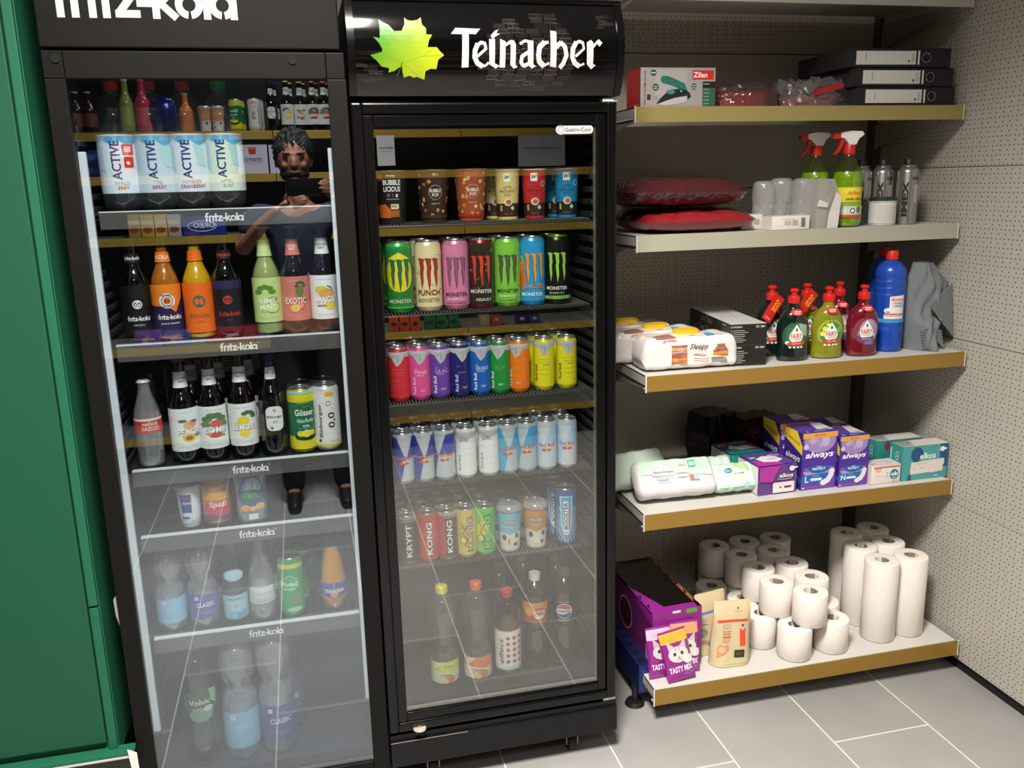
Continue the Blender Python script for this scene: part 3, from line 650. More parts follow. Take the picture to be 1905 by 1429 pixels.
soda('black cola bottle with white twin-face emblem, at the left end of its shelf', 240, 50, 441, clear('0c0b0b', .1, .03), 0, [lb('0f0e0e')]+FACES('e8e4e0', 12)+fritz(0, -14, 40, 'e8e4e0')+[('t', 0, -26, 3, 'ORIGINAL', 'cfcac4', {'b': .5})], [('r', 0, 0, 200, 18, '161515')]+fritz(0, 0, 34, 'd8d4d0'), '1a1a1a', liq('120c0a'), r=rS, h=H, group=G2)
it = [lb('2a1a4a'), ('p', [(-110, 46), (-110, 10), (-8, 6), (4, 2), (14, -6), (20, 6), (30, 20), (36, 46)], 'ee7f1c'), ('r', 70, 10, 60, 72, 'ee7f1c'), ('e', 0, 16, 14, 14, 'e9e4dc'), ('e', 0, 16, 10.4, 10.4, '2a2048'), ('e', 0, 16, 9, 9, 'e9e4dc'), ('e', 0, 16, 6.6, 6.6, 'e36a1c'), ('t', 0, 26.5, 2.6, 'MISCHMASCH', '2a2048', {'b': 1, 'w': 20}), ('t', 0, 5.5, 2.6, 'KOLA ORANGE', '2a2048', {'b': 1, 'w': 18}), ('e', -2.2, 16, 1.7, 3, '7a3a1c'), ('e', 2.2, 16, 1.7, 3, '7a3a1c')]+fritz(2, -14, 42, 'efeae4')+[('t', 2, -26, 3, 'KOLA & ORANGE', 'efeae4', {'b': .6})]
soda('orange and purple cola bottle with round white badge, second in its row', 297, 52, 441, clear('f4ead8', .1, .03), 0, it, [('r', 0, 0, 200, 20, 'ec7a22'), ('t', 0, 0, 8, 'KOLA', 'efe6dc', {'b': 1})], 'e9781f', liq('c07a26'), r=rS, h=H, group=G2)
it = [lb('ef6a14'), ('e', 0, 12, 11, 11.5, '3c6b62'), ('e', -4, 12, 3.6, 6, 'ef6a14'), ('e', 4, 12, 3.6, 6, 'ef6a14'), ('s', [(-5, 4), (0, 2.5), (5, 4)], 1, '3c6b62'), ('t', 0, -14, 10, 'fritz-limo', '8a5a2a', {'b': .6, 'w': 38}), ('t', 0, -26, 2.6, 'ORANGE', '8a5a2a', {'b': .6})]
soda('bright orange lemonade bottle with green twin faces, third in its row', 357, 54, 436, clear('f8f4e0', .1, .03), 0, it, [('r', 0, 0, 200, 20, 'ee6c18')], 'e8641c', liq('dfb012'), r=rS*1.03, h=H, group=G2)
soda('black cola bottle with red twin-face emblem, in the middle of its row', 412, 50, 441, clear('120c0c', .1, .03), 0, [lb('17121a'), ('r', 0, 40, 200, 16, '2a2350')]+[(a if len(a) < 6 or a[5] != 'x' else a) for a in FACES('c23a32', 12)]+fritz(2, -14, 40, 'b8322c')+[('t', 2, -26, 3, 'ANJOLA', 'a8322c', {'b': .5})], [('r', 0, 0, 200, 18, '171314')]+fritz(0, 0, 34, 'c8322a'), '1a1414', liq('120a0a'), r=rS, h=H, group=G2)
leafs = lambda cx, cy, s, c, n=5, sp=150, a0=15: [('e', cx+s*.6*cos(RAD(a0+sp*i/(n-1))), cy+s*.6*sin(RAD(a0+sp*i/(n-1))), s*.34, s*.2, c) for i in range(n)]
fruit = lambda cx, cy, s, c, c2: [('e', cx, cy, s, s*.85, c), ('e', cx+s*.1, cy-s*.1, s*.7, s*.6, c2)]
def bay(px, base, word, wc, pics, cap, drink, bodym, label, neckc='e9e6e0', neckt='3a3a3a', word2=None, top=427, wpx=54, Y=2.112, z=None, r=.0328, h=.248, extra=0, group=G2):
    its = [lb(base, 84), ('t', 0, 34, 1.8, 'PREMIUM ICE TEA', 'c9c6be' if base != 'e9e8e4' else '9a9a96', {'w': 30})]+pics
    sh = '8f897e' if base == 'e9e8e4' else ('8fa058' if word2 else 'a04a40')
    if not word2: its += [('t', .7, -4.8, 12.6, word, sh, {'b': 1.8, 'w': 40.5})]
    if word2: its += [('t', 0, -1, 10, word, wc, {'b': 1, 'w': 29}), ('t', 0, -13, 10, word2, wc, {'b': 1, 'w': 30})]
    else: its += [('t', 0, -4, 12, word, wc, {'b': 1, 'w': 39})]
    its += [('t', 0, -32, 1.8, 'REFRESHING NATURAL DRINK', 'b9b6ae', {'w': 36}), ('t', 0, -35.5, 1.4, 'SERVE CHILLED 330 ML', 'b9b6ae', {'w': 30})]
    return soda(label, px, wpx, top, bodym, 0, its, [('r', 0, 0, 200, 33, neckc), ('t', 0, 3, 5, 'ELEPHANT', neckt, {'b': .8, 'w': 26}), ('t', 0, -3.5, 5, 'BAY', neckt, {'b': .8, 'w': 13})], cap, drink, Y=Y, r=r, h=h, lab=.325, nz=.80, z=z, extra=extra, group=group)
lime = leafs(-4, 12, 22, '5a8a3a')+[('e', 10, 2, 9, 4, '6f9a4a'), ('e', 8, -14, 15, 11, 'cfdc8a'), ('o', 8, -14, 15, 11, 1.6, '7aa04a'), ('e', -8, -18, 8, 5, 'b6cc70')]
b1 = bay(487, 'c3d684', 'LIME', 'eef2dc', lime, 'dcdcd8', liq('a9b478'), clear('f4f6ea', .1, .03), 'pale green lime and mint bottle, third from the right in its row', 'c6da88', 'dfe8c0', 'MINT')
ex = [('e', 8, 14, 8, 11, '6f7a3a')]+leafs(10, 24, 12, '3f5a30', 5, 180, 0)+[('e', -8, -12, 9, 8, 'c8843a'), ('e', 8, -13, 9, 8, 'd95a4a'), ('e', 8, -13, 6.5, 5.6, 'e89a80'), ('e', -2, -18, 8, 7, 'e6b85a'), ('o', -2, -18, 8, 7, 1.2, 'e9dca0')]
b2 = bay(540, 'cf7263', 'EXOTIC', 'f0e2d0', ex, 'dcdad6', liq('3a0c10'), clear('5a1a1c', .1, .03), 'coral red exotic fruit bottle, second from the right in its row', 'd67a68', 'f0e0d8')
mg = [('e', -6, 14, 12, 8, 'e2c23a'), ('e', 4, 6, 15, 11, 'd9a24a'), ('s', [(6, 22), (13, 18), (14, 12)], 2, '3a3a2a'), ('e', 10, -16, 11, 8, 'e8cf4a'), ('r', -6, -16, 18, 4, '9a8a6a')]
b3 = bay(595, 'e9e8e4', 'MANGO', 'f6f4ee', mg, 'd98a2c', liq('1a0c0a'), clear('2a1614', .1, .03), 'white labelled mango bottle with orange cap, at the right end of its row')
for s, n, dx in ((b1, 'lime and mint bottle standing behind the front lime bottle', 0), (b2, 'exotic fruit bottle standing behind the front coral bottle', .002), (b3, 'mango bottle standing behind the front mango bottle', 0)):
    for k in range(2 if s is b3 else 1): dup(s, (s.location.x+dx, 2.185+.072*k, zB), None, n+(', second back' if k else ''))
# ---- third shelf
zC = F1S[2]+.0012; G3 = 'bottles and cans on the third shelf of the left cooler'
pc = [('e', 2, 8, 11, 9, 'e3b07a'), ('e', 9, 12, 8, 7, 'd99a74')]+[('e', -10, 18, 8, 3, '5c7066'), ('e', 12, 16, 7, 3, '5c7066'), ('e', -12, -4, 6, 3, '6b8a5a'), ('e', 16, -12, 7, 3.4, '5c7a50')]+[('e', 0, -15, 12, 7.5, 'e3b62c'), ('e', 0, -16, 7, 4, '8a4a2a')]
pm = leafs(0, 6, 30, '5f7a55', 6, 180, 0)+[('e', 3, 6, 12, 9, 'c8524a'), ('e', 0, -14, 13, 6, 'c23a34'), ('e', -12, -12, 5, 3, 'd98a80'), ('e', 13, -16, 6, 2.6, '6a8a5a')]
lm = leafs(10, 14, 18, '5a6a3a', 5, 120, 10)+[('e', 0, 8, 12, 9, 'e6cf2a'), ('e', 2, -16, 11, 9, 'ead23a'), ('o', 2, -16, 11, 9, 1.5, 'f2ea9a'), ('e', -12, 2, 5, 3, 'c9cf7a')]
Yc = 2.118
q1 = bay(330, 'e9e8e4', 'PEACH', 'f8f4ec', pc, 'b8843c', liq('2a1a2c'), clear('6a4a5a', .1, .03), 'white labelled peach bottle with brown cap, left of the pomegranate one', top=672, Y=Yc, z=zC, h=.246, extra=14, group=G3)
q2 = bay(384, 'e9e8e4', 'POME', 'f8f4ec', pm, 'b83a30', liq('2c1a26'), clear('6a4450', .1, .03), 'white labelled pomegranate bottle with red cap, beside the peach one', top=668, Y=Yc, z=zC, h=.248, extra=6, group=G3)
q3 = bay(441, 'e9e8e4', 'LEMON', 'f8f4ec', lm, 'b8a83c', liq('4a2016'), clear('7a4a3a', .1, .03), 'white labelled lemon bottle with yellow cap, left of the dark beer bottle', top=664, Y=Yc, z=zC, h=.25, extra=0, group=G3)
for s, n in ((q1, 'peach'), (q2, 'pomegranate'), (q3, 'lemon')):
    for k in range(2): dup(s, (s.location.x+.014*(k+1), 2.192+.075*k, zC), None, '%s bottle %s behind the front %s bottle' % (n, 'right' if not k else 'two places', n))
# clear lemonade bottle with red band
def wobble(r, h): return smoothp(scale([(0, .01), (.8, 0), (.95, .02), (.98, .2), (1, .34), (1, .56), (.9, .66), (.62, .78), (.45, .88), (.43, .93)], r, h), 2)+[(.44*r, .98*h)]
its = [('r', 0, 0, 220, 34, 'c8342e'), ('r', 0, 14, 220, 6, 'd8d6d0'), ('r', 0, -15, 220, 3, 'e0483a'), ('t', 0, 5, 10, 'NIĞDE', 'e9e4dc', {'b': 1, 'w': 34}), ('t', 0, -7, 9, 'GAZOZU', 'e9e4dc', {'b': 1, 'w': 40})]
bottle('short clear lemonade bottle with red and white band, front left of the third shelf', onY(277, 800, 2.105).x, 2.105, zC, wobble(.0305, .205), .205, petw, 'c9c9c9', 0, .0135, its, .1, name='soda_bottle', extra=8, group=G3)
g = empty('soda_bottle', 'clear glass bottle behind the red banded lemonade bottle', 'bottle', (-.375, 2.19, zC), 0, G3)
MB().lathe(wobble(.0305, .205), clear('9fb0a8', .12, .03), 28).build('glass_bottle', g, 60); MB().lathe([(0, .207), (.013, .206), (.015, .2)], mat('2c5a48', .4), 24).build('crown_cap', g, 40)
g2 = dup(g, (-.352, 2.27, zC), None, 'clear glass bottle farthest back at the left of the third shelf')
# alcohol-free beer bottle
its = [('R', 0, 0, 42, 60, 14, 'dedad2'), ('R', 0, 0, 40.5, 58.5, 13, 'e6e3dc'), ('e', 0, 20, 4, 5, 'b9b4a8'), ('t', 0, 4, 8, 'Bitburger', '3c3a38', {'b': .8, 'w': 37}), ('t', 0, -8, 7, '0,0', '3c3a38', {'b': .6}), ('e', -8, -22, 3.5, 3.5, '5a5a5a'), ('o', -8, -22, 3.5, 3.5, .8, '9a9a9a')]
x = onY(506, 750, Yc).x
beer = bottle('dark beer bottle with white rounded label and white neck tag', x, Yc, zC, longneck(.0325, .248), .248, clear('151a12', .12, .03), '1c2a5a', 0, .0145, its, .09, name='beer_bottle', neck=(.198, [('R', 0, 0, 27, 29, 5, 'e2dfd8'), ('t', 0, 0, 5, 'Bitburger', '3c3a38', {'b': .6, 'w': 23}), ('t', 0, -7, 5, '0,0', '3c3a38')]), liquid=(.2, liq('0c0c08')), group=G3, extra=6)
MB().lathe([(0, .2485), (.0146, .248), (.0165, .24), (.0148, .236), (.0145, .224)], mat('1c2450', .35, .5), 24).build('neck_foil', beer, 40)
for k in range(2): dup(beer, (x-.004*(k+1), 2.19+.07*k, zC), None, ('dark beer bottle directly behind the front beer bottle', 'dark beer bottle farthest back in its file')[k])
# radler can and beer can
CW = .0325
its = [full(CW, .142, '1f6a3a'), full(CW, .022, 'd6cf1c', 58), ('r', 0, 70, 209, 6, '7fb4c0'), full(CW, .032, 'd9cc1e', -53), ('s', [(-16, 44), (16, 45)], .7, 'dfe6da'), ('t', 0, 22, 16, 'Gösser', 'f0eee8', {'b': 1, 'w': 46}), ('t', 6, 36, 3.4, 'NATUR', 'a8b858'), ('t', 2, 2, 10, 'NaturRadler', 'e6ecdf', {'b': .4, 'w': 42, 'i': .3}), ('t', 2, -12, 7, '0,0%', 'dfe9e0', {'b': 1}), ('r', 6, -18, 44, 3, '2f7fa0'),
       ('e', 0, -38, 26, 9, '123a24'), ('e', -11, -30, 9, 7.5, 'e3d32a'), ('e', 2, -30, 10, 9, 'efdc30'), ('e', 14, -29, 9, 7, 'e3d32a'), ('o', 2, -30, 10, 9, 1.2, 'f3ea8a')]
x1, r1, h1 = fit(556, 700, 55, zC, 2.112)
c1 = can('green and yellow radler can with lemons, beside the white beer can', x1, 2.112, zC, CW, .158, 'c9c51f', its, group=G3, extra=10)
its = [full(CW, .135, 'e3dfd6'), ('r', 0, 66, 209, 8, 'cfcac0'), ('R', 6, 60, 22, 12, 5, 'e0b42c'), full(CW, .006, 'd8c23a', -66), ('t', -18, -4, 11, 'Bitburger', '4a4a48', {'rot': 90, 'b': .8, 'w': 84}), ('t', 9, -4, 19, '0,0', '26241f', {'rot': 90, 'b': .3, 'w': 38}), ('o', 2, 38, 6, 6, .7, '8a8a88'), ('o', 2, 38, 4.6, 4.6, .4, '8a8a88'), ('t', 10, 26, 3, '%', '4a4a48', {'rot': 90}), ('e', -22, -54, 3.4, 4, '3c5a3c'), ('r', 14, -55, 26, .7, 'b5b1a8'), ('r', 14, -57.5, 26, .7, 'b5b1a8')]
x2 = onY(608, 780, 2.112).x
c2 = can('white alcohol-free beer can with large black numerals, right end of the third shelf', x2, 2.112, zC, CW, .162, 'd9d6ce', its, group=G3, extra=6)
for s, n in ((c1, 'radler'), (c2, 'white beer')): dup(s, (s.location.x-.001, 2.185, zC), None, '%s can directly behind the front one' % n)
# ---- fourth shelf: yoghurt drink, soda can, juice pouch
zD = F1S[3]+.0012
x, r, h = fit(349, 905, 50, zD, 2.112); r = .030; h = .105
t = empty('yoghurt_drink_cup', 'white and blue yoghurt drink cup with foil lid, left on the fourth shelf', 'cup', (x, 2.112, zD), face(x, 2.112, 8))
cp = [(0, .002), (.021, 0), (.023, .003), (.0245, .03), (.0285, h-.012), (.0285, h-.01)]
MB().lathe(cp, mat('dfe0e2', .35)).build('cup_body', t, 40)
MB().lathe([(.0285, h-.012), (.032, h-.010), (.033, h-.004), (.031, h), (0, h)], mat('d6d7d9', .3, .2), 28).build('foil_lid', t, 40)
gfx('print', [('r', -14, 4, 28, 62, '2f4a86'), ('t', -12, 26, 7, 'ÖZGAZI', 'c8403a', {'b': 1, 'w': 26}), ('t', -10, 13, 10, 'Ayran', 'e4e6ea', {'b': .8, 'w': 26, 'i': .3}), ('r', -14, -16, 22, 10, 'cfd2d6'), ('r', -4, -20, 8, 16, 'cfd2d6'), ('t', 2, -34, 3, '250 ml', '6a6a6a'), ('s', [(-28, -40), (28, -40)], .6, '7a7a7a')], round_map(cp, .05), t, du=.004, dv=.02)
for k in range(2): dup(t, (x+.01*(k+1)-.004, 2.185+.07*k, zD), None, ('white yoghurt drink cup directly behind the front one', 'white yoghurt drink cup farthest back in its file')[k])
its = [full(CW, .10, '9a4f5c'), ('p', [(-110, 60), (110, 60), (110, 8), (-110, 8)], 'd99a3a'), ('p', [(-110, 8), (110, 8), (110, -4), (0, -14), (-110, -4)], 'd4613a'), ('p', [(-30, 2), (0, -8), (34, 6), (34, -28), (10, -34), (-30, -24)], 'c93a50'), ('t', 0, 32, 9, 'PAULANER', '8a5a22', {'b': .5, 'w': 46}), ('t', 0, -4, 19, 'Spezi', 'ead6d6', {'b': 1, 'w': 42, 'i': .1}), full(CW, .024, '6a4a6a', -44)]
x = onY(404, 940, 2.112).x
can('orange, pink and purple cola mix can on the fourth shelf', x, 2.112, zD, CW, .115, 'c98a2e', its, extra=4)
x = onY(468, 930, 2.11).x
t = empty('juice_pouch', 'silver juice pouch with green palms and orange nuts printed, fourth shelf', 'pouch', (x, 2.11, zD), face(x, 2.11, 4))
bm = bmesh.new(); nu, nv = 12, 14; gr = []
def pouch(u, v):   # u -1..1, v 0..1
    w = .034+.004*v; d = .02*(1-v)**.6*(1-u*u)**.5
    return w*u*(1+.03*sin(v*9)), d, v*.132
b = MB(); vs = []; fs = []
for s in (-1, 1):
    for j in range(nv+1):
        for i in range(nu+1):
            a, d, c = pouch(-1+2*i/nu, j/nv); vs.append((a, s*(d+.0006), c))
n1 = (nu+1)*(nv+1)
for s in (0, 1):
    for j in range(nv):
        for i in range(nu): k = s*n1+j*(nu+1)+i; fs.append((k, k+1, k+nu+2, k+nu+1))
b.add(vs, fs, mat('b9bcc2', .25, .7)); b.build('foil_pouch', t, 60)
def pmap(u, v, off): a = u/.038; vv = max(0, min(1, v/.132)); q = pouch(max(-1, min(1, a)), vv); return (u, -q[1]-off-.0006, v)
gfx('print', [('e', 0, 70, 30, 42, '3f5a9a'), ('e', 2, 84, 22, 22, '9fc4e8'), ('p', [(-8, 104), (4, 78), (10, 104), (14, 72), (-12, 72)], 'dfeaf4'), ('e', 0, 62, 27, 16, '2f6a4a'), ('e', -8, 66, 14, 9, '4a8a5a'), ('e', 10, 60, 14, 8, '3c7a50'), ('s', [(-10, 70), (-2, 60), (6, 68), (14, 58)], 1.6, '8fc0a0'), ('e', -17, 34, 11, 8, 'd99a5a'), ('e', 1, 30, 12, 8, 'c97a4a'), ('e', 18, 36, 11, 8, 'd9a86a'), ('e', 1, 32, 8, 5, 'e0b07a'), ('r', 0, 12, 22, 14, 'd5d6da'),
      ('r', 0, 118, 66, 18, '3a4460'), ('t', -1, 117, 13, 'Capri-Sun', 'e9ecf2', {'b': 1, 'w': 60})], pmap, t, du=.006, dv=.006)
# ---- fifth shelf: waters, can, orange soda
zE = F1S[4]+.0012; G5 = 'bottles on the fifth shelf of the left cooler'
def domed(r, h): return smoothp(scale([(0, .02), (.6, 0), (.88, .015), (1, .07), (1, .43), (.97, .49), (.78, .545), (.72, .575), (.78, .605), (.96, .67), (1, .74), (.97, .81), (.8, .88), (.5, .925), (.36, .94)], r, h), 2)+[(.34*r, .965*h)]
def water(label, px, Y, z, r, h, c, word, wc, group, big=1., extra=0, lz=.27, lh=.27):
    x = onY(px, 1100 if z > .3 else 1330, Y).x; m = 1000*r/31
    its = [full(r, lh*h, c), ('R', -20*m*.9, lh*h*390, 8*m, 8*m, 1, 'e6e8ec'), ('t', -20*m*.9, lh*h*390, 4*m, 'ja!', '2a2a4a', {'b': 1}), ('t', 2*m, lh*h*110, 9*m, word, wc, {'b': 1, 'w': 34*m*(.8 if word == 'STILL' else 1)}), ('t', 4*m, -lh*h*110, 2.2*m, 'NATÜRLICHES MINERALWASSER', 'c9cfe0', {'w': 30*m}), ('t', 4*m, -lh*h*170, 2.2*m, 'AUS DER QUELLE', 'c9cfe0', {'w': 22*m})]
    return bottle(label, x, Y, z, domed(r, h), h, petw, 'e4e6ea', .955*h, .0145, its, h*lz, name='water_bottle', lobes=1, crown=False, group=group, extra=extra)
m1 = .001
def water(label, px, Y, z, r, h, c, word, wc, group, extra=0):
    x = onY(px, 1100 if z > .3 else 1330, Y).x; k = r/.031; lh = .29*h*1000
    its = [full(r, lh*.001, c), ('R', -17*k, lh*.36, 8*k, 8*k, 1*k, 'e6e8ec'), ('t', -17*k, lh*.36, 4*k, 'ja!', '2a2a4a', {'b': 1}), ('t', 1*k, lh*.08, 10*k, word, wc, {'b': 1, 'w': (30 if word == 'STILL' else 38)*k}), ('t', 3*k, -lh*.2, 2.2*k, 'NATÜRLICHES MINERALWASSER', 'b9bfd8', {'w': 30*k}), ('t', 3*k, -lh*.28, 2.2*k, 'AUS DER QUELLE', 'b9bfd8', {'w': 22*k})]
    return bottle(label, x, Y, z, domed(r, h), h, petw, 'e4e6ea', .955*h, .0145, its, h*.265, name='water_bottle', lobes=1, crown=False, group=group, extra=extra)
w1 = water('small still water bottle with pale blue label, left end of the fifth shelf', 316, 2.112, zE, .0355, .218, '8fc0dc', 'STILL', 'a9d2e8', G5, 4)
w2 = water('small sparkling water bottle with dark blue label, beside the pale blue one', 377, 2.112, zE, .0355, .222, '565c9c', 'CLASSIC', 'dfe1ea', G5, 4)
for s, n in ((w1, 'pale blue'), (w2, 'dark blue')): dup(s, (s.location.x+.012, 2.188, zE), None, 'small water bottle directly behind the %s labelled front one' % n)
pp = smoothp(scale([(0, .02), (.8, 0), (.96, .02), (1, .06), (1, .50), (.96, .56), (.8, .66), (.6, .76), (.47, .84), (.45, .9)], .0295, .222), 2)+[(.0130, .205)]
its = [('r', 0, 0, 186, 62, '9cc4cc'), ('t', 0, 21, 5, 'S.PELLEGRINO', '3a5a72', {'b': .6, 'w': 44}), ('p', [(-20, -8), (4, -12), (30, -6), (30, -31), (-20, -31)], '6fb4c8'), ('r', 12, -22, 22, 14, '4a9ab8'), ('p', [(0, 6), (1.6, 2), (0, -2), (-1.6, 2)], 'b8483c'), ('s', [(-28, 31), (28, 31)], .8, 'd6e2e2')]
bottle('green glass mineral water bottle with pale label and round neck badge', onY(436, 1090, 2.112).x, 2.112, zE, pp, .222, clear('2f6a48', .12, .03), '6f8a8c', .9*.222, .0138, its, .045, name='water_bottle', crown=False, group=G5, neck=(.128, [('e', 0, 0, 26, 14.5, 'a9c8c8'), ('o', 0, 0, 24, 13, 1, '6f9a9c')]), liquid=(.15, clear('3f7a58', .04, .05)))
bf = smoothp(scale([(0, .02), (.78, 0), (.95, .02), (1, .08), (1, .42), (.97, .5), (.86, .6), (.62, .74), (.4, .86), (.34, .93)], .0315, .232), 2)+[(.0108, .226)]
its = [('r', 0, 0, 200, 40, 'c9cac6'), ('r', 0, 17, 60, 14, 'e3e3df'), ('t', 0, -2, 6, 'Magnus', 'f0f0ec', {'b': .5, 'w': 36, 'i': .3}), ('t', 2, -13, 5, 'Black Forest', '8a8a88', {'w': 34})]
b_ = bottle('clear glass water bottle with white label and slim neck, middle of the fifth shelf', onY(487, 1090, 2.112).x, 2.112, zE, bf, .232, petw, 'c9cac8', .955*.232, .0125, its, .066, name='water_bottle', crown=False, group=G5)
dup(b_, (b_.location.x+.02, 2.185, zE), None, 'clear glass water bottle directly behind the slim necked front one')
its = [full(.031, .128, '2f9a4a'), full(.031, .012, 'd9cc5a', 59), ('p', [(-24, 20), (0, 36), (24, 20), (24, 2), (0, -6), (-24, 2)], '3fae5c'), ('s', [(-24, 20), (0, 36), (24, 20)], 1, 'd9e9d9'), ('t', -4, 12, 15, 'Uludağ', 'e9efe6', {'b': 1, 'w': 46}), ('t', -4, -1, 6, 'LIMONATA', 'e9efe6', {'b': .6, 'w': 30}), ('e', 14, -28, 10, 14, '7a8a3a'), ('e', 8, -56, 20, 6, '9fd0b0')]
x = onY(543, 1095, 2.105).x
c3 = can('green lemonade can with yellow rim, in front of two more on the fifth shelf', x, 2.105, zE, .031, .158, '3aa05a', its, group='green lemonade cans', extra=-6)
dup(c3, (x+.012, 2.172, zE), None, 'green lemonade can in the middle of its file of three'); dup(c3, (x+.036, 2.238, zE), None, 'green lemonade can farthest back in its file of three')
og = smoothp(scale([(0, .04), (.5, 0), (.8, .03), (1, .16), (1, .3), (.9, .42), (.66, .66), (.46, .86), (.42, .92)], .0365, .218), 2)+[(.0145, .208)]
its = [('p', [(-116, 18), (116, 18), (116, -14), (0, -24), (-116, -14)], '3f4a92'), ('p', [(-40, -12), (0, -24), (40, -12), (40, -19), (0, -30), (-40, -19)], 'd9792c'), ('e', 0, -12, 10, 9, 'e08a3a'), ('t', 0, -2, 11, 'ORANGINA', 'efe6dc', {'b': 1, 'w': 52}), ('s', [(0, 4), (0, 16)], 3, '8f86b8')]
bottle('bulbous orange soda bottle with blue label, right end of the fifth shelf', onY(620, 1075, 2.108).x, 2.108, zE, og, .218, clear('faf2de', .1, .03), '2f4a9a', .94*.218, .0155, its, .062, name='soda_bottle', crown=False, lobes=1, liquid=(.17, liq('dba12e')), group=G5)
# ---- cooler floor: large waters
zF = .1085; G6 = 'large water bottles on the floor of the left cooler'
vol = smoothp(scale([(0, .02), (.6, 0), (.9, .015), (1, .07), (1, .28), (.93, .36), (.97, .42), (1, .5), (1, .72), (.95, .8), (.75, .87), (.45, .92), (.34, .935)], .0445, .33), 2)+[(.0145, .318)]
its = [('R', 0, 6, 88, 64, 20, '3c5a3c'), ('e', 0, -28, 30, 20, '7a9a82'), ('t', -2, 8, 15, 'Volvic', 'd9dfd6', {'b': 1, 'w': 50}), ('e', 18, -12, 12, 8, 'c3cfc6'), ('s', [(-22, -8), (2, -8)], 1, 'b9c4b6'), ('s', [(-22, -12), (6, -12)], 1, 'b9c4b6'), ('p', [(22, 40), (44, 34), (40, -6), (26, 4)], '8fb88a')]
bottle('large greenish water bottle with dark green label and cap, cooler floor left', onY(374, 1320, 2.1).x, 2.1, zF, vol, .33, clear('d3e4da', .11, .03), '3f8a5c', .945*.33, .0155, its, .178, name='water_bottle', crown=False, lobes=1, group=G6)
w3 = water('large still water bottle with pale blue label, in the middle of the cooler floor', 449, 2.1, zF, .0445, .345, '86b8d2', 'STILL', '9fcbe0', G6, 4)
w4 = water('large sparkling water bottle with dark blue label, cooler floor right', 518, 2.1, zF, .0445, .352, '4a4c84', 'CLASSIC', 'dcdde8', G6, 6)
for s, n, dx in ((w3, 'pale blue', -.004), (w4, 'dark blue', .02)): dup(s, (s.location.x+dx, 2.2, zF), None, 'large water bottle directly behind the %s labelled one' % n)

# ================================================================ right cooler goods
# top shelf: lidded cups
z1 = F2S[0]+.001; Y1 = 2.115
def cup(label, px, r, h, base, items, lidm, lidh=.004, Y=Y1, z=z1, extra=0, group='drink cups on the top shelf of the right cooler', body=None, dome=False, taper=.76):
    x = onY(px, 370 if z > 1 else 990, Y).x; t = empty('drink_cup', label, 'cup', (x, Y, z), face(x, Y, extra), group)
    P = [(0, .003), (r*taper*.9, .003), (r*taper, 0), (r*taper*1.02, .004), (r*.985, h-lidh-.004), (r, h-lidh)]
    MB().lathe(P, body or mat(base, .35, coat=.3)).build('cup_body', t, 40)
    if dome: MB().lathe([(r*1.0, h-lidh), (r*1.06, h-lidh+.001), (r*1.06, h-lidh+.005), (r*.95, h-.006), (r*.75, h-.001), (r*.7, h-.004), (0, h-.004)], lidm, 28).build('lid', t, 40)
    else: MB().lathe([(r, h-lidh), (r*1.05, h-lidh), (r*1.06, h-.001), (r*.98, h), (r*.95, h-.003), (0, h-.003)], lidm, 28).build('lid', t, 40)
    gfx('print', items, round_map(P, h/2), t, du=.004, dv=.01, coat=.3); return t
clid = clear('e8e8e8', .12, .03, dif=.1)
h = .122; r = .0385
its = [('r', 0, 0, 150, 96, '1c1818'), ('t', -2, 48, 6, 'Freeway', 'dcd8d4', {'b': .8}), ('t', 0, 33, 12, 'BUBBLE', 'e9e6e4', {'b': 1, 'w': 44}), ('t', 0, 18, 12, 'LICIOUS', 'e9e6e4', {'b': 1, 'w': 44}), ('o', -10, 4, 3, 3, .8, 'c9c6c4'), ('R', 12, 3, 6, 7, 1, 'c9c6c4'), ('s', [(1, 0), (1, 7)], .6, 'c9c6c4'), ('s', [(-16, -5), (18, -5)], 1.2, 'b9b6b4'), ('p', [(-60, -20), (-20, -16), (-6, -28), (-6, -48), (-60, -48)], 'c8642a'), ('R', 6, -22, 22, 12, 2, 'd8c8b8'), ('r', 4, -21, 14, 5, 'a8884a'), ('r', 6, -38, 26, 16, '9a5a26'), ('r', -30, 44, 14, 14, 'a8282c')]
cup('dark bubble tea cup with bold white lettering, left end of the top shelf', 729, r, h, '241c1a', its, clid, extra=2)
def dots(seed, c):
    rr = random.Random(seed); o = []
    for _ in range(46): o.append(('e', rr.uniform(-110, 110), rr.uniform(-46, 50), rr.uniform(3.2, 5.2), rr.uniform(3.6, 5.6), rr.choice(c)))
    return o
for px, base, dc, lab in ((806, '35211c', ('b9854a', '8a5a32', 'c9a26a'), 'brown bubble tea cup with tan dots, second on the top shelf'), (876, '9a4a30', ('d9a860', 'e3c07a', 'c98a4a'), 'copper bubble tea cup with golden dots, third on the top shelf')):
    its = [full(r*.88, .104, base)]+dots(px, dc)+[('e', 6, 8, 17, 17, base), ('o', 6, 8, 17, 17, .8, 'd9b8a0'), ('t', 6, 12, 8, 'BUBBLE', 'e6dcd4', {'b': 1, 'w': 28}), ('t', 6, 2, 8, 'POP', 'e6dcd4', {'b': 1, 'w': 17}), ('t', 6, -18, 3, 'BUBBLE TEA', 'c9b8a8', {'b': .6}), ('r', 0, -48, 140, 7, 'a8281c' if px > 850 else '3a2a26')]
    cup(lab, px, r, h, base, its, clid, extra=0)
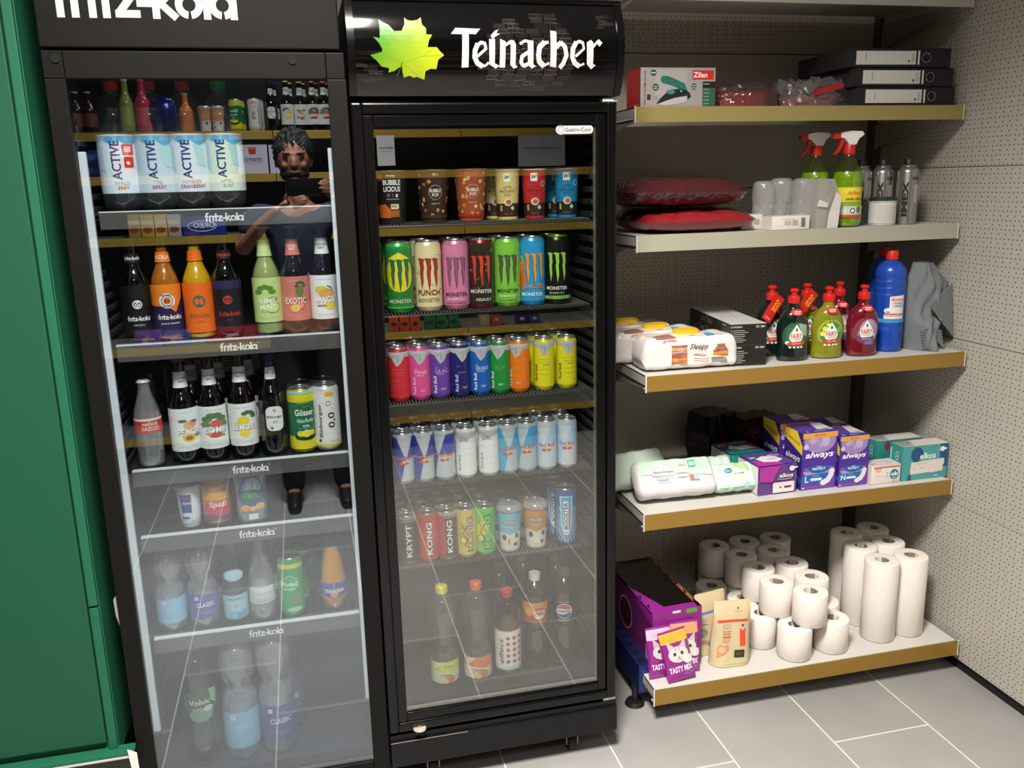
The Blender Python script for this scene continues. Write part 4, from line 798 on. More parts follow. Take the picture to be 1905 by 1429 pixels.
def latte(px, base, l2, lab, tc, extra=0, Y=Y1):
    its = [full(.028, .1, base), ('p', [(-80, -22), (80, -20), (80, -52), (-80, -52)], '3a2420' if base != '1f7fae' else '1c2624'), ('R', 0, 40, 17, 19, 1, 'efece6'), ('t', 0, 41, 12, 'ja!', '1a1a1a', {'b': 1, 'w': 13}), ('t', 0, 17, 5.5, 'LATTE', tc, {'b': .5, 'w': 20}), ('t', 0, 8, 6.5, l2, tc, {'b': .7, 'w': 38}), ('s', [(-10, 1), (10, 1)], .8, tc), ('s', [(-8, -2), (8, -2)], .8, tc), ('e', 2, -18, 11, 9, 'dcd0c0'), ('e', 3, -18, 7, 6, 'b0623a'), ('p', [(14, -26), (20, -32), (14, -38), (8, -32)], 'b9d0b0'), ('r', -18, -32, 6, 14, 'c9a45a'), ('o', 24, 24, 5.5, 7, 1.2, 'e9e4da'), ('t', 2, -46, 2, 'KAFFEE 250 ML', 'a89a90', {'w': 22})]
    return cup(lab, px, .0305, .118, base, its, mat('dedcd8', .3), .003, extra=extra, taper=.8, Y=Y)
latte(944, 'd5bd78', 'MACCHIATO', 'cream yellow latte cup with white lid, beside the copper cup', '6a5a32')
latte(994, 'b8282c', 'ESPRESSO', 'red latte cup with white lid, between the yellow and blue ones', '7a1c20')
lt = latte(1054, '1f7fae', 'CAPPUCCINO', 'blue latte cup with white lid, right end of the top shelf', '123f66')
latte(921, 'd5bd78', 'MACCHIATO', 'cream yellow latte cup half hidden behind the front yellow one', '6a5a32', Y=2.185)
dup(lt, (onY(1034, 370, 2.185).x, 2.185, z1), None, 'blue latte cup half hidden behind the front blue one')
# second shelf: half litre energy cans with a three-scratch claw mark
z2 = F2S[1]+.001; Y2 = 2.11; CR = .0321; CH = .168
def claw(c, s=1., cx=0, edge='1a1a1a'):
    o = []
    for k, (x, l) in enumerate(((-13.5, 50), (.5, 56), (14.5, 46))):
        P = [(x-7, 37), (x-1, 38), (x+6, 35.5), (x+4, 31), (x+5, 14), (x+3.4, 8), (x+4.2, -l*.3), (x+1, -l*.68), (x-.8, -l*.3), (x-2.6, 6), (x-1.2, 12), (x-3, 31)]
        P = [(cx+a*s, b*s+6) for a, b in P]; o += [('p', [(a+.9*(1 if i < 6 else -1), b-.5) for i, (a, b) in enumerate(P)], edge), ('p', P, c)]
    return o
def energy(px, base, items, lab, body=None, extra=0, lid=alu, Y=Y2):
    x = onY(px, 515, Y).x; return can(lab, x, Y, z2, CR, CH, body or base, items, group='half litre energy drink cans in the right cooler', extra=extra, lid=lid, gs=1.2)
MT = lambda c, y=-58: [('t', 0, y, 9, 'MONSTER', c, {'b': .8, 'w': 46})]
jag = lambda c, seed, n=26: [('p', [(a, b), (a+rr.uniform(-9, 9), b+rr.uniform(3, 9)), (a+rr.uniform(-6, 12), b-rr.uniform(2, 7))], rr.choice(c)) for rr in (random.Random(seed),) for a, b in [(rr.uniform(-95, 95), rr.uniform(-70, 66)) for _ in range(n)]]
e1 = energy(743, 'd8c82c', [full(CR, .146, '2a7a3c'), ('p', [(-100, 62), (0, 52), (100, 62), (100, -30), (0, -38), (-100, -30)], '2a7a3c'), ('e', 0, 8, 30, 42, 'dcc92a'), ('p', [(-24, 44), (0, 60), (24, 44)], 'e0d23a')]+claw('1f6a58')+[('t', 0, -38, 13, 'PUNCH', '3a7a30', {'b': 1, 'w': 46})]+MT('cfd6b8', -56)+[('r', 0, -71, 200, 4, '3fae4a')], 'yellow and green energy can with teal claw mark, left end of its shelf', '3aa84a')
e2 = energy(797, 'dccba0', [full(CR, .146, 'dccba0')]+jag(('cdb88a', 'e3d6b4'), 3)+claw('a8322c')+[('t', 0, -38, 13, 'PUNCH', '8a3a22', {'b': 1, 'w': 46})]+MT('9a8a5a', -56), 'cream energy can with red claw mark')
e3 = energy(848, 'd07a9c', [full(CR, .146, 'cf7a9e')]+jag(('c46a90', 'd98aac'), 4)+claw('8a5a72')+MT('4a2a3c', -46)+[('t', 0, -58, 5, 'ENERGY', 'f0c8d8', {'b': .6, 'w': 34}), ('t', 0, -67, 4, 'ULTRA STRAWBERRY', '5a2a40', {'b': .6, 'w': 44})], 'pink energy can with dark claw mark')
e4 = energy(895, '2a241e', [full(CR, .146, '2c2620')]+jag(('8a7a60', '4a4a32', 'a89a80', '1a1612', '5a4432'), 5, 70)+claw('d2402c')+MT('e6e2da', -42)+[('t', 4, -62, 7, 'ASSAULT', 'd8cfc6', {'b': .8, 'w': 32})], 'camouflage energy can with bright red claw mark', '6a1c1c')
e5 = energy(944, '7fc244', [full(CR, .146, '7dc040')]+jag(('70b038', '8ecc58'), 6)+claw('4f5a48')+MT('2f4a22', -44)+[('t', 0, -57, 5, 'ENERGY', 'd6efc0', {'b': .6, 'w': 32}), ('t', 0, -67, 4, 'ULTRA PARADISE', '2f5a22', {'b': .6, 'w': 40})], 'lime green energy can with grey claw mark')
e6 = energy(990, '2f93c8', [full(CR, .146, '2a94cc'), ('p', [(-60, 30), (-28, 36), (-14, 20), (-18, 0), (-10, -20), (-24, -46), (-60, -50)], 'd9662a'), ('e', -34, 10, 12, 18, 'e88a3a'), ('o', -26, 28, 6, 10, 1.5, 'a8d8ec'), ('p', [(-40, 6), (-30, 0), (-36, -14)], '5a2a1a')]+claw('e39a3c', 1, 4)+[('t', 4, -38, 13, 'JUICED', 'e2813a', {'b': 1, 'w': 48})]+MT('e6eef2', -56), 'bright blue energy can with orange claw mark')
e7 = energy(1036, '14150f', [full(CR, .146, '121310')]+claw('93cc4a')+MT('e6e8e0', -44)+[('t', 0, -56, 5, 'ENERGY', 'a9b89a', {'b': .6, 'w': 32}), ('r', 0, -67, 200, 8, '9ac862'), ('t', 0, -67, 4.6, 'ZERO SUGAR', '2a3a1a', {'b': .8, 'w': 38})], 'black energy can with lime claw mark, right end of its shelf', lid=mat('8fae3c', .25, .8))
for s, n in zip((e1, e2, e3, e4, e5, e6, e7), ('yellow and green', 'cream', 'pink', 'camouflage', 'lime green', 'bright blue', 'black')):
    dup(s, (s.location.x-.004, 2.182, z2), None, 'half litre can directly behind the front %s one' % n)
# third and fourth shelves: slim quarter litre cans
SR = .0262; SHh = .133
def slim(px, zt, Y, items, body, lab, grp, extra=0, py=690): x = onY(px, py, Y).x; return can(lab, x, Y, zt, SR, SHh, body, items, group=grp, extra=extra, name='slim_drinks_can')
z3 = F2S[2]+.001; GA = 'coloured slim energy cans on the third shelf'
def edition(base, word, wc='dfe0ea', sil='b2b2b6', lines=True, tc='e6e4e8', seed=1):
    o = [full(SR, .112, base), ('p', [(-90, 57), (90, 57), (90, 48), (60, 50), (40, 42), (22, 46), (12, 30), (2, 22), (-6, 34), (-12, 44), (-30, 48), (-60, 44), (-90, 48)], sil), ('s', [(2, 50), (6, 40), (3, 32)], 1.4, '77777c'), ('s', [(-6, 50), (-3, 44), (0, 46)], 1, '8a8a90')]
    if word: o += [('t', -8, 12, 3, 'THE', wc, {'b': .6}), ('t', 6, 4, 9, word, wc, {'w': 32, 'b': .4}), ('t', 2, -4, 3.4, 'EDITION', wc, {'b': .6, 'w': 20}), ('t', -12, -30, 8, 'Red Bull', tc, {'rot': 90, 'b': 1, 'w': 42}), ('r', 8, -40, 14, 1, tc), ('r', 8, -43, 10, 1, tc)]
    elif lines: o += [('s', [(-10, 14+7*0), (18, 14)], .6, wc), ('s', [(-10, 6), (18, 6)], .6, wc), ('r', 8, 0, 16, 1.4, '5a8a9a'), ('s', [(-10, -12), (18, -12)], .5, wc), ('s', [(-10, -24), (18, -24)], .5, wc), ('t', -19, -20, 7, 'Red Bull', '6a6a2a', {'rot': 90, 'b': .8, 'w': 40})]
    return o
rowA = [(742, 'c82c38', None, 'e88a70', 'red', 'd8dce4'), (781, 'd84f92', 'PINK', 'f0b8d4', 'hot pink', 'f0c8dc'), (818, '6a3f9e', 'LILAC', 'c9a8e0', 'purple', 'e6e0f0'), (855, '26226a', '', '8a86b8', 'navy blue', 'c9c8e0'), (893, '1f5cb4', 'SEA BLUE', 'cfe0f4', 'mid blue', 'e6ecf6'), (930, '1f8a3a', 'CACTUS', '5ab06a', 'green', 'e6f0e6'), (966, 'e8761c', '', 'f0a860', 'orange', 'f0dcc8'), (1012, 'dcd222', None, '9a9a2a', 'left-hand yellow', 'd8d8d8'), (1054, 'dcd222', None, '9a9a2a', 'right-hand yellow', 'd8d8d8')]
for k, (px, base, word, wc, nm, tc) in enumerate(rowA):
    its = edition(base, word if word else (None if word is None else ' '), wc, tc=tc)
    s = slim(px, z3, 2.1, its, base, 'slim %s energy can at the front of the third shelf' % nm, GA, extra=(-14, -6, 0, 10, 0, -16, -24, -4, 4)[k])
    for q in range(3 if k > 6 else 2 if k in (1, 2, 4) else 1): dup(s, (s.location.x-.0025*(q+1), 2.1+.0555*(q+1), z3), None, 'slim %s energy can, %s behind the front one' % (nm, ('first', 'second', 'third')[q]))
z4 = F2S[3]+.001; GB = 'blue, white and silver slim energy cans on the fourth shelf'
def classic(ca, cb, word='Red Bull', tc='c23a3c', x0=0):
    return [full(SR, .112, cb), ('p', [(-82, 56), (-24+x0, 56), (-4+x0, 4), (-82, 4)], ca), ('p', [(82, 56), (20+x0, 56), (0+x0, 4), (82, 4)], ca) if 0 else ('p', [(x0, 4), (18+x0, 56), (82, 56), (82, 4)], ca), ('p', [(x0-20, -4), (x0-2, -4), (x0-12, -56), (x0-40, -56)], 'cfd0d4') if 0 else ('p', [(x0, 0), (24+x0, -56), (82, -56), (82, 0)], ca) if 0 else ('p', [(x0-30, 2), (x0-2, 2), (x0-16, -56), (x0-82, -56), (x0-82, 2)], ca),
            ('t', 0, 3, 9, word, tc, {'b': .8, 'w': 42}), ('p', [(-13, -12), (-8, -5), (-2, -9), (0, -4), (3, -9), (9, -5), (13, -11), (6, -14), (0, -12), (-6, -15)], 'c8523a'), ('e', 0, -6, 4, 4, 'd9b84a')]
white_its = [full(SR, .112, 'e3e4e6'), ('p', [(-80, 57), (80, 57), (80, 50), (40, 46), (10, 40), (4, 30), (-6, 34), (-14, 28), (-22, 40), (-50, 50), (-80, 50)], 'b4b5b8'), ('s', [(-12, 50), (-6, 40), (2, 42), (-4, 34)], 1.6, '77787c'), ('s', [(-16, 20), (-15, 12)], 1.2, '77787c'), ('t', -18, -24, 7, 'Red Bull', '8a8b8e', {'rot': 90, 'b': .8, 'w': 40}), ('s', [(-8, 14), (20, 14)], .4, 'c2c3c6'), ('s', [(-8, 0), (20, 0)], .4, 'c2c3c6'), ('s', [(-8, -14), (20, -14)], .4, 'c2c3c6'), ('s', [(-8, -30), (20, -30)], .4, 'c2c3c6')]
B1 = ('34409a', 'b9bcc4'); B2 = ('3f9ec8', 'b4bcc6'); B3 = ('a9c6e2', 'c9cfd8')
rowB = [(750, classic(*B1, x0=8), 'b4b8c0', 'dark blue and silver', 'leftmost'), (788, classic(*B1, x0=4), 'b4b8c0', 'dark blue and silver', 'second from left'), (827, classic(*B1, x0=-14), 'b4b8c0', 'dark blue and silver', 'third from left'), (867, white_its, 'dddee0', 'plain white', 'left-hand white'), (909, white_its, 'dddee0', 'plain white', 'right-hand white'), (945, classic(*B2, x0=6), 'b0b8c0', 'turquoise and silver', 'left-hand turquoise'), (980, classic(*B2, x0=-10), 'b0b8c0', 'turquoise and silver', 'right-hand turquoise'), (1017, classic(*B3, x0=-6, tc='c2484a'), 'c0c6cc', 'pale blue', 'left-hand pale blue'), (1055, classic(*B3, x0=-4, tc='c2484a'), 'c0c6cc', 'pale blue', 'right-hand pale blue')]
for k, (px, its, body, nm, wh) in enumerate(rowB):
    s = slim(px, z4, 2.095, its, body, '%s slim energy can in front, %s' % (nm, wh), GB, py=840)
    for q in range(2): dup(s, (s.location.x-.002*(q+1), 2.095+.056*(q+1), z4), None, 'slim can %s behind the %s front one, fourth shelf' % (('just', 'two places')[q], wh))
# fifth shelf
z5 = F2S[4]+.001; GK = 'striped slim cans with vertical lettering on the fifth shelf'
def kong(c, word='KONG', ear='e6e3de', wc='e6e3de', back=None):
    return [full(SR, .112, c)]+(back or [])+[('t', 0, 0, 17, word, '2a2624', {'rot': 90, 'b': 2.2, 'w': 94}), ('t', 0, 0, 14, word, wc, {'rot': 90, 'b': 1, 'w': 88})]
ape = lambda c: [('e', -16, 4, 15, 26, c), ('s', [(-24, 30), (-14, 14), (-18, 0), (-8, -14), (-14, -34)], 2, '4a3a22'), ('s', [(-8, 24), (-12, 6)], 2, '4a3a22'), ('e', -18, -16, 9, 10, 'e3c95a'), ('o', -18, -16, 9, 10, 1.5, '4a3a22')]
for px, its, body, lab, ex in ((758, kong('3a3836', 'KRYPT', wc='dcd9d4'), '8a8884', 'charcoal slim can with vertical white lettering, left end of the fifth shelf', 8), (797, kong('b83c38'), 'b83c38', 'red slim can with vertical white lettering, second on the fifth shelf', 6), (833, kong('423a38', back=[('r', -26, 0, 30, 112, 'b0282c')]), 'a89a94', 'black and red slim can with vertical lettering, third on the fifth shelf', 12), (868, kong('cdb45c', wc='b9a88a', back=ape('bfa24a')), 'c9b46a', 'golden slim can with ape drawing', 22), (903, kong('4fae4a', wc='8fce5a', back=[('r', -26, 0, 26, 112, '7ab84a')]+ape('c9c23a')), '6fbf5a', 'green slim can with ape drawing', 14)):
    s = slim(px, z5, 2.1, its, body, lab, GK, extra=ex, py=1000)
    for q in range(2): dup(s, (s.location.x-.003*(q+1), 2.156+.056*q, z5), None, lab.split(',')[0]+(', first behind the front one' if not q else ', second behind the front one'))
cow = lambda: [('p', [(-70, -14), (-20, -10), (0, -16), (24, -8), (70, -14), (70, -60), (-70, -60)], 'd9d3ca'), ('e', -18, -24, 7, 8, '4a3f38'), ('e', 22, -20, 6, 7, '4a3f38'), ('e', 18, -44, 7, 5, '4a3f38')]
mug = [('R', 0, -34, 18, 26, 6, 'e3d2b8'), ('r', -3, -36, 7, 16, 'b58a5a')]
for px, base, lab, top in ((948, '79b6d6', 'pale blue iced coffee cup with domed lid, left of the orange one', 933), (997, 'c98a52', 'orange brown iced coffee cup with domed lid, left of the blue booster can', 925)):
    c = cup(lab, px, .0335, .128, base, [full(.03, .1, base)]+cow()+(mug if base[0] == '7' else [('e', 0, -44, 14, 10, 'e6ddd0'), ('s', [(-9, -48), (0, -52), (9, -48)], 1.2, '4a3f38')])+[('R', 0, 18, 36, 12, 6, '2f2a2a'), ('R', 0, 18, 33, 9.4, 4.7, 'dcd6cc'), ('t', 0, 18, 5.6, 'CAFFREDDO', '3a2a26', {'b': 1, 'w': 30}), ('s', [(-14, 6), (14, 6)], 1.2, 'e6e4e0'), ('s', [(-10, 2), (10, 2)], .8, 'e6e4e0')], clear({'7': '3c9ac4', 'c': 'b8502c'}[base[0]], .14, .05, dif=.35), .018, Y=2.11, z=z5, group='iced coffee cups on the fifth shelf', dome=True, extra=2)
    dup(c, (c.location.x-.004, 2.183, z5), None, lab.split(' cup')[0]+' cup directly behind the front one')
rays = [('s', [(10*cos(RAD(a)), 10*sin(RAD(a))-14), (44*cos(RAD(a)), 54*sin(RAD(a))-14)], 2.6, '9cc6e2') for a in range(0, 360, 12)]
x = onY(1052, 960, 2.105).x
s = can('tall blue can with white sunburst and vertical lettering, right end of the fifth shelf', x, 2.105, z5, .0292, .158, '2f5f92', [full(.0292, .138, '2d5c90')]+rays+[('p', [(-17, 60), (17, 60), (13, -20), (6, -46), (-6, -46), (-13, -20)], 'dfe6ee'), ('p', [(-14, 58), (14, 58), (11, -18), (5, -42), (-5, -42), (-11, -18)], '3f9ad0'), ('r', -1, 4, 13, 86, 'e6e8ec'), ('t', -1, 6, 10.5, 'BOOSTER', '1c2430', {'rot': 90, 'b': 1, 'w': 76}), ('t', 9, -8, 3, 'ENERGY DRINK', 'c8423c', {'rot': 90, 'b': .6, 'w': 44})], extra=4, group='tall blue booster cans')
dup(s, (x-.014, 2.17, z5), None, 'tall blue sunburst can directly behind the front one')
# cooler floor: large soda bottles
z6 = .2085; GS = 'soda bottles on the floor of the right cooler'
def soda2(r, h, waist=.8): return smoothp(scale([(0, .02), (.6, 0), (.9, .015), (1, .06), (1, .34), (.96, .39), (waist, .46), (waist*.97, .5), (waist, .54), (.95, .64), (1, .72), (.96, .79), (.75, .87), (.42, .92), (.34, .935)], r, h), 2)+[(.34*r, .965*h)]
def big(label, px, Y, r, h, capc, its, zl, bodym, drink=None, prof=None, extra=0, capr=.0155):
    x = onY(px, 1160, Y).x; return bottle(label, x, Y, z6, prof or soda2(r, h), h, bodym, capc, .935*h, capr, its, zl, name='soda_bottle', crown=False, lobes=1, group=GS, liquid=drink, extra=extra)
grey_tea = clear('c3c2c0', .1, .03, dif=.03)
eis = lambda c1, c2, tc, w_: [full(.037, .062, c2), ('p', [(-116, 31), (116, 31), (116, 8), (20, -2), (-20, 4), (-116, 8)], c1), ('p', [(-30, 28), (-6, 28), (-30, 8)], 'e6e2dc'), ('t', -22, 22, 4, 'G', '5a5a5a', {'b': 1}), ('t', 12, 18, 7.5, w_, tc, {'w': 24}), ('s', arc(6, -16, 18, 10, 10, 170, 12), 1.6, 'a8683a'), ('e', 12, -18, 15, 11, 'bf7f46'), ('p', [(-8, -30), (4, -12), (10, -30)], 'e3c24a'), ('e', 0, -24, 6, 8, 'e3c95a'), ('s', [(-16, -4), (16, -6)], 1.2, 'a8683a')]
big('iced tea bottle with yellow cap and yellow label, cooler floor left', 824, 2.105, .0375, .292, 'd3c62e', eis('c9cc5a', 'd8dcb8', '6a6a3a', 'Eistee'), .058, grey_tea)
big('iced tea bottle with orange cap and orange label, second on the cooler floor', 887, 2.102, .0375, .292, 'd9642c', eis('dc7a4a', 'e3cdb8', 'c8643a', 'Pfirsich'), .06, grey_tea)
ef = smoothp(scale([(0, .02), (.6, 0), (.9, .015), (1, .06), (1, .14), (.97, .17), (1, .2), (1, .72), (.96, .79), (.75, .87), (.42, .92), (.36, .935)], .0345, .268), 2)+[(.0135, .258)]
effs = [('r', 0, 0, 217, 112, 'dcdad8'), ('r', 0, 58, 217, 3, 'd9a03a'), ('t', -19, 0, 13, 'effect', '3a3c46', {'rot': 90, 'b': .8, 'w': 74, 'i': .2})]+[('e', cx, y, 5.2, 5.2, 'b83a40') for cx in (0, 17, 34) for y in (38, 21, 4, -13, -30)]+[('s', [(-6, -47), (22, -47)], .8, '4a4a50'), ('r', 0, -54, 217, 4, '9aa4b4')]
big('clear bottle with red cap and white label of red dots, middle of the cooler floor', 944, 2.082, .0345, .268, 'b8262a', effs, .105, clear('eec8b8', .1, .03), (.22, clear('d9a890', .04, .03)), ef)
sw = smoothp(scale([(0, .02), (.6, 0), (.9, .015), (1, .06), (1, .3), (.9, .36), (.84, .42), (.9, .46), (1, .5), (1, .76), (.93, .83), (.7, .89), (.42, .925), (.34, .935)], .0345, .285), 2)+[(.0125, .272)]
sws = [full(.0345, .058, 'a8482a'), ('p', [(-108, 29), (108, 29), (108, 4), (-10, 2), (-108, 6)], 'd38a3c'), ('e', -18, 2, 13, 12, 'e0a62c'), ('r', 0, -27, 217, 3, 'd9794a'), ('e', 12, -2, 17, 18, 'dfd6c8'), ('e', 12, 5, 15, 10, 'c2402c'), ('t', 12, 3, 7, 'SCHWIP', 'efe6dc', {'b': 1, 'w': 28}), ('t', 12, -6, 7, 'SCHWAP', 'b03a28', {'b': 1, 'w': 28})]
big('cola orange bottle with white cap and round red badge, right of the red dotted one', 996, 2.125, .0345, .285, 'dcdcdc', sws, .182, clear('d8cfc4', .1, .03, dif=.02), (.2, clear('4a3a30', .05, .03)), sw)
pe = [('o', 0, 0, 1, 1, 1, '3a4a6a'), ('e', 0, 4, 17.5, 17.5, 'e6e6e8'), ('e', 0, 4, 16, 16, 'e9e9ec'), ('p', [(-15.5, 8)]+[(16*cos(RAD(a)), 4+16*sin(RAD(a))) for a in range(165, 10, -10)]+[(15.5, 10), (6, 8.5), (-6, 10)], 'c2383c'), ('p', [(-15, -1.5), (-5, -4), (6, -1), (15, .5)]+[(16*cos(RAD(a)), 4+16*sin(RAD(a))) for a in range(-15, -165, -10)], '2f3f8a'), ('t', 0, 3.6, 5.4, 'PEPSI', '1c1c28', {'b': 1.2, 'w': 26}), ('s', [(-11, 25), (11, 25)], 1, 'd8d8da'), ('s', [(-13, -18), (13, -18)], 1.2, 'd8d8da')]
big('dark cola bottle with round red, white and blue emblem, cooler floor right', 1050, 2.125, .0335, .285, '4a4a4c', [('r', 0, 0, 120, 42, clear('5a6a8a', .05))]+sc(pe, 1.25), .17, clear('b9bcc0', .1, .03, dif=.02), (.2, clear('565a60', .05, .03)), sw)
for px, capc, n, Yq in ((975, 'd9d9d9', 'clear bottle with white cap behind the round badge bottle', 2.26), (931, '8a3a44', 'clear bottle with dim red cap behind the red dotted one', 2.215), (1036, '6a6a6a', 'clear domed bottle behind the dark cola bottle', 2.22)):
    big(n+', right cooler floor', px, Yq, .0335, .285, capc, None, .1, clear('c9cccc', .1, .03, dif=.03), prof=sw)
# ================================================================ goods on the white shelves
za, zb_, zc, zd, ze = .112, .607, 1.008, 1.379, 1.713
def pkg(name, label, cat, xl, xr, yf, z0, h, d, front, side, top, items=None, left=None, tops=None, rot=0, group=None, rough=.4, right=None, tilt=0):
    w = xr-xl; t = empty(name, label, cat, ((xl+xr)/2, yf+d/2, z0), RAD(rot), group)
    MB().box((-w/2, -d/2, 0), (w/2, d/2, h), mat(front, rough), .0012).build('carton', t, 30)
    if items: gfx('front_print', items, flat_map((0, -d/2, h/2)), t, lim=(-w/2, w/2, -h/2, h/2), off=.0004)
    gfx('side_print', [('r', 0, 0, d*996, h*996, side)]+(left or []), flat_map((-w/2, 0, h/2), (0, -1, 0), (0, 0, 1)), t, lim=(-d/2, d/2, -h/2, h/2), off=.0004)
    gfx('top_print', [('r', 0, 0, w*996, d*996, top)]+(tops or []), flat_map((0, 0, h), (1, 0, 0), (0, 1, 0)), t, lim=(-w/2, w/2, -d/2, d/2), off=.0004)
    return t
# ---- bottom shelf: paper rolls
paper = mat('e4ddd6', .9, noise=.5); core = mat('8f8476', .85)
def roll(r, h):
    t = empty('toilet_roll' if h < .15 else 'kitchen_roll', 'x', 'paper roll', (0, 0, 0))
    pf = [(.021, 0), (r-.003, 0), (r, .003), (r, h*.5), (r, h-.004), (r-.002, h-.0008), (r-.006, h), (.021, h-.0005), (.0205, h-.004), (.0205, .004)]
    MB().lathe(pf, paper, 36, lambda th, z: 1+.006*sin(th*2+z*30), closed=True).build('paper_roll', t, 50)
    MB().lathe([(.0195, .001), (.0205, .001), (.0205, h-.002), (.0195, h-.002)], core, 24, lambda th, z: 1+.12*cos(2*th), closed=True).build('cardboard_core', t, 50)
    return t
RU = [(1.285, 2.525, 'upper toilet roll at the back left corner of the stack'), (1.3985, 2.528, 'upper toilet roll, middle of the back row'), (1.515, 2.526, 'upper toilet roll, right end of the back row'), (1.336, 2.432, 'upper toilet roll, left one of the second row from the back'), (1.455, 2.434, 'upper toilet roll, right one of the second row from the back'), (1.341, 2.327, 'upper toilet roll, left one of the third row from the back'), (1.46, 2.329, 'upper toilet roll, right one of the third row from the back'), (1.345, 2.222, 'upper toilet roll at the left behind the foremost upper one'), (1.466, 2.224, 'upper toilet roll at the right behind the foremost upper one'), (1.4085, 2.137, 'foremost toilet roll of the upper layer')]
RL = [(1.298, 2.228, 'lower toilet roll at the front left, behind the dog treat bags'), (1.36, 2.134, 'foremost toilet roll of the lower layer, closest to the gold rail'), (1.49, 2.143, 'lower toilet roll at the front right beside the kitchen rolls'), (1.41, 2.238, None), (1.524, 2.248, 'lower toilet roll next to the tall kitchen rolls, second row'), (1.296, 2.334, 'lower toilet roll at the left edge of the stack, third row'), (1.406, 2.344, None), (1.52, 2.354, None), (1.236, 2.442, 'small looking lower toilet roll at the far left, half behind the treat bags'), (1.344, 2.44, None), (1.45, 2.448, None), (1.295, 2.545, 'lower toilet roll under the back left corner roll'), (1.40, 2.55, None), (1.515, 2.555, None)]
proto = roll(.0512, .101); first = True
for L_, z, g in ((RU, za+.1015, 'upper toilet rolls'), (RL, za, 'lower toilet rolls')):
    for x, y, lab in L_:
        if lab is None: continue
        o = proto if first else dup(proto, (0, 0, 0)); first = False
        o.location = (x, y, z); o.rotation_euler = (0, 0, random.uniform(0, 6)); o['label'] = lab; o['group'] = g
for x, y in [(a, b) for a, b, l in RL if l is None]:
    o = dup(proto, (x, y, za)); o['label'] = 'toilet roll hidden inside the lower layer of the stack'; o['group'] = 'hidden toilet rolls'
kp = roll(.0508, .258)
for k, (x, y, lab) in enumerate(((1.667, 2.162, 'front left tall kitchen roll, nearest the toilet rolls'), (1.7735, 2.168, 'front right tall kitchen roll beside the punched side wall'), (1.669, 2.272, 'middle left tall kitchen roll'), (1.774, 2.28, 'middle right tall kitchen roll'), (1.69, 2.38, 'back left tall kitchen roll'), (1.797, 2.392, 'back right tall kitchen roll'))):
    o = kp if k == 0 else dup(kp, (0, 0, 0)); o.location = (x, y, za); o.rotation_euler = (0, 0, k*1.3); o['label'] = lab; o['group'] = 'tall kitchen rolls'
# ---- cat food display box and pouches
PU = '8a2382'; PU2 = '5f1a56'
w, d, h = .158, .36, .187
t = empty('pet_food_box', 'long purple cat food display box with clear film top, lower left', 'pet food box', (.986, 2.165+d/2, za), RAD(1.5))
b = MB(); b.box((-w/2, -d/2, 0), (w/2, d/2, .003), mat(PU)); b.box((-w/2, -d/2, 0), (-w/2+.002, d/2, h*.93), mat(PU2, .4)); b.box((w/2-.002, -d/2, 0), (w/2, d/2, h*.93), mat(PU2, .4)); b.box((-w/2, -d/2, 0), (w/2, -d/2+.002, h), mat(PU, .35)); b.box((-w/2, d/2-.002, 0), (w/2, d/2, h*1.0), mat('3c1a30', .4))
b.prism([(-w/2, -d/2), (w/2, -d/2), (w/2, -d/2+.03), (.03, -d/2+.03), (-.03, -d/2+.028), (-w/2, -d/2+.19)], h-.003, h-.001, mat(PU, .35), 'z'); b.box((w/2-.012, -d/2, h-.0028), (w/2, d/2, h-.001), mat('8a5a3c', .4)); b.build('carton', t, 30)
MB().box((-w/2+.004, -d/2+.004, .004), (w/2-.004, d/2-.004, h*.72), mat('2a0f18', .6, noise=.4), .004).build('pouches_inside', t, 30)
b = MB(); vs = []; n = 16
for j in range(n+1):
    for i in range(9): x = -w/2+.003+(w-.006)*i/8; y = -d/2+.02+(d-.03)*j/n; vs.append((x, y, h-.001-.004*(1-(2*i/8-1)**2)+.0012*sin(i*3+j*2.1)))
b.add(vs, [(j*9+i, j*9+i+1, j*9+i+10, j*9+i+9) for j in range(n) for i in range(8)], clear('8a6a70', .12, .05, wrinkle=.5)); b.build('clear_film', t, 60)
gfx('front_print', [('r', 0, 0, w*990, h*990, PU), ('r', 46, 84, 34, 14, '5a9a3a'), ('R', -2, 86, 26, 8, 1, 'd9c9d6'), ('e', 58, 10, 10, 30, 'b9a0b8'), ('s', [(60, 34), (48, 6), (62, -22)], 3, 'd9d3d8'), ('t', 62, -44, 15, 'Mix', 'efe6ee', {'b': 1, 'w': 24}), ('o', 62, -60, 7, 3, .8, 'd9b9d4')], flat_map((0, -d/2, h/2)), t, lim=(-w/2, w/2, -h/2, h/2))
gfx('side_print', [('r', 0, 0, d*990, h*900, PU2), ('p', [(d*495, 88), (d*495, 50), (d*100, 88)], PU), ('o', -20, 0, 52, 52, 4, 'c9a9b8'), ('e', -20, 0, 48, 48, '3c1a24'), ('r', 150, -50, 26, 46, 'c9b9c6'), ('r', 150, -50, 22, 3, '5a3a52'), ('r', 150, -60, 22, 2, '5a3a52'), ('r', 100, -10, 30, 3, '7a4a72'), ('r', 100, -20, 40, 3, '7a4a72')], flat_map((-w/2, 0, h/2), (0, -1, 0), (0, 0, 1)), t, lim=(-d/2, d/2, -h/2, h/2))
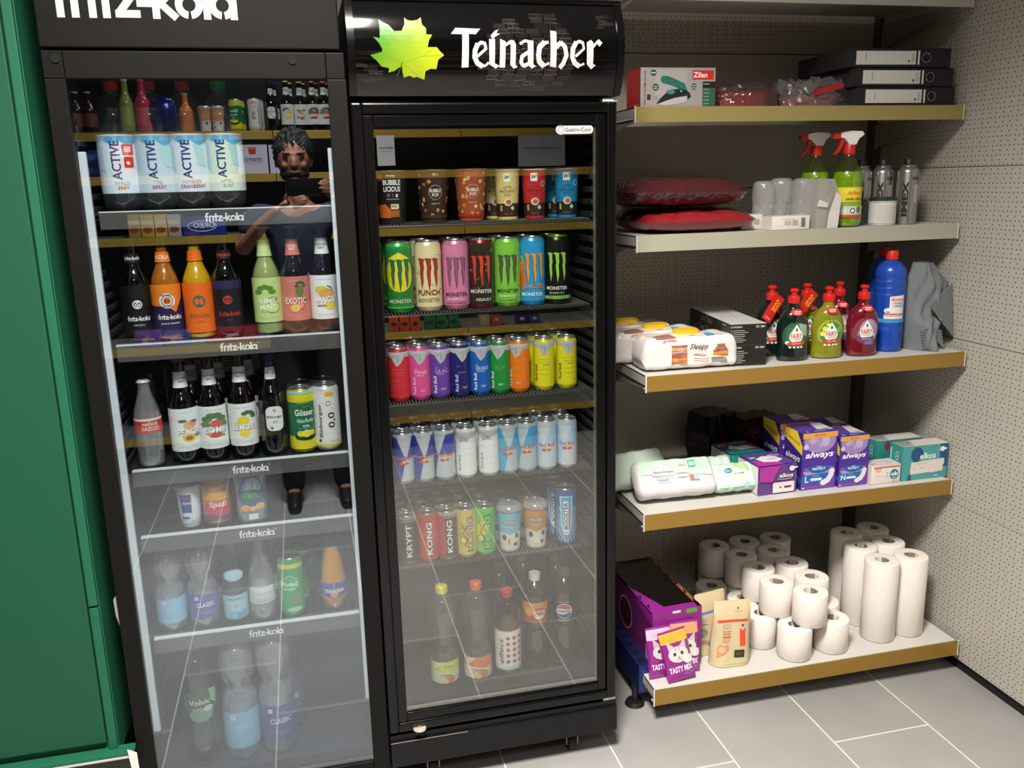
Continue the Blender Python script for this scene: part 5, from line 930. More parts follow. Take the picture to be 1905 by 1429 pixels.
def cat_face(cx, cy, s): return [('e', cx, cy, 15*s, 11*s, 'cfc6c6'), ('p', [(cx-13*s, cy+6*s), (cx-14*s, cy+20*s), (cx-3*s, cy+10*s)], 'b9aeb0'), ('p', [(cx+13*s, cy+6*s), (cx+14*s, cy+20*s), (cx+3*s, cy+10*s)], 'b9aeb0'), ('e', cx-5.5*s, cy+1*s, 2.2*s, 2.4*s, '3a3430'), ('e', cx+5.5*s, cy+1*s, 2.2*s, 2.4*s, '3a3430'), ('p', [(cx-2*s, cy-3*s), (cx+2*s, cy-3*s), (cx, cy-5*s)], 'b87a80'), ('s', [(cx, cy-5*s), (cx-3*s, cy-8*s)], .7*s, '6a5a5a'), ('s', [(cx, cy-5*s), (cx+3*s, cy-8*s)], .7*s, '6a5a5a'), ('e', cx+13*s, cy-9*s, 8*s, 6*s, 'd9d2d2'), ('s', [(cx-2*s, cy+10*s), (cx-3*s, cy+5*s)], 1*s, '8a7f80'), ('s', [(cx+2*s, cy+10*s), (cx+3*s, cy+5*s)], 1*s, '8a7f80')]
def pet_pouch(label, x, y, z, w, h, lean, rz, tag_c, word, zrot=0):
    t = empty('pet_food_pouch', label, 'pouch', (x, y, z), RAD(rz), 'purple cat food pouches'); L_ = RAD(lean); nx, nz = 8, 12
    def P(u, v, s):  # u -.5..5, v 0..1
        th = .011*max(0, 1-(2*u)**4)**.5*max(0, sin(pi*min(1, v*1.02)))**.6*s+.0008*s; a, c = u*w, v*h
        X, Z = a*cos(RAD(zrot))-c*sin(RAD(zrot))*0, c
        X = a*cos(RAD(zrot))+c*sin(RAD(zrot)); Z = c*cos(RAD(zrot))-a*sin(RAD(zrot))
        return (X, Z*sin(L_)-th*cos(L_), Z*cos(L_)+th*sin(L_)*1.0)
    b = MB(); vs = []; fs = []
    for s in (1, -1):
        for j in range(nz+1):
            for i in range(nx+1): vs.append(P(-.5+i/nx, j/nz, s))
    n1 = (nx+1)*(nz+1)
    for s in (0, 1):
        for j in range(nz):
            for i in range(nx): k = s*n1+j*(nx+1)+i; fs.append((k, k+1, k+nx+2, k+nx+1))
    ring = [i for i in range(nx+1)]+[(j*(nx+1)+nx) for j in range(1, nz+1)]+[nz*(nx+1)+i for i in range(nx-1, -1, -1)]+[j*(nx+1) for j in range(nz-1, 0, -1)]
    fs += [(a, b_, b_+n1, a+n1) for a, b_ in zip(ring, ring[1:]+ring[:1])]
    b.add(vs, fs, mat(PU, .28, noise=.15, coat=.4)); b.build('foil_pouch', t, 60)
    def f(u, v, off): q = P(max(-.5, min(.5, u/w)), max(0, min(1, v/h+.5)), 1); return (q[0], q[1]-off*cos(L_), q[2]+off*sin(L_))
    W = w*1000; Hh = h*1000
    gfx('print', [('r', 0, Hh*.36, W*.98, Hh*.2, tag_c), ('s', [(-W*.4, Hh*.40), (W*.35, Hh*.40)], .8, '8a6a4a'), ('s', [(-W*.4, Hh*.36), (W*.35, Hh*.36)], .8, '8a6a4a'), ('s', [(-W*.4, Hh*.32), (W*.1, Hh*.32)], .8, '8a6a4a')]+cat_face(W*.02, Hh*.02, W/42)+[('t', 0, -Hh*.27, W*.2, word, 'f0e9ef', {'b': 1.4, 'w': W*.82}), ('o', W*.25, -Hh*.38, W*.12, W*.05, .8, 'd9b9d4')], f, t, du=.008, dv=.008, lim=(-w*.49, w*.49, -h*.49, h*.49)); return t
pet_pouch('purple cat food pouch with pale pink tag, leaning at the left of the box front', .931, 2.124, za+.001, .086, .148, 14, 3, 'd9b8cc', 'TASTY MIX')
pet_pouch('purple cat food pouch with orange tag, leaning at the right of the box front', 1.005, 2.128, za+.001, .086, .155, 11, -2, 'e3966a', 'TASTY MIX')
pet_pouch('purple cat food pouch with yellow tag and kitten, foremost by the rail', .976, 2.09, za+.006, .088, .145, 18, 2, 'e3a32c', 'TASTY MIX', -7)
# ---- dog treat bags: gusseted stand-up bags with a folded top
def treat_bag(label, x, y, rz, w, h, items, base='cdb994'):
    t = empty('treat_bag', label, 'bag', (x, y, za+.001), RAD(rz), 'cream dog treat bags'); nx, nz = 10, 14
    def P(u, v, s):
        th = (.026*(1-v)**.7+.003)*max(.05, 1-(2*u)**4)**.5; ww = w*(1-.12*v)*(1+.03*(v > .8))
        return (u*ww+.008*v*v, -s*th+.018*max(0, v-.8)*5*.4+.0015*sin(v*11+u*7), v*h)
    b = MB(); vs = []; fs = []
    for s in (1, -1):
        for j in range(nz+1):
            for i in range(nx+1): vs.append(P(-.5+i/nx, j/nz, s))
    n1 = (nx+1)*(nz+1)
    for s in (0, 1):
        for j in range(nz):
            for i in range(nx): k = s*n1+j*(nx+1)+i; fs.append((k, k+1, k+nx+2, k+nx+1))
    ring = [i for i in range(nx+1)]+[(j*(nx+1)+nx) for j in range(1, nz+1)]+[nz*(nx+1)+i for i in range(nx-1, -1, -1)]+[j*(nx+1) for j in range(nz-1, 0, -1)]
    fs += [(a, b_, b_+n1, a+n1) for a, b_ in zip(ring, ring[1:]+ring[:1])]
    b.add(vs, fs, mat(base, .5, noise=.3)); b.build('paper_bag', t, 60)
    def f(u, v, off): q = P(max(-.5, min(.5, u/w)), max(0, min(1, v/h+.5)), 1); return (q[0], q[1]-off, q[2])
    gfx('print', items, f, t, du=.008, dv=.008, lim=(-w*.49, w*.49, -h*.49, h*.49)); return t
red_items = [('r', 0, 38, 90, 7, 'd8482c'), ('r', 30, -8, 17, 48, 'd9492e'), ('e', 30, 20, 6, 9, 'c9b9a0'), ('e', 30, 24, 4, 4, '5a4a40'), ('R', -16, 24, 26, 12, 1, 'b9ae98'), ('o', -16, 24, 12, 5, .8, '8a8272'), ('t', -16, 11, 4, 'SNACKS', 'c84a38', {'b': .8, 'w': 24}), ('t', -16, 4, 5, 'RIND', 'c84a38', {'b': 1, 'w': 22}), ('t', -16, -4, 5, 'BEEF', 'c84a38', {'b': 1, 'w': 22}), ('s', [(-28, -11), (-6, -11)], 1, 'd98a72'), ('s', [(-28, -15), (-6, -15)], 1, 'd98a72'), ('s', [(-28, -19), (-12, -19)], 1, 'd98a72'),
             ('p', [(-42, -34), (-34, -26), (-22, -30), (-12, -24), (-8, -36), (-16, -50), (-42, -60)], 'd0906e'), ('e', -28, -40, 10, 8, 'e0b094'), ('p', [(-20, -74), (10, -56), (44, -50), (44, -80), (-20, -80)], 'c3bf8f'), ('R', 20, -52, 28, 22, 2, '2f2a22'), ('e', 16, -52, 6, 5, '4a4236'), ('e', 25, -50, 4, 5, '4a4236'), ('t', 16, 64, 3, 'KAUSNACK', '9a7a5a'), ('e', 14, 72, 3, 2, 'a8422c')]
treat_bag('cream dog treat bag with red band and red writing, front one', 1.152, 2.148, -8, .122, .196, sc(red_items, 1.12))
treat_bag('cream dog treat bag with blue print, half hidden behind the red banded one', 1.122, 2.232, 10, .118, .186, [('r', -10, 38, 60, 7, '3f86b0'), ('R', -26, 18, 18, 12, 1, 'b9ae98'), ('t', -26, 4, 4, 'SNACKS', '4a4a44', {'b': .8, 'w': 20}), ('e', -30, -24, 14, 16, '9aa090'), ('s', [(-42, -10), (-20, -20), (-40, -36)], 2, '5a6258'), ('p', [(-20, -60), (0, -40), (14, -60), (0, -74)], '3f96b8'), ('e', -28, -52, 12, 7, 'b08a5a')])
# ---- second shelf up: sanitary packs
def shift(items, dy):
    out = []
    for it in items:
        it = list(it)
        if it[0] in 'psn': it[1] = [(a, b+dy) for a, b in it[1]]
        else: it[2] += dy
        out.append(tuple(it))
    return out
def flow(name, label, x, y, z, w, d, h, base, items, rz=0, group=None, rad=.4, pinch=.16, lean=0, cat='pack', wr=1.):
    """soft flow-wrapped pack: a rounded slab pinched to a crimped fin at both ends; prints run from the front top edge (v = 0) down (v < 0) or back over the top (v > 0)"""
    t = empty(name, label, cat, (x, y, z), RAD(rz), group); nu, na = 40, 64; r0 = rad*min(d, h)*.5; ca, sa = cos(RAD(lean)), sin(RAD(lean))
    seg = [h-2*r0, pi*r0/2, d-2*r0, pi*r0/2]; per_ = 2*sum(seg); s00 = seg[0]/2+0   # start: middle of the front face
    def sec(s):    # rounded rectangle by distance from the front top corner, going back over the top
        s = (s+pi*r0/4) % per_; q = [(pi*r0/2, 'c', 0), (d-2*r0, 't', 0), (pi*r0/2, 'c', 1), (h-2*r0, 'b', 0), (pi*r0/2, 'c', 2), (d-2*r0, 'u', 0), (pi*r0/2, 'c', 3), (h-2*r0, 'f', 0)]
        for L_, k, n in q:
            if s <= L_+1e-9:
                if k == 'c': a = RAD(180-90*n)-s/r0; cy, cz = ((-1, 1), (1, 1), (1, -1), (-1, -1))[n]; return cy*(d/2-r0)+r0*cos(a), cz*(h/2-r0)+r0*sin(a), cos(a), sin(a)
                if k == 't': return -d/2+r0+s, h/2, 0, 1
                if k == 'b': return d/2, h/2-r0-s, 1, 0
                if k == 'u': return d/2-r0-s, -h/2, 0, -1
                return -d/2, -h/2+r0+s, -1, 0
            s -= L_
        return -d/2, h/2-r0, -1, 0
    def P(u, s, off=0):
        Y, Z, ny, nz = sec(s); e = max(0, (abs(u)-(1-pinch))/pinch); k = (1-e*e)**.5*.93+.07 if e < 1 else .07
        wv = wr*.0007*(sin(u*15+s*40)+sin(u*9-s*70+2))*(1-.5*e)+wr*.004*e*sin(s*130)*(1-e)
        Y = Y*(.62+.38*k)+ny*(wv+off); Z = Z*(k if lean == 0 else .55+.45*k)+nz*(wv+off)-(0 if lean else h*.12*e)
        if lean: Y *= k/(.62+.38*k)
        Z = max(Z+h/2, .0004) if not lean else Z+h/2
        Y2, Z2 = (Y, Z) if not lean else (Y*ca+Z*sa, -Y*sa+Z*ca)
        return (u*w/2, Y2, Z2+(d/2*sa if lean else 0))
    b = MB(); vs = [P(-1+2*i/nu, per_*j/na) for i in range(nu+1) for j in range(na)]
    fs = [(i*na+j, i*na+(j+1) % na, (i+1)*na+(j+1) % na, (i+1)*na+j) for i in range(nu) for j in range(na)]+[tuple(range(na)), tuple(nu*na+j for j in range(na))]
    b.add(vs, fs, mat(base, .3, noise=.3, coat=.25)); b.build('wrapper', t, 70)
    gfx('print', items, lambda u, v, o: P(max(-1, min(1, u/(w/2))), v, o), t, du=.006, dv=.006, off=.0021, lim=(-w/2*(1-pinch*.7), w/2*(1-pinch*.7), -h*.97, d*.95)); return t
bb = [('p', [(-110, 0), (110, 0), (110, 46), (-110, 46)], 'b5d6bd'), ('p', [(-110, 2), (-30, 8), (20, -2), (110, -16), (110, 6), (-110, 8)], 'bfdcc6'), ('R', -36, 4, 77, 23, 10, '9fb8a8'), ('e', -50, 11, 17.5, 11, '9fb8a8'), ('e', -22, 13, 17.5, 11, '9fb8a8'), ('R', -36, 4, 74, 20, 9, 'dde0dd'), ('e', -50, 10, 16, 10, 'dde0dd'), ('e', -22, 12, 16, 10, 'dde0dd'), ('t', -36, 4, 11, 'Babydream', '3a4a42', {'b': .9, 'w': 62}), ('t', -36, -12, 5, 'extra sensitiv', '9aa8b8', {'w': 50}), ('t', -42, -19, 4.4, 'Feuchttücher', '5a6a6a', {'b': .5, 'w': 38}), ('s', [(-60, -25), (-14, -25)], .8, 'a9b4b4'), ('s', [(-60, -29), (-20, -29)], .8, 'a9b4b4'), ('r', 46, -18, 14, 16, 'd8745a'), ('r', 60, -18, 14, 16, '9fc0d4'), ('r', 53, -27, 28, 3, '7a8a92'), ('e', 20, -12, 16, 4, 'e9cfc9'), ('s', [(6, -12), (40, -10)], 1, 'd9b0a8'), ('R', 54, 24, 22, 22, 2, '3fae84'), ('t', 54, 24, 12, '80', 'e6f2ec', {'b': .6}), ('r', 24, 22, 22, 5, 'd8a09a')]
flow('wet_wipes_pack', 'white and mint baby wipes pack with cloud logo, front left of its shelf', 1.012, 2.225, zb_+.001, .25, .055, .112, 'cfccce', shift(bb, -46), -2, 'mint baby wipes packs', rad=.8, lean=42)
flow('wet_wipes_pack', 'mint baby wipes pack mostly hidden behind the cloud logo one', .94, 2.335, zb_+.001, .22, .055, .112, 'c3d4c6', [('R', 30, 20, 40, 20, 8, 'e3e8e3'), ('s', [(-60, 4), (10, 14)], 2, 'd8e6dc')], 10, 'mint baby wipes packs', rad=.8, lean=46)
tu = [('p', [(-60, 34), (60, 34), (60, -36), (-60, -36)], 'bfdccd'), ('p', [(-20, 34), (40, 34), (56, 14), (50, 6), (10, 24)], 'a9c48f'), ('R', 4, -8, 72, 42, 3, 'e4e3d2'), ('e', -18, 14, 12, 8, '1f7f96'), ('t', -18, 14, 5, 'blau', 'e4f0f0', {'b': .6, 'w': 14}), ('t', 14, 4, 6.5, 'TÜCHER', '2f2f2a', {'b': 1, 'w': 34}), ('s', [(-24, -8), (28, -8)], .9, 'b9b9a8'), ('s', [(-10, -13), (28, -13)], .7, 'b9b9a8'), ('s', [(0, -22), (26, -22)], .7, 'b9b9a8'), ('e', 34, -28, 9, 5, '8fd0cc')]
flow('wet_wipes_pack', 'small mint moist tissue pack with cream panel, beside the purple pad pack', 1.197, 2.228, zb_+.001, .13, .045, .084, 'c6ddcf', shift(tu, -38), 0, 'small mint moist tissue packs', rad=.8, lean=36)
flow('wet_wipes_pack', 'small mint moist tissue pack half hidden behind the cream panelled one', 1.165, 2.292, zb_+.001, .13, .045, .088, 'c0d8ca', [('e', -6, 20, 12, 7, '1f7f96'), ('e', 22, 24, 16, 7, 'a9c48f'), ('s', [(-50, 0), (-40, 20)], 2, '9ab8a8')], 4, 'small mint moist tissue packs', rad=.8, lean=36)
# soft square pad packs
def padpack(label, xl, xr, yf, h, d, c1, c2, items, tops, rot=0, z=zb_):
    w = xr-xl; t = empty('pad_pack', label, 'pack', ((xl+xr)/2, yf+d/2, z), RAD(rot), 'soft wrapped pad packs')
    bm = bmesh.new(); bmesh.ops.create_cube(bm, size=1); bmesh.ops.subdivide_edges(bm, edges=bm.edges[:], cuts=7, use_grid_fill=True)
    rr = random.Random(int(xl*1000))
    for v in bm.verts:
        x, y, zz = v.co; k = 1-.10*((2*abs(y))**6+0)*0; ex = 1+.03*(1-(2*y)**2)*(1-(2*zz)**2)
        v.co = Vector((x*w*(1+.02*(1-(2*zz)**2)), y*d*ex, h/2+zz*h*(1+.05*(1-(2*x)**2)*(1-(2*y)**2))))+Vector((rr.uniform(-1, 1), rr.uniform(-1, 1), rr.uniform(-1, 1)))*.0011
        v.co.z = max(v.co.z, .0)
    b = MB(); b.bm(bm, mat(c1, .3, noise=.25, coat=.3)); b.build('wrapper', t, 60)
    gfx('front_print', items, lambda u, v, o: (u, -d/2*(1.035)-.0012-o, h/2+v), t, lim=(-w/2, w/2, -h/2, h/2))
    gfx('side_print', [('r', 0, 0, d*960, h*960, 'd6d3d0'), ('s', [(-d*300, h*400), (-d*250, -h*300)], 1, 'b9b5b0'), ('s', [(d*200, h*450), (d*260, -h*350)], 1, 'b9b5b0')], flat_map((-w/2*1.022-.0006, 0, h/2), (0, -1, 0), (0, 0, 1)), t)
    gfx('top_print', tops, lambda u, v, o: (u, v, h*1.0+h*.05*.5*max(0, (1-(2*u/w)**2)*(1-(2*v/d)**2))+.0022+o), t, du=.012, dv=.012, lim=(-w/2, w/2, -d/2, d/2)); return t
el = lambda c, bx: [('p', [(-64, 50), (10, 50), (-20, -6), (-64, 0)], c), ('t', 26, 12, 13, 'elkos', 'ece8ee', {'b': 1, 'w': 46}), ('s', arc(22, 5, 26, 5, 200, 330, 8), 1.4, 'e2dce6'), ('R', 18, -24, 72, 32, 4, 'e3dbe0'), ('r', 8, -24, 6, 5, '5a4a5a'), ('r', 32, -24, 24, 6, '5a2f4a'), ('s', [(-12, -14), (22, -14)], .9, 'b9a9b4'), ('e', 44, 32, 9, 8, 'e6e2ea'), ('r', 56, 34, 14, 5, 'e6e2ea')]
padpack('purple and magenta soft pad pack with white side, leftmost at the front', 1.257, 1.382, 2.205, .088, .12, '5b3a80', 0, el('a8329a', 0), [('r', 0, 0, 122, 116, '4f3f86'), ('p', [(-62, -60), (20, -60), (0, -20), (-62, -10)], 'a8329a'), ('p', [(-30, -30), (10, -40), (40, -20), (30, 10), (-10, 20), (-40, 0)], 'ddd4dc'), ('t', 30, 22, 12, 'elkos', 'e6e0ea', {'b': .8, 'w': 40}), ('r', 6, -12, 30, 3, '6a4a6a'), ('r', -44, 14, 20, 14, '8fb4cc')], 2)
padpack('teal and purple soft pad pack with white side, behind the magenta one', 1.232, 1.352, 2.335, .088, .12, '1f8a80', 0, [('r', 0, 0, 150, 100, '238f86')], [('r', 0, 0, 118, 116, '5a4288'), ('p', [(-60, -60), (60, -60), (20, -30), (-60, -20)], '1f8a80'), ('p', [(-40, -10), (0, -30), (50, -20), (30, 10), (-10, 0), (-20, 24)], 'e0dadf'), ('r', -44, 30, 26, 20, 'b87a78'), ('e', 20, 40, 26, 14, '2a9a8c')], 3)
def alw(label, xl, xr, yf, h, d, size, sub, back=None):
    W = (xr-xl)*1000; Hh = h*1000; k = W/112
    f = [('r', 0, 0, W, Hh, '4a2a94'), ('r', 0, -Hh*.38, W, Hh*.26, '6a3fa4'), ('e', 0, Hh*.36, W*.46, Hh*.22, '9a82b8'), ('s', [(-W*.1, Hh*.42), (W*.02, Hh*.24), (W*.14, Hh*.44)], 2*k, 'c9b8d4'), ('e', W*.16, Hh*.34, 14*k, 16*k, 'b8a8cc'), ('e', -W*.2, Hh*.36, 12*k, 10*k, 'b0a0c6'), ('r', 0, Hh*.455, W, Hh*.09, 'e29a3a'), ('t', 0, Hh*.455, 6*k, 'BIG PACK', '9a4a2a', {'b': 1, 'w': 34*k}), ('e', -W*.40, Hh*.26, 8*k, 8*k, 'd9cfe2'), ('o', -W*.40, Hh*.26, 5*k, 5*k, 1*k, '6a4a94'),
         ('t', 0, Hh*.10, 25*k, 'always', 'efe9f2', {'b': 1.2, 'w': 92*k, 'i': .25}), ('p', arc(0, -Hh*.17, W*.46, Hh*.14, 180, 360, 16), 'a98cc4'), ('e', 0, -Hh*.135, W*.46, Hh*.045, '7a5aa8'), ('p', arc(0, -Hh*.12, W*.33, Hh*.1, 180, 360, 14)+arc(0, -Hh*.12, W*.33, Hh*.04, 0, 180, 14)[1:-1], '1f5ca4'), ('t', 0, -Hh*.10, 4*k, 'DAILY', 'd9e4f0', {'b': .6}), ('t', 0, -Hh*.14, 7.5*k, 'PROTECT', 'e6ecf4', {'b': 1.2, 'w': 42*k}),
         ('p', [(-W*.5, -Hh*.25), (W*.26, -Hh*.22), (W*.34, -Hh*.22), (W*.14, -Hh*.385), (-W*.5, -Hh*.385)], '1c63ac'), ('t', -W*.34, -Hh*.315, 19*k, size, 'e9eef4', {'b': .8}), ('t', -W*.08, -Hh*.265, 4.5*k, sub, '9ac8e0', {'w': 22*k}), ('R', -W*.07, -Hh*.325, 38*k, 8*k, 4*k, 'dfe3ea'), ('s', [(W*.38, -Hh*.2), (W*.35, -Hh*.28), (W*.27, -Hh*.36), (W*.12, -Hh*.40)], 17*k, 'e4dde4'), ('e', W*.385, -Hh*.2, 9*k, 9*k, 'e4dde4'), ('e', W*.12, -Hh*.40, 8*k, 6*k, 'e4dde4'), ('s', [(-W*.42, -Hh*.465), (W*.25, -Hh*.45)], 1*k, 'b08ad0'), ('e', -W*.44, -Hh*.465, 4*k, 2.5*k, 'e4d4ee')]
    dd = d*1000
    left = [('p', [(-dd/2, Hh*.5), (dd*.2, Hh*.5), (dd*.5, Hh*.28), (dd*.5, Hh*.12), (-dd/2, Hh*.32)], 'e3c92c'), ('t', -dd*.05, Hh*.33, 9, 'XL SPAR PACK', '6a4a2a', {'b': .8, 'w': dd*.85, 'rot': -10}), ('t', 0, Hh*.02, 26, 'always', 'e9e4ef', {'b': 1, 'w': dd*.8, 'i': .2}), ('p', [(-dd/2, -Hh*.1), (dd/2, -Hh*.3), (dd/2, -Hh*.4), (-dd/2, -Hh*.2)], '2a4fa4')]
    tops = [('r', 0, -dd*.38, W*.9, dd*.2, '2f3f9a'), ('t', -W*.3, -dd*.36, 10*k, size, 'e0e4ee', {'b': 1}), ('r', W*.05, -dd*.36, W*.3, 3, 'c9cfe4'), ('p', [(W*.05, -dd*.2), (W*.48, -dd*.3), (W*.48, dd*.45), (W*.2, dd*.5)], 'cfc8cc'), ('r', W*.32, -dd*.18, W*.2, dd*.1, '8a8488')]
    return pkg('pad_box', label, 'box', xl, xr, yf, zb_, h, d, '4a2a94', '33207a', '5a3a96', f, left, tops, group='purple pad boxes')
alw('larger purple pad box marked L, in front', 1.400, 1.515, 2.207, .176, .10, 'L', 'LONG')
alw('larger purple pad box marked L, behind the front one', 1.388, 1.503, 2.315, .178, .10, 'L', 'LONG')
alw('smaller purple pad box marked N, in front', 1.521, 1.619, 2.20, .157, .10, 'N', 'NORMAL')
alw('smaller purple pad box marked N, behind the front one', 1.528, 1.626, 2.306, .157, .10, 'N', 'NORMAL')
pkg('tampon_box', 'small white box with pink stripe and round teal logo', 'box', 1.626, 1.7265, 2.188, zb_, .0575, .058, 'e3d8d4', 'd9cfca', 'd3c9c6', [('r', 2, 23, 90, 5, 'c4627a'), ('p', arc(-28, 20, 12, 12, 180, 360, 12), 'e6b872'), ('e', 29, -2, 15, 16, '1f7a80'), ('t', 29, 0, 14, 'ob', 'eef0ee', {'b': 1.6, 'w': 24}), ('r', 29, -13, 12, 2.4, 'cfe0e0'), ('r', 4, 4, 3, 3, '8a7a7a'), ('r', 4, -6, 3, 3, '8a7a7a'), ('s', [(-36, -4), (-10, -4)], .8, 'd0bcb6'), ('r', 28, -24, 6, 2.4, 'b0607a'), ('r', 40, -22, 8, 6, 'e0a8a4')], None, [('s', [(-40, 10), (30, 6)], 2, 'b8909a'), ('r', 24, -6, 22, 4, '7a9a94'), ('r', -34, -10, 14, 4, '5a4a4a')])
eb = [('r', 0, 0, 170, 110, '4a9a9c'), ('r', 62, 20, 34, 80, '23507a'), ('e', -30, 26, 22, 24, '1f4f78'), ('r', 46, 18, 8, 70, '5a9ab8'), ('t', 8, 20, 20, 'elkos', 'e9eeec', {'b': 1, 'w': 56}), ('s', arc(4, 12, 30, 7, 200, 330, 8), 1.6, '9fd8cc'), ('p', [(-50, 2), (66, 8), (68, -10), (64, -14), (64, -32), (30, -36), (10, -34), (-52, -36)], 'ddd2cb'), ('t', -14, -4, 4, 'SLIPEINLAGEN', 'a89a94', {'w': 44}), ('r', -38, -18, 6, 2, '8a7a74'), ('r', -12, -17, 12, 1.4, 'a89a94'), ('e', 58, 38, 9, 8, 'e4e8ea'), ('r', 66, 38, 14, 6, 'e4e8ea'), ('p', [(-62, -54), (-52, -30), (-46, -54)], '1f4f78'), ('r', 40, -46, 16, 3, 'cfe0dc')]
el_ = [('r', 0, 0, 80, 110, '3c9290'), ('o', 4, 26, 8, 8, 1.6, 'c9dcd8'), ('o', 4, 14, 8, 6, 1.4, 'c9dcd8'), ('o', 4, 2, 8, 6, 1.4, 'c9dcd8'), ('r', 16, 16, 2.4, 30, '1c4a50'), ('r', -26, 10, 7, 60, 'bfcfca'), ('s', [(-16, -10), (20, -24)], 3, 'a9e0d4')]
et = [('r', 0, 0, 170, 90, '9aa49e'), ('p', [(-40, -40), (80, -40), (84, 36), (-20, 36)], 'd0c9c0'), ('r', -56, 10, 30, 40, '8a9490'), ('r', -50, -32, 40, 14, 'c9d6d0'), ('r', -30, 14, 20, 4, '4a5a58')]
pkg('pantyliner_box', 'large teal pantyliner box with white panel, at the right end of the shelf', 'box', 1.733, 1.893, 2.19, zb_, .107, .058, '4a9a9c', '3c9290', '9aa49e', eb, el_, et, group='teal pantyliner boxes')
pkg('pantyliner_box', 'teal pantyliner box partly hidden behind the white tampon box', 'box', 1.70, 1.86, 2.27, zb_, .106, .058, '2f8a86', '3c9290', '9aa49e', [('r', 0, 0, 170, 110, '2a8a80'), ('e', -44, 36, 10, 16, '8a2f5a')], el_, et, group='teal pantyliner boxes')
# dark wine-red soft packs at the back
for k, (x, y, zz, w_, d_, h_, rz, lab) in enumerate(((1.285, 2.565, zb_, .12, .1, .17, 20, 'tall near-black soft pack standing at the back of the sanitary shelf'), (1.43, 2.545, zb_+.0, .14, .08, .15, 8, 'dark wine-red soft pack with small white price sticker, at the back'))):
    t = empty('dark_pack', lab, 'pack', (x, y, zz), RAD(rz), 'dark packs at the back of the shelf'); bm = bmesh.new(); bmesh.ops.create_cube(bm, size=1); bmesh.ops.subdivide_edges(bm, edges=bm.edges[:], cuts=9, use_grid_fill=True)
    for v in bm.verts:
        a, bq, cq = v.co; v.co = Vector((a*w_*(1+.12*(1-(2*cq)**2)), bq*d_*(1+.12*(1-(2*cq)**2)), h_/2+cq*h_*(1-.06*(2*a)**2)))+Vector((sin(cq*19+a*8), sin(a*21+cq*9), sin(a*15+bq*12)))*.0022
        v.co.z = max(0, v.co.z)
    MB().bm(bm, mat(('171012', '3a1a22')[k], .22, noise=.5, coat=.3)).build('wrapper', t, 60)
    if k: gfx('front_print', [('p', [(-60, 40), (-20, 46), (-10, 24), (-50, 16)], '5a2232'), ('t', -20, 16, 20, 'Cam', '6a4a50', {'i': .3}), ('r', 14, 28, 20, 10, 'ddd3ce'), ('t', 14, 28, 4, '2,99', '5a4a4a'), ('s', [(-50, -4), (60, 20)], 8, '3a1620')], lambda u, v, o: (u, -d_/2*(1+.12*(1-(2*(v+h_/2)/h_-1)**2))-.0032-o, h_/2+v), t, dv=.01)
# ---- third shelf up: wipes, black boxes, dish soap, cleaner, cloth
sl = [('p', [(-104, 2), (-44, 6), (-52, 40), (-100, 44)], '9a6a5c'), ('p', [(-86, -8), (-46, -4), (-52, 2), (-84, -2)], 'b87a70'), ('r', 62, 24, 24, 26, '3a9ac0'), ('r', 8, 12, 22, 3, '8a7a3a')]
sl += [('r', -38, y, 46, hh, c) for y, hh, c in ((-18, 4, 'b0583c'), (-24, 2, 'c8945a'), (-30, 3, 'd9905a'), (-36, 5, 'a8a09a'), (-42, 3, 'c8524a'), (-46, 3, 'c8524a'), (-50, 3, 'c8524a'), (-56, 6, 'dd9530'), (-62, 3, 'b87a50'), (-66, 4, 'b06a40'))]
sl += [('t', 20, -24, 19, 'Sleepy', '2f2a2a', {'i': .35, 'w': 56, 'b': .2}), ('r', 14, -44, 18, 3, 'c87a80'), ('r', 28, -43, 22, 3.4, 'b9b4b4'), ('s', [(6, -53), (48, -53)], 2.4, 'd3cdc9'), ('s', [(6, -60), (48, -60)], 2.4, 'd3cdc9'), ('r', 84, -21, 24, 6, 'b8643c'), ('r', 84, -29, 34, 4, '8a7a74'), ('r', 84, -36, 44, 4, 'c8402c'), ('r', 84, -44, 44, 9, 'd98a2a'), ('r', 80, -62, 44, 10, '8f8a86'), ('r', 74, -57, 36, 2, '2f2a28')]
for k, (x, y, rz, lab) in enumerate(((1.031, 2.245, -1.5, 'white wipes pack with yellow lid, foremost of three'), (.985, 2.365, -1.5, 'white wipes pack with yellow lid, middle one of three'), (.945, 2.485, -1.5, 'white wipes pack with yellow lid, rearmost of three'))):
    t = flow('wet_wipes_pack', lab, x, y, zc+.004, .285, .115, .088, 'e4ddd8', sl, rz, 'white wipes packs with yellow lids', wr=1.3)
    b = MB(); b.prism(rrect(0, 0, .074, .045, .016), .0, .008, mat('e0b414', .35), 'z'); b.prism(rrect(0, 0, .066, .037, .014), .008, .0105, mat('e3bb20', .35), 'z'); o = b.build('flip_lid', t, 40); o.location = (.012, .018, .0885); o.rotation_euler = (RAD(3), 0, 0)
kx = [('t', -36, 22, 5, 'KOCHERSMEDIA', 'c9c6c2', {'b': .6, 'w': 34}), ('t', 34, 22, 6, 'KC 100+', 'dcd9d4', {'b': .9, 'w': 26})]+[('s', [(-46, 12-5.4*i), (-46+w_, 12-5.4*i)], 1.3, 'c4c1bc') for i, w_ in enumerate((34, 44, 34, 34, 30, 38, 30))]+[('r', -50, 12-5.4*i, 2.4, 2.4, 'c4c1bc') for i in range(7)]
lx = [('r', -130+62*(i % 3)+10, 14-30*(i//3), 46, 14, '4a4846') for i in range(6)]+[('r', -130+62*(i % 3)-14, 24-30*(i//3), 3, 3, 'c9c6c2') for i in range(6)]+[('t', 130, 22, 6, 'KC 100+', 'b9b6b2', {'b': .8})]
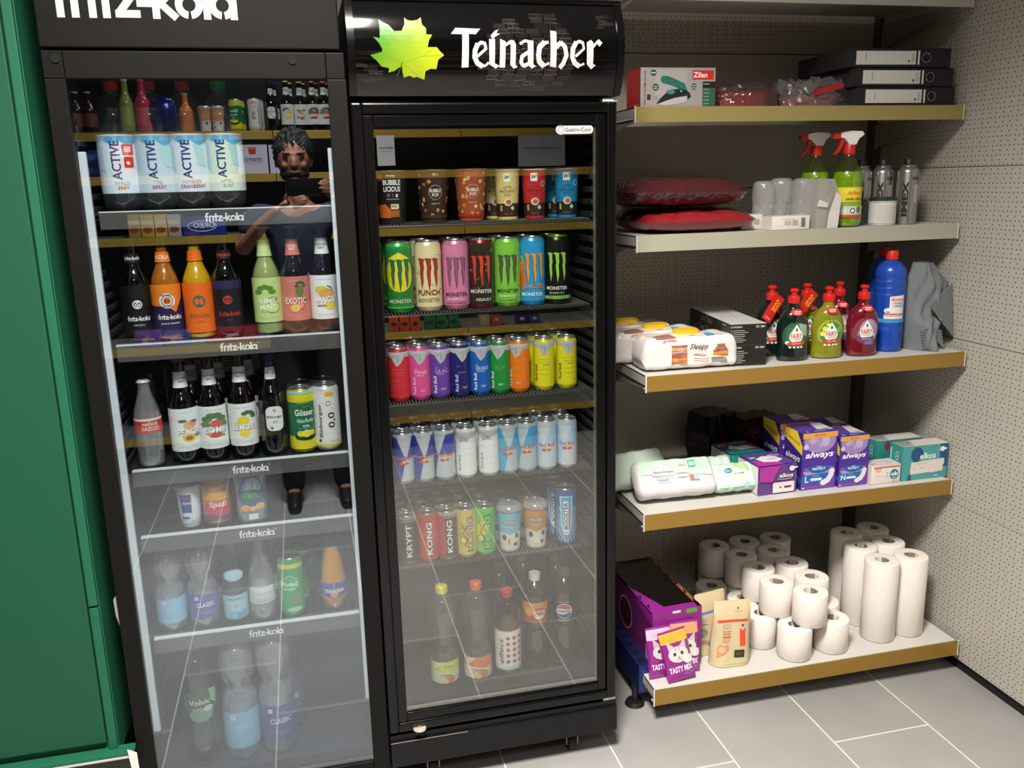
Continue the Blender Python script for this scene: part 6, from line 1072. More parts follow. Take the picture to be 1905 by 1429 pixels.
tx = [('r', 0, 0, 110, 380, 'c6c3be')]+[('s', [(-30+20*i, -60), (-20+20*i, 100)], 1.5, '5a5856') for i in range(3)]+[('r', 0, 150, 60, 10, '3a3836')]
pkg('black_carton', 'black carton with white print, lying under the other one', 'box', 1.171, 1.277, 2.19, zc, .0585, .36, '1a1918', '211f1e', 'c6c3be', kx, lx, tx, -7, 'black cartons')
pkg('black_carton', 'black carton with white print, lying on top of the other one', 'box', 1.171, 1.277, 2.19, zc+.059, .0585, .36, '1a1918', '211f1e', 'c6c3be', kx, lx, tx, -7, 'black cartons')
# dish soap bottles: flattened, waisted
def soap(label, x, y, c, body, ring, rz=0, fl=None, group=None, tagc=False):
    t = empty('dish_soap_bottle', label, 'bottle', (x, y, zc), RAD(rz), group); H = .188
    pr = smoothp([(.0, 0), (.040, 0), (.0455, .004), (.0465, .02), (.043, .045), (.0475, .075), (.0485, .09), (.044, .115), (.030, .138), (.017, .15), (.0145, .158), (.0145, .166)], 2)
    def ell(prof, name, m, k=.58):
        b = MB(); b.lathe(prof, m, 32)
        b.v = [(a, q*(k+(1-k)*max(0, min(1, (zz-.11)/.045))), zz) for a, q, zz in b.v]; return b.build(name, t, 60)
    ell(pr, 'bottle', body)
    R_ = 'c8201c'; b = MB(); b.lathe([(0, .207), (.0085, .2065), (.0125, .203), (.0125, .199), (.008, .196), (.008, .188), (.016, .185), (.0175, .180), (.0175, .168), (.0165, .165), (.013, .165)], mat(R_, .35), 28); b.build('red_cap', t, 40)
    def f(u, v, off):
        zz = .078+v; r = radius_at(pr, zz); a = max(-1, min(1, u/r)); return (u, -(r+.0)*.58*(max(0, 1-a*a))**.5-off-.0004, zz)
    dark = '3a2a20'
    its = [('e', 0, -2, 31, 33, ring)]
    if fl == 'lemon': its += [('e', 0, -3, 27, 29, '2f8a3c'), ('e', -15, 8, 7, 6, 'dcd232'), ('e', -20, -4, 6, 6, 'e3dc4a'), ('e', -8, 18, 5, 4, 'd9dc5a'), ('e', 20, 6, 6, 8, '5ab04a')]
    elif fl == 'lav': its += [('e', 6, -2, 24, 28, '9a8aa8'), ('e', -16, -8, 8, 10, '6a4a5a'), ('e', 16, -18, 10, 10, 'c9b8d4'), ('s', [(-20, -14), (-14, 10)], 1.5, 'b9a8c4'), ('r', 8, -30, 22, 12, '7a6a94')]
    else: its += [('e', 2, -3, 27, 29, '1f6a42'), ('p', [(4, 26), (26, 22), (28, -6), (16, -2)], '8aa894'), ('e', -20, -20, 5, 4, 'dce6dc')]
    its += [('p', [(0, 24), (8, 12), (15, 2), (17, -8), (13, -17), (0, -21), (-13, -17), (-17, -8), (-15, 2), (-8, 12)], 'e6e4dc'), ('p', [(0, 17), (3, 10), (0, 7), (-3, 10)], '2a4a3a'), ('t', 0, -4, 12, 'FAIRY', 'c4302c', {'b': .7, 'w': 27}), ('s', [(-9, -13), (9, -13)], .9, '8a8a84')]
    its += [('p', [(-20, -20), (22, -16), (22, -25), (-20, -28)], 'cc3a34' if fl != 'lav' else '5a4a84'), ('t', 2, -22.5, 3, 'MAX POWER', 'f0e4e0', {'w': 22})]+([('e', a, -31, 3, 2.4, 'dfe8dc') for a in (-14, -4, 6, 14)] if fl != 'lav' else [])
    gfx('label', sc(its, 1.2), f, t, du=.006, dv=.01)
    def g2(u, v, off):
        zz = .145+v; r = radius_at(pr, zz); a = max(-1, min(1, u/(r+.004))); return (u, -(r)*(1-.0)*(max(0.02, 1-a*a))**.5-off-.001, zz)
    gfx('neck_label', [('e', 0, -4, 17, 8.5, 'cf2f2e'), ('r', 2, -2, 20, 2.4, 'eddcd8'), ('t', 0, -6.5, 4, '500 ML', 'eddcd8', {'b': .6, 'w': 18})], g2, t, du=.004, dv=.006)
    return t
sg = clear('0c2018', .09, .04); green_s = mat('0d1d17', .15, coat=.6); yel = mat('7f7f1c', .15, coat=.6); red_s = mat('66101f', .15, coat=.6)
soap('dark green dish soap bottle, front left of the soap group', 1.357, 2.222, 0, green_s, '2c4a3a', -8, None, 'dark green dish soap bottles')
soap('dark green dish soap bottle behind the front dark green one, red tag around its neck', 1.337, 2.308, 0, green_s, '2c4a3a', -10, None, 'dark green dish soap bottles')
soap('yellow-green lemon dish soap bottle in front', 1.469, 2.222, 0, yel, 'a3a630', -8, 'lemon', 'yellow-green dish soap bottles')
soap('yellow-green lemon dish soap bottle behind the front lemon one', 1.452, 2.308, 0, yel, 'a3a630', -8, 'lemon', 'yellow-green dish soap bottles')
soap('dark red dish soap bottle in front, beside the big blue bottle', 1.58, 2.216, 0, red_s, '8a2a3c', -8, 'lav', 'dark red dish soap bottles')
soap('dark red dish soap bottle behind the front dark red one', 1.561, 2.308, 0, red_s, '8a2a3c', -8, 'lav', 'dark red dish soap bottles')
for x, y, zz, rx, lab in ((1.316, 2.262, zc+.148, 38, 'slanting red hang tag with yellow lettering on the rear dark green soap bottle'), (1.424, 2.262, zc+.158, 42, 'slanting red hang tag with yellow lettering on the rear lemon soap bottle')):
    t = empty('hang_tag', lab, 'tag', (x, y, zz), 0, 'red hang tags'); a = RAD(rx)
    b = MB(); b.box((-.016, -.0008, -.045), (.016, .0008, .04), mat('c8201a', .4)); o = b.build('card', t); o.rotation_euler = (RAD(-8), a, 0)
    o2 = gfx('print', [('t', 0, 10, 9, 'SPAR', 'e3b42c', {'b': 1, 'rot': 90, 'w': 40}), ('t', 9, 8, 6, 'MEGA', 'e3b42c', {'b': 1, 'rot': 90, 'w': 34}), ('t', 0, -35, 5, '500', 'e9d8d0', {'w': 18})], flat_map((0, -.0009, 0)), t); o2.rotation_euler = o.rotation_euler
# blue cleaner bottles
def cleaner(label, x, y, rz):
    t = empty('cleaner_bottle', label, 'bottle', (x, y, zc), RAD(rz), 'blue hygiene cleaner bottles'); bl = mat('1646a8', .3, coat=.2)
    pr = smoothp([(0, 0), (.041, 0), (.0435, .004), (.0435, .07)], 1)+[(.0425, .072), (.0425, .082), (.0435, .084), (.0435, .165)]
    for z0 in (.17, .19, .21): pr += [(.0435, z0), (.0423, z0+.002), (.0423, z0+.004), (.0435, z0+.006)]
    pr += smoothp([(.0435, .228), (.041, .245), (.028, .262), (.0155, .268), (.0145, .272)], 2)
    MB().lathe(pr, bl, 32).build('bottle', t, 40)
    MB().lathe([(0, .297), (.0165, .2965), (.0175, .295), (.0175, .272), (.016, .271)], mat('cf231d', .4), 40, lambda th, z: 1+.015*cos(24*th)).build('red_cap', t, 40)
    gfx('label', [('r', 0, -32, 96, 12, '3f8fc8'), ('p', [(-12, 40), (34, 44), (34, -26), (-26, -26), (-26, -14), (-18, -8), (-18, 4), (-12, 8)], 'e3e0e0'), ('t', 12, 32, 11, 'domo', 'c83038', {'b': 1, 'w': 40}), ('R', 14, 16, 38, 18, 2, 'cfcfd4'), ('t', 13, 20, 5, 'HYGIENE', '3a3a44', {'b': .5, 'w': 26}), ('t', 16, 12, 5, 'REINIGER', '3a3a44', {'b': .5, 'w': 26}), ('r', 4, -12, 56, 3.4, 'c83a38'), ('r', 4, -17, 56, 2.4, 'd98a88'), ('e', -17, -2, 9, 8, 'dfe4ec'), ('e', -15, -6, 5, 2, '5a7aa8')], round_map(pr, .125), t, du=.006, off=.0006)
    return t
cleaner('large blue cleaner bottle with red cap and white label', 1.698, 2.262, -18); cleaner('second blue cleaner bottle hidden behind the front blue one', 1.752, 2.368, -18)
# grey cloth
t = empty('folded_cloth', 'folded grey cloth heaped against the side wall behind the blue bottle', 'cloth', (1.812, 2.262, zc), 0)
cm = mat('70777a', .9, noise=.5); b = MB(); vs = []; nx, ny = 24, 20
out = [(-.055, .0), (.05, .0), (.055, .03), (.062, .07), (.088, .18), (.09, .205), (.04, .235), (-.01, .255), (-.05, .25), (-.065, .16), (-.06, .08)]
def row(v):   # left and right edge of the cloth at height v
    L_ = [(-.055, 0), (-.062, .1), (-.065, .18), (-.04, .255)]; R_ = [(.05, 0), (.045, .035), (.062, .09), (.086, .19), (.015, .26)]
    def at(P, z):
        for (a, z0), (c, z1) in zip(P, P[1:]):
            if z <= z1: return a+(c-a)*(z-z0)/(z1-z0)
        return P[-1][0]
    return at(L_, v), at(R_, v)
for s in (0, 1):
    for j in range(ny+1):
        z = .258*j/ny; l, r = row(z)
        for i in range(nx+1):
            u = i/nx; bul = sin(pi*u)**.5; wv = .009*sin(u*9+z*38)*sin(pi*u)+.005*sin(u*23-z*60)*sin(pi*u)
            y = (-.055*bul*(1-.5*z/.25)+wv-.02*(z < .1)*sin(pi*u)) if s == 0 else .05*bul*(1-.6*z/.25)
            vs.append((l+(r-l)*u, y, z))
n1 = (nx+1)*(ny+1); fs = []
for s in (0, 1):
    for j in range(ny):
        for i in range(nx): k = s*n1+j*(nx+1)+i; fs.append((k, k+1, k+nx+2, k+nx+1))
fs += [(a, a+1, a+1+n1, a+n1) for a in range(nx)]
b.add(vs, fs, cm); b.build('cloth_drape', t, 80)
for k in range(7):   # rolled edge folds at the open end
    b = MB(); pts = [(-.035+.075*q/10-.002*k, -.062-.004*sin(q*.6), .018+.008*k+.02*sin(q/10*pi)*(1-k*.12)-.004*q*.3) for q in range(11)]
    for p, q in zip(pts, pts[1:]): b.cyl(p, q, .0028, cm, 8)
    b.build('fold', t, 80)
# corner flap of the cloth
b = MB(); b.add([(-.02, -.062, .135), (.086, -.02, .19), (.078, -.05, .035), (.02, -.074, .08), (-.02, -.058, .135), (.084, -.016, .19), (.078, -.046, .035), (.02, -.07, .08)], [(0, 1, 2, 3), (4, 5, 6, 7), (0, 1, 5, 4), (1, 2, 6, 5), (2, 3, 7, 6), (3, 0, 4, 7)], cm); b.build('flap', t, 60)
# ---- fourth shelf up
def pillow(label, x, y, z, w, d, h, c, rz, group, top=0, skew=0):
    t = empty('pillow', label, 'pillow', (x, y, z), RAD(rz), group); n = 22
    def sh(k, pad, tw):
        vs = []
        for s in (1, -1):
            for j in range(n+1):
                for i in range(n+1):
                    u, v = -1+2*i/n, -1+2*j/n; th = (max(0, 1-abs(u)**3.2)*max(0, 1-abs(v)**3.2))**.32
                    wr = .0022*sin(u*9+v*4)*th+.0016*sin(v*13-u*3)*th
                    X = u*(w/2+pad)*(1-.05*v*v); Y = v*(d/2+pad)*(1-.05*u*u); Z = h/2+s*(h/2+pad)*th+(wr*tw if s > 0 else 0)+skew*u*.5*h+.012*max(0, 1-s)*0
                    vs.append((X, Y, max(.0003, Z)))
        fs = []; m = (n+1)**2
        for s in (0, 1):
            for j in range(n):
                for i in range(n): q = s*m+j*(n+1)+i; fs.append((q, q+1, q+n+2, q+n+1))
        return vs, fs
    vs, fs = sh(0, 0, 1); MB().add(vs, fs, mat(c, .85, noise=.5)).build('pillow_fabric', t, 60)
    vs, fs = sh(0, .0035, 2.6); MB().add(vs, fs, clear('e4dede', .07, .08, wrinkle=.9, wscale=35)).build('plastic_wrap', t, 60); return t
pillow('bright red pillow in plastic wrap, the lower of two', 1.085, 2.395, zd+.0035, .34, .30, .056, 'b01c26', 0, 'wrapped red pillows')
pillow('dark wine-red pillow in plastic wrap, on top of the bright red one', 1.045, 2.415, zd+.0715, .37, .32, .078, '5c1620', 3, 'wrapped red pillows', skew=-.07)
def scarton(label, xl, xr, yf, z, h, d, rz):
    return pkg('white_carton', label, 'box', xl, xr, yf, z, h, d, 'dedad4', 'd3cfca', 'd6d2cc', [('s', [(-26+8*i, 10), (-20+8*i, 10)], 1.2, '8a8682') for i in range(5)]+[('r', -10, 0, 22, 12, 'b9b5b0'), ('r', 14, 0, 18, 14, 'a9a5a0')]+[('r', 34+1.8*i, 0, 1 if i % 3 else 1.5, 26, '3a3836') for i in range(7)], None, None, rz, 'flat white cartons')
scarton('flat white carton with barcode beside the red pillows', 1.285, 1.405, 2.24, zd, .038, .052, 2); scarton('flat white carton behind the barcode one', 1.235, 1.30, 2.315, zd, .042, .06, -2)
t = empty('clear_blister_pack', 'crumpled clear plastic tray of round wells, white card inside, beside spray bottles', 'plastic packaging', (1.388, 2.285, zd), RAD(2))
cl = clear('dcdcd4', .12, .08, dif=.28, wrinkle=.8); card = mat('d3cfc8', .6)
b = MB()
for cx, cy, r_, hh in ((-.065, .066, .034, .135), (-.015, .058, .034, .142), (.03, .018, .032, .14)):
    b.lathe(smoothp([(r_, 0), (r_*1.02, .01), (r_, hh*.45), (r_*.94, hh*.5), (r_, hh*.56), (r_, hh*.9), (r_*.8, hh), (0, hh)], 1), cl, 24, lambda th, z: 1+.03*sin(5*th+z*60), cx=cx, cy=cy)
b.build('clear_wells', t, 60)
b = MB(); vs = [(.03, -.052, 0), (.098, -.045, 0), (.105, .02, 0), (.03, .03, 0), (.036, -.05, .1), (.112, -.046, .085), (.11, .02, .115), (.03, .028, .14), (.045, -.042, .138), (.1, -.03, .136)]
b.add(vs, [(0, 1, 5, 4), (1, 2, 6, 5), (4, 5, 9, 8), (5, 6, 9), (6, 7, 8, 9), (2, 3, 7, 6), (3, 0, 4, 8, 7)], clear('e3e0da', .15, .1, dif=.3, wrinkle=.9)); b.build('clear_shell', t, 20)
b = MB(); b.prism([(.066, 0), (.1, 0), (.108, .085), (.092, .1), (.07, .04)], -.056, -.054, card); b.prism([(.03, .062), (.062, .058), (.066, .07), (.036, .08)], -.057, -.0555, card); b.build('card', t)
gfx('print', [('o', -30, 70, 4, 5, 1, '3a3a38'), ('t', -32, 56, 8, '6', '3a3a38'), ('o', -34, 38, 4, 5, 1, '3a3a38')], lambda u, v, o: (u*1.0+.012, .0225-o-.002, v), t)
def spray(label, x, y, rz, full_=True):
    t = empty('spray_bottle', label, 'spray bottle', (x, y, zd), RAD(rz), 'yellow-green cleaner spray bottles'); H = .2
    pr = smoothp([(0, .004), (.034, 0), (.0415, .006), (.042, .03), (.040, .09), (.0425, .12), (.043, .135), (.038, .158), (.026, .18), (.0145, .198), (.0135, .206)], 2)
    MB().lathe(pr, clear('e6efb8', .1, .04), 30).build('bottle', t, 60)
    q = [(a*.965, z) for a, z in pr if z <= .156]; MB().lathe(q+[(0, .156)], mat('8cb01e', .3, coat=.3), 30).build('cleaner_liquid', t, 60)
    rd = mat('c4221e', .38); wh = mat('dfdad6', .4)
    b = MB(); b.lathe([(0, .23), (.015, .23), (.0165, .226), (.0165, .204), (.014, .203)], rd, 24); b.build('collar', t, 40)
    b = MB(); b.prism([(-.030, .262), (-.022, .2655), (.0, .268), (.03, .266), (.036, .258), (.03, .252), (.022, .247), (.017, .236), (.014, .23), (-.006, .23), (-.012, .24), (-.02, .248), (-.03, .25)], -.013, .013, wh); b.build('spray_head', t, 30)
    b = MB(); b.box((-.05, -.012, .247), (-.030, .012, .263), rd, .002); b.build('nozzle', t)
    b = MB(); b.prism([(-.026, .25), (-.016, .248), (-.02, .232), (-.028, .216), (-.04, .203), (-.045, .204), (-.036, .216), (-.03, .23)], -.006, .006, rd); b.build('trigger', t)
    its = [('p', [(-60, 44), (60, 44), (60, 2), (-60, 2)], 'd8c42c'), ('e', -6, 34, 40, 8, 'e3d44a'), ('t', 10, 28, 10, 'AsPerox', 'c84a2c', {'b': .8, 'i': .3, 'w': 46}), ('r', 0, -4, 130, 10, '7aa424'), ('t', 10, 10, 9.5, 'SARI GÜÇ', '2a2a1c', {'b': 1.3, 'w': 54}), ('r', 0, -22, 130, 26, 'b9c4b0'), ('e', 4, -22, 11, 10, 'dfe2dc'), ('o', 4, -22, 8, 8, 3, '2f3a38'), ('e', 24, -20, 8, 10, '5a7a6a'), ('e', -20, -22, 9, 9, 'cfd4c6'), ('r', 0, -38, 130, 8, 'c8402c')]
    gfx('label', its, round_map(pr, .068), t, du=.006, dv=.015, off=.0006); return t
spray('front spray bottle, red and white trigger head and yellow label', 1.552, 2.29, -14)
spray('rear spray bottle, mostly hidden behind the clear plastic tray', 1.487, 2.354, -14)
t = empty('tin_can', 'short tin with white label and dark green top, before the foam cans', 'tin', (1.668, 2.282, zd), RAD(-10))
MB().lathe([(0, 0), (.0375, 0), (.038, .003), (.0375, .006), (.0375, .064), (.038, .067), (.0375, .07)], mat('c9c6c0', .3, .4), 32).build('tin_body', t, 35)
MB().lathe([(.0376, .0705), (.0385, .071), (.0385, .078), (.037, .08), (.034, .077), (0, .077)], mat('1f3226', .4), 32).build('rim_lid', t, 35)
gfx('label', [('r', 0, 0, 236, 58, 'cfccc6')]+[('s', [(-30, 20-4.2*i), (20+(i*7) % 12, 20-4.2*i)], .9, 'a4a09a') for i in range(11)]+[('r', 27, 14, 3, 4, '4a4846')], round_map([(.0375, 0), (.0375, .1)], .036), t, du=.006, off=.0005)
def foam(label, x, y, rz):
    t = empty('foam_can', label, 'can', (x, y, zd), RAD(rz), 'silver foam cans with black lettering'); s = mat('a9a8a6', .28, .85)
    MB().lathe([(0, .002), (.029, .0), (.031, .003), (.0305, .006), (.0305, .15), (.029, .156), (.023, .163), (.020, .165), (.0225, .167), (.0225, .169), (.018, .171), (0, .171)], s, 30).build('can_body', t, 35)
    MB().lathe([(0, .187), (.0125, .187), (.014, .185), (.0145, .171), (.0, .171)], mat('1a1815', .5), 24).build('cap', t, 35)
    gfx('label', [('t', -6, -4, 15.5, 'IMEX', '1c1a18', {'rot': 90, 'b': 2.2, 'w': 102}), ('t', 24, 54, 9, 'BOND', '1c1a18', {'rot': 0, 'b': .8, 'w': 24}), ('r', 26, 10, 16, 50, 'b9a9ac')]+[('s', [(19, 30-4*i), (33, 30-4*i)], .8, '6a6664') for i in range(11)], round_map([(.0305, 0), (.0305, .2)], .078), t, du=.005, off=.0005); return t
foam('silver foam can farthest right on its shelf', 1.754, 2.292, -34); foam('silver foam can, middle one of three behind the white tin', 1.715, 2.355, -34); foam('silver foam can, left one of three behind the white tin', 1.648, 2.365, -20)
# ---- fifth shelf up: iron box, red pans in film, binders
ir = [('r', 0, 0, 214, 98, '9a9592'), ('r', -20, 10, 90, 70, 'a5a09d'), ('t', -94, -2, 6, 'PRO-STEAM IRON', '3a3634', {'rot': 90, 'w': 84, 'b': .5}), ('e', -70, 36, 8, 8, '2a4a48'), ('r', -70, 36, 12, 3, 'c9c6c2'), ('e', -64, 0, 9, 9, '2a4a48'), ('r', -64, 2, 10, 2, 'c9c6c2'), ('r', -64, -3, 10, 2, 'c9c6c2'), ('R', -83, -25, 10, 14, 2, '22302e'), ('r', -66, -22, 16, 4, '9a8e8a'), ('r', -66, -29, 14, 4, '9a8e8a'),
      ('p', [(-50, 22), (-46, 28), (-30, 28), (-8, 20), (10, 12), (18, 10), (22, 0), (26, -10), (10, -12), (2, -4), (-12, 2), (-32, 8), (-44, 10), (-50, 16)], '1f6a60'), ('p', [(-62, -42), (-50, -28), (-34, -14), (-16, -6), (4, -4), (24, -8), (34, -16), (36, -24), (30, -30), (16, -24), (-10, -28), (-40, -36)], '12201f'), ('p', [(-62, -44), (-40, -36), (-10, -27), (16, -23), (26, -22), (24, -34), (14, -40), (-30, -46)], 'b9aeb0'), ('e', -22, -12, 12, 6, '3f8078'), ('e', 8, -10, 2.5, 2.5, 'a9b4b0'), ('e', 44, 2, 7, 8, '3a5a56'), ('r', 44, 4, 9, 2, 'b9b6b2'), ('r', 44, -2, 9, 2, 'b9b6b2'),
      ('r', 70, 31, 60, 22, 'c4241f'), ('t', 62, 31, 14, 'Zilan', 'efe6e0', {'b': 1, 'w': 40}), ('r', 88, -18, 38, 62, '2c5a48'), ('r', 88, 6, 38, 16, '1c1416'), ('r', 80, 8, 18, 2, 'b9b2ac')]+[('r', 80, -6-9*i, 16, 1.6, '9ab8a8') for i in range(5)]
pkg('iron_box', 'steam iron box, grey front with red side and red logo', 'box', .896, 1.108, 2.25, ze, .098, .1, '9a9592', 'a01c1c', 'b5b0ac', ir, [('r', 0, 0, 99, 97, 'a01c1c'), ('r', 30, -30, 3, 8, 'c9605a'), ('r', 20, -42, 40, 3, 'c9605a')], None, 0)
for lab, cx, cy, r_, hh, hd in (('red pan wrapped in clear film beside the iron box', 1.232, 2.40, .118, .042, None), ('red pan bundled in crinkled clear film before the binders', 1.452, 2.37, .088, .03, 1)):
    t = empty('wrapped_pan', lab, 'pan', (cx, cy, ze), 0, 'red pans in clear film')
    MB().lathe([(0, .002), (r_*.82, .001), (r_*.9, .006), (r_, hh-.002), (r_+.002, hh), (r_-.003, hh), (r_*.88, .01), (0, .006)], mat('a8161c', .3, coat=.4), 48).build('pan', t, 40)
    if hd:
        b = MB(); b.prism([(-.03, .03), (.05, .048), (.056, .056), (.048, .062), (-.03, .046)], -.104, -.09, mat('a01a1c', .4)); b.build('handle', t)
    b = MB(); vs = []; n = 30; rr = random.Random(int(cx*100))
    for j in range(13):
        v = j/12
        for i in range(n):
            th = 2*pi*i/n; R = (r_+.012)*(1-.0*v); R = R*(1 if v < .55 else 1-(v-.55)*1.9); z = (hh+.014+(.02 if hd else .006))*min(1, v/.6)+.006*sin(th*3)*v
            k = 1+.04*rr.uniform(-1, 1)*(1.6 if hd else .6); vs.append((R*k*sin(th)*(1.25 if hd and sin(th) > 0 else 1), -R*k*cos(th)*(.95), max(.001, z*(1+.22*rr.uniform(-1, 1)*(1.6 if hd else .5)))))
    b.add(vs, [(j*n+i, j*n+(i+1) % n, (j+1)*n+(i+1) % n, (j+1)*n+i) for j in range(12) for i in range(n)], clear('dcd8d6', .07, .09, dif=.10 if hd else .02, wrinkle=1., wscale=50)); b.build('clear_film', t, 25)
for k, (dx, lab) in enumerate(((0, 'black lever arch file lying at the bottom of the stack'), (-.008, 'black lever arch file lying in the middle of the stack'), (-.02, 'black lever arch file lying on top of the stack'))):
    t = empty('lever_arch_file', lab, 'binder', (1.70+dx, 2.40, ze+.0515*k), RAD((1, 0, -3)[k]), 'black lever arch files'); w_, d_, h_ = .318, .285, .0505
    b = MB(); bk = mat('15151a', .55, noise=.1)
    b.box((-w_/2, -d_/2, 0), (w_/2, d_/2, .0024), bk, .001); b.box((-w_/2, -d_/2, h_-.0024), (w_/2, d_/2, h_), bk, .001); b.box((-w_/2, -d_/2, 0), (w_/2, -d_/2+.0028, h_), bk, .001); b.box((-w_/2, -d_/2, .002), (-w_/2+.002, d_/2-.01, h_-.002), mat('2a2a2c', .6)); b.build('cover', t, 30)
    MB().box((-w_/2+.012, -d_/2+.02, .004), (w_/2-.008, d_/2-.01, .02), mat('d0ccc4', .8)).build('paper_sheets', t)
    gfx('spine_label', [('r', -42, 0, 184, 36, 'cfccc9')]+[('s', [(-120+26*i, -17), (-120+26*i, 17)], .5, 'a4a09c') for i in range(6)]+[('t', -104, 2, 3.4, 'ORDNER', '5a5856', {'rot': 90, 'w': 24}), ('e', 28, -9, 3.4, 3.4, '4a4846'), ('r', 40, 0, 8, 24, 'b4b0ac'), ('r', 58, 0, 6, 37, 'd3d0cc')], flat_map((0, -d_/2, h_/2)), t, off=.0004)
    b = MB(); 
    for i in range(20): a0, a1 = 2*pi*i/20, 2*pi*(i+1)/20; b.cyl((.082+.0125*cos(a0), -d_/2-.0008, h_/2+.0125*sin(a0)), (.082+.0125*cos(a1), -d_/2-.0008, h_/2+.0125*sin(a1)), .0012, mat('b4b2ae', .25, .9), 6)
    b.cyl((.082, -d_/2-.0003, h_/2), (.082, -d_/2+.0002, h_/2), .0112, mat('040404', .8), 20); b.build('finger_ring', t, 40)
# ================================================================ across the aisle: what the cooler doors mirror
MIR = 2*1.994
def mx(px, py, Y=4.93): p = onY(px, py, Y); return p.x, p.z
goldr = mat('b39440', .35, .15); dkb = mat('141312', .7)
bays = (-1.1, -.095, .905, 1.885); zr = (1.818, 1.603, 1.293, .715, .22)
t = empty('shelving_unit', 'dark shelving frame across the aisle, mirrored in the cooler doors', 'shelving', (.39, -1.34, 0))
for a, b_ in zip(bays, bays[1:]): o = MB().box((a+.002, -1.335, .03), (b_-.002, -1.32, 2.25), dkb).build('back_panel', t); o.location = (-.39, 1.34, 0)
for x in bays: o = MB().box((x-.012, -1.319, 0), (x+.012, -1.285, 2.25), dkb).build('upright', t); o.location = (-.39, 1.34, 0)
for j, z in enumerate(zr):
    for k, (a, b_) in enumerate(zip(bays, bays[1:])):
        s = empty('shelf', '%s of five gold railed shelves across the aisle, %s bay' % (('topmost', 'second', 'third', 'fourth', 'lowest')[j], ('left', 'middle', 'right')[k]), 'shelf', ((a+b_)/2, -1.09, z), 0, 'gold railed shelves across the aisle'); hx = (b_-a)/2-.002
        MB().box((-hx, -.19, -.025), (hx, .187, -.001), mat('77746c', .5)).build('shelf_board', s); MB().box((-hx, .1872, -.042), (hx, .19, 0), goldr, .001).build('price_rail', s)
def at_(px, py, zt, Y=4.93): x, _ = mx(px, py, Y); return (x, MIR-Y, zt+.001)
OA = 'mirrored drinks on the topmost shelf across the aisle'
def rdup(src, px, py, zt, lab, Y=4.93, grp=OA):
    o = dup(src, at_(px, py, zt, Y), pi+random.uniform(-.3, .3), lab, grp); return o
for px, s, n in ((441, c1, 'green and yellow radler can'), (476, c2, 'white beer can'), (508, beer, 'dark beer bottle'), (537, q3, 'white labelled lemon bottle'), (562, q1, 'white labelled peach bottle'), (585, q2, 'white labelled pomegranate bottle'), (606, q2, 'second white labelled pomegranate bottle')):
    rdup(s, px, 240, zr[0], n+' on the shelf across the aisle, front')
    rdup(s, px+6, 240, zr[0], n+' on the shelf across the aisle, behind its twin', 5.01)
def simple_bottle(lab, px, r, h, c, cap, lc, Y=4.94):
    t = empty('soda_bottle', lab, 'bottle', at_(px, 240, zr[0], Y), pi, OA); P = longneck(r, h)
    MB().lathe(P, mat(c, .2, coat=.4), 24).build('bottle', t, 60); MB().lathe([(0, h), (r*.46, h-.002), (r*.46, h*.95)], mat(cap, .4), 20).build('cap', t, 40)
    gfx('label', [('r', 0, 0, 2*pi*r*999, h*330, lc)], round_map(P, h*.3), t, du=r*.25)
simple_bottle('brown coffee bottle with cream cap across the aisle, leftmost', 146, .035, .2, '2a1810', 'c9b8a0', '6a3a24'); simple_bottle('brown coffee bottle with cream cap across the aisle, second', 170, .035, .2, '2a1810', 'c9b8a0', '6a3a24')
simple_bottle('yellow-green lemonade bottle across the aisle', 240, .035, .26, '8a9a4a', 'c9d0c0', '9aa860'); simple_bottle('pink lemonade bottle across the aisle', 270, .038, .26, 'b82c4c', 'd0607a', 'c84a5a'); simple_bottle('orange lemonade bottle across the aisle', 349, .034, .19, 'c8702c', 'd99a4a', 'c86a3a')
x, z = mx(306, 240); t = empty('foil_bag', 'crinkled dark blue foil bag across the aisle', 'bag', (x, MIR-4.94, zr[0]+.001), pi, OA)
bm = bmesh.new(); bmesh.ops.create_icosphere(bm, subdivisions=4, radius=1)
for v in bm.verts: k = 1+.08*sin(v.co.x*17+v.co.z*9)*sin(v.co.y*13); v.co = Vector((v.co.x*.075*k, v.co.y*.04*k, .09+v.co.z*.088*k))
MB().bm(bm, mat('1a2468', .2, .5)).build('foil', t, 60)
cupp = [o for o in bpy.data.objects if o.name.startswith('drink_cup') and o['label'].startswith('orange brown iced')][0]
for px in (384, 408): rdup(cupp, px, 245, zr[0], 'iced coffee cup across the aisle, %s of two' % ('left' if px < 400 else 'right'))
# boxes: label, pixel left, right, top, shelf, colour, print
def obox(name, lab, x0, x1, ytop, zt, c, items, grp, d=.09, Y=4.9):
    xa, ztp = mx(x0, ytop, Y); xb, _ = mx(x1, ytop, Y); h = max(.03, ztp-zt); w = xb-xa
    t = empty(name, lab, 'box', ((xa+xb)/2, MIR-Y-d/2, zt+.001), pi, grp); MB().box((-w/2, -d/2, 0), (w/2, d/2, h), mat(c, .4), .001).build('carton', t, 30)
    gfx('front_print', items, flat_map((0, -d/2, h/2)), t, lim=(-w/2, w/2, -h/2, h/2)); return t
OB = 'boxes on the second shelf across the aisle'; OC = 'snacks on the third shelf across the aisle'; OD = 'packets on the fourth shelf across the aisle'
pr_ = [('r', 0, 0, 300, 200, 'd0c8d8'), ('p', [(-22, 62), (22, 62), (16, 24), (-16, 24)], 'b8381c'), ('r', 0, 56, 44, 10, 'd87048'), ('t', 0, 0, 26, 'merci', '3a2c2c', {'b': .4, 'w': 90}), ('s', [(-50, -18), (50, -18)], 1.4, '8a7a8a'), ('s', [(-40, -26), (40, -26)], 1.2, '8a7a8a')]
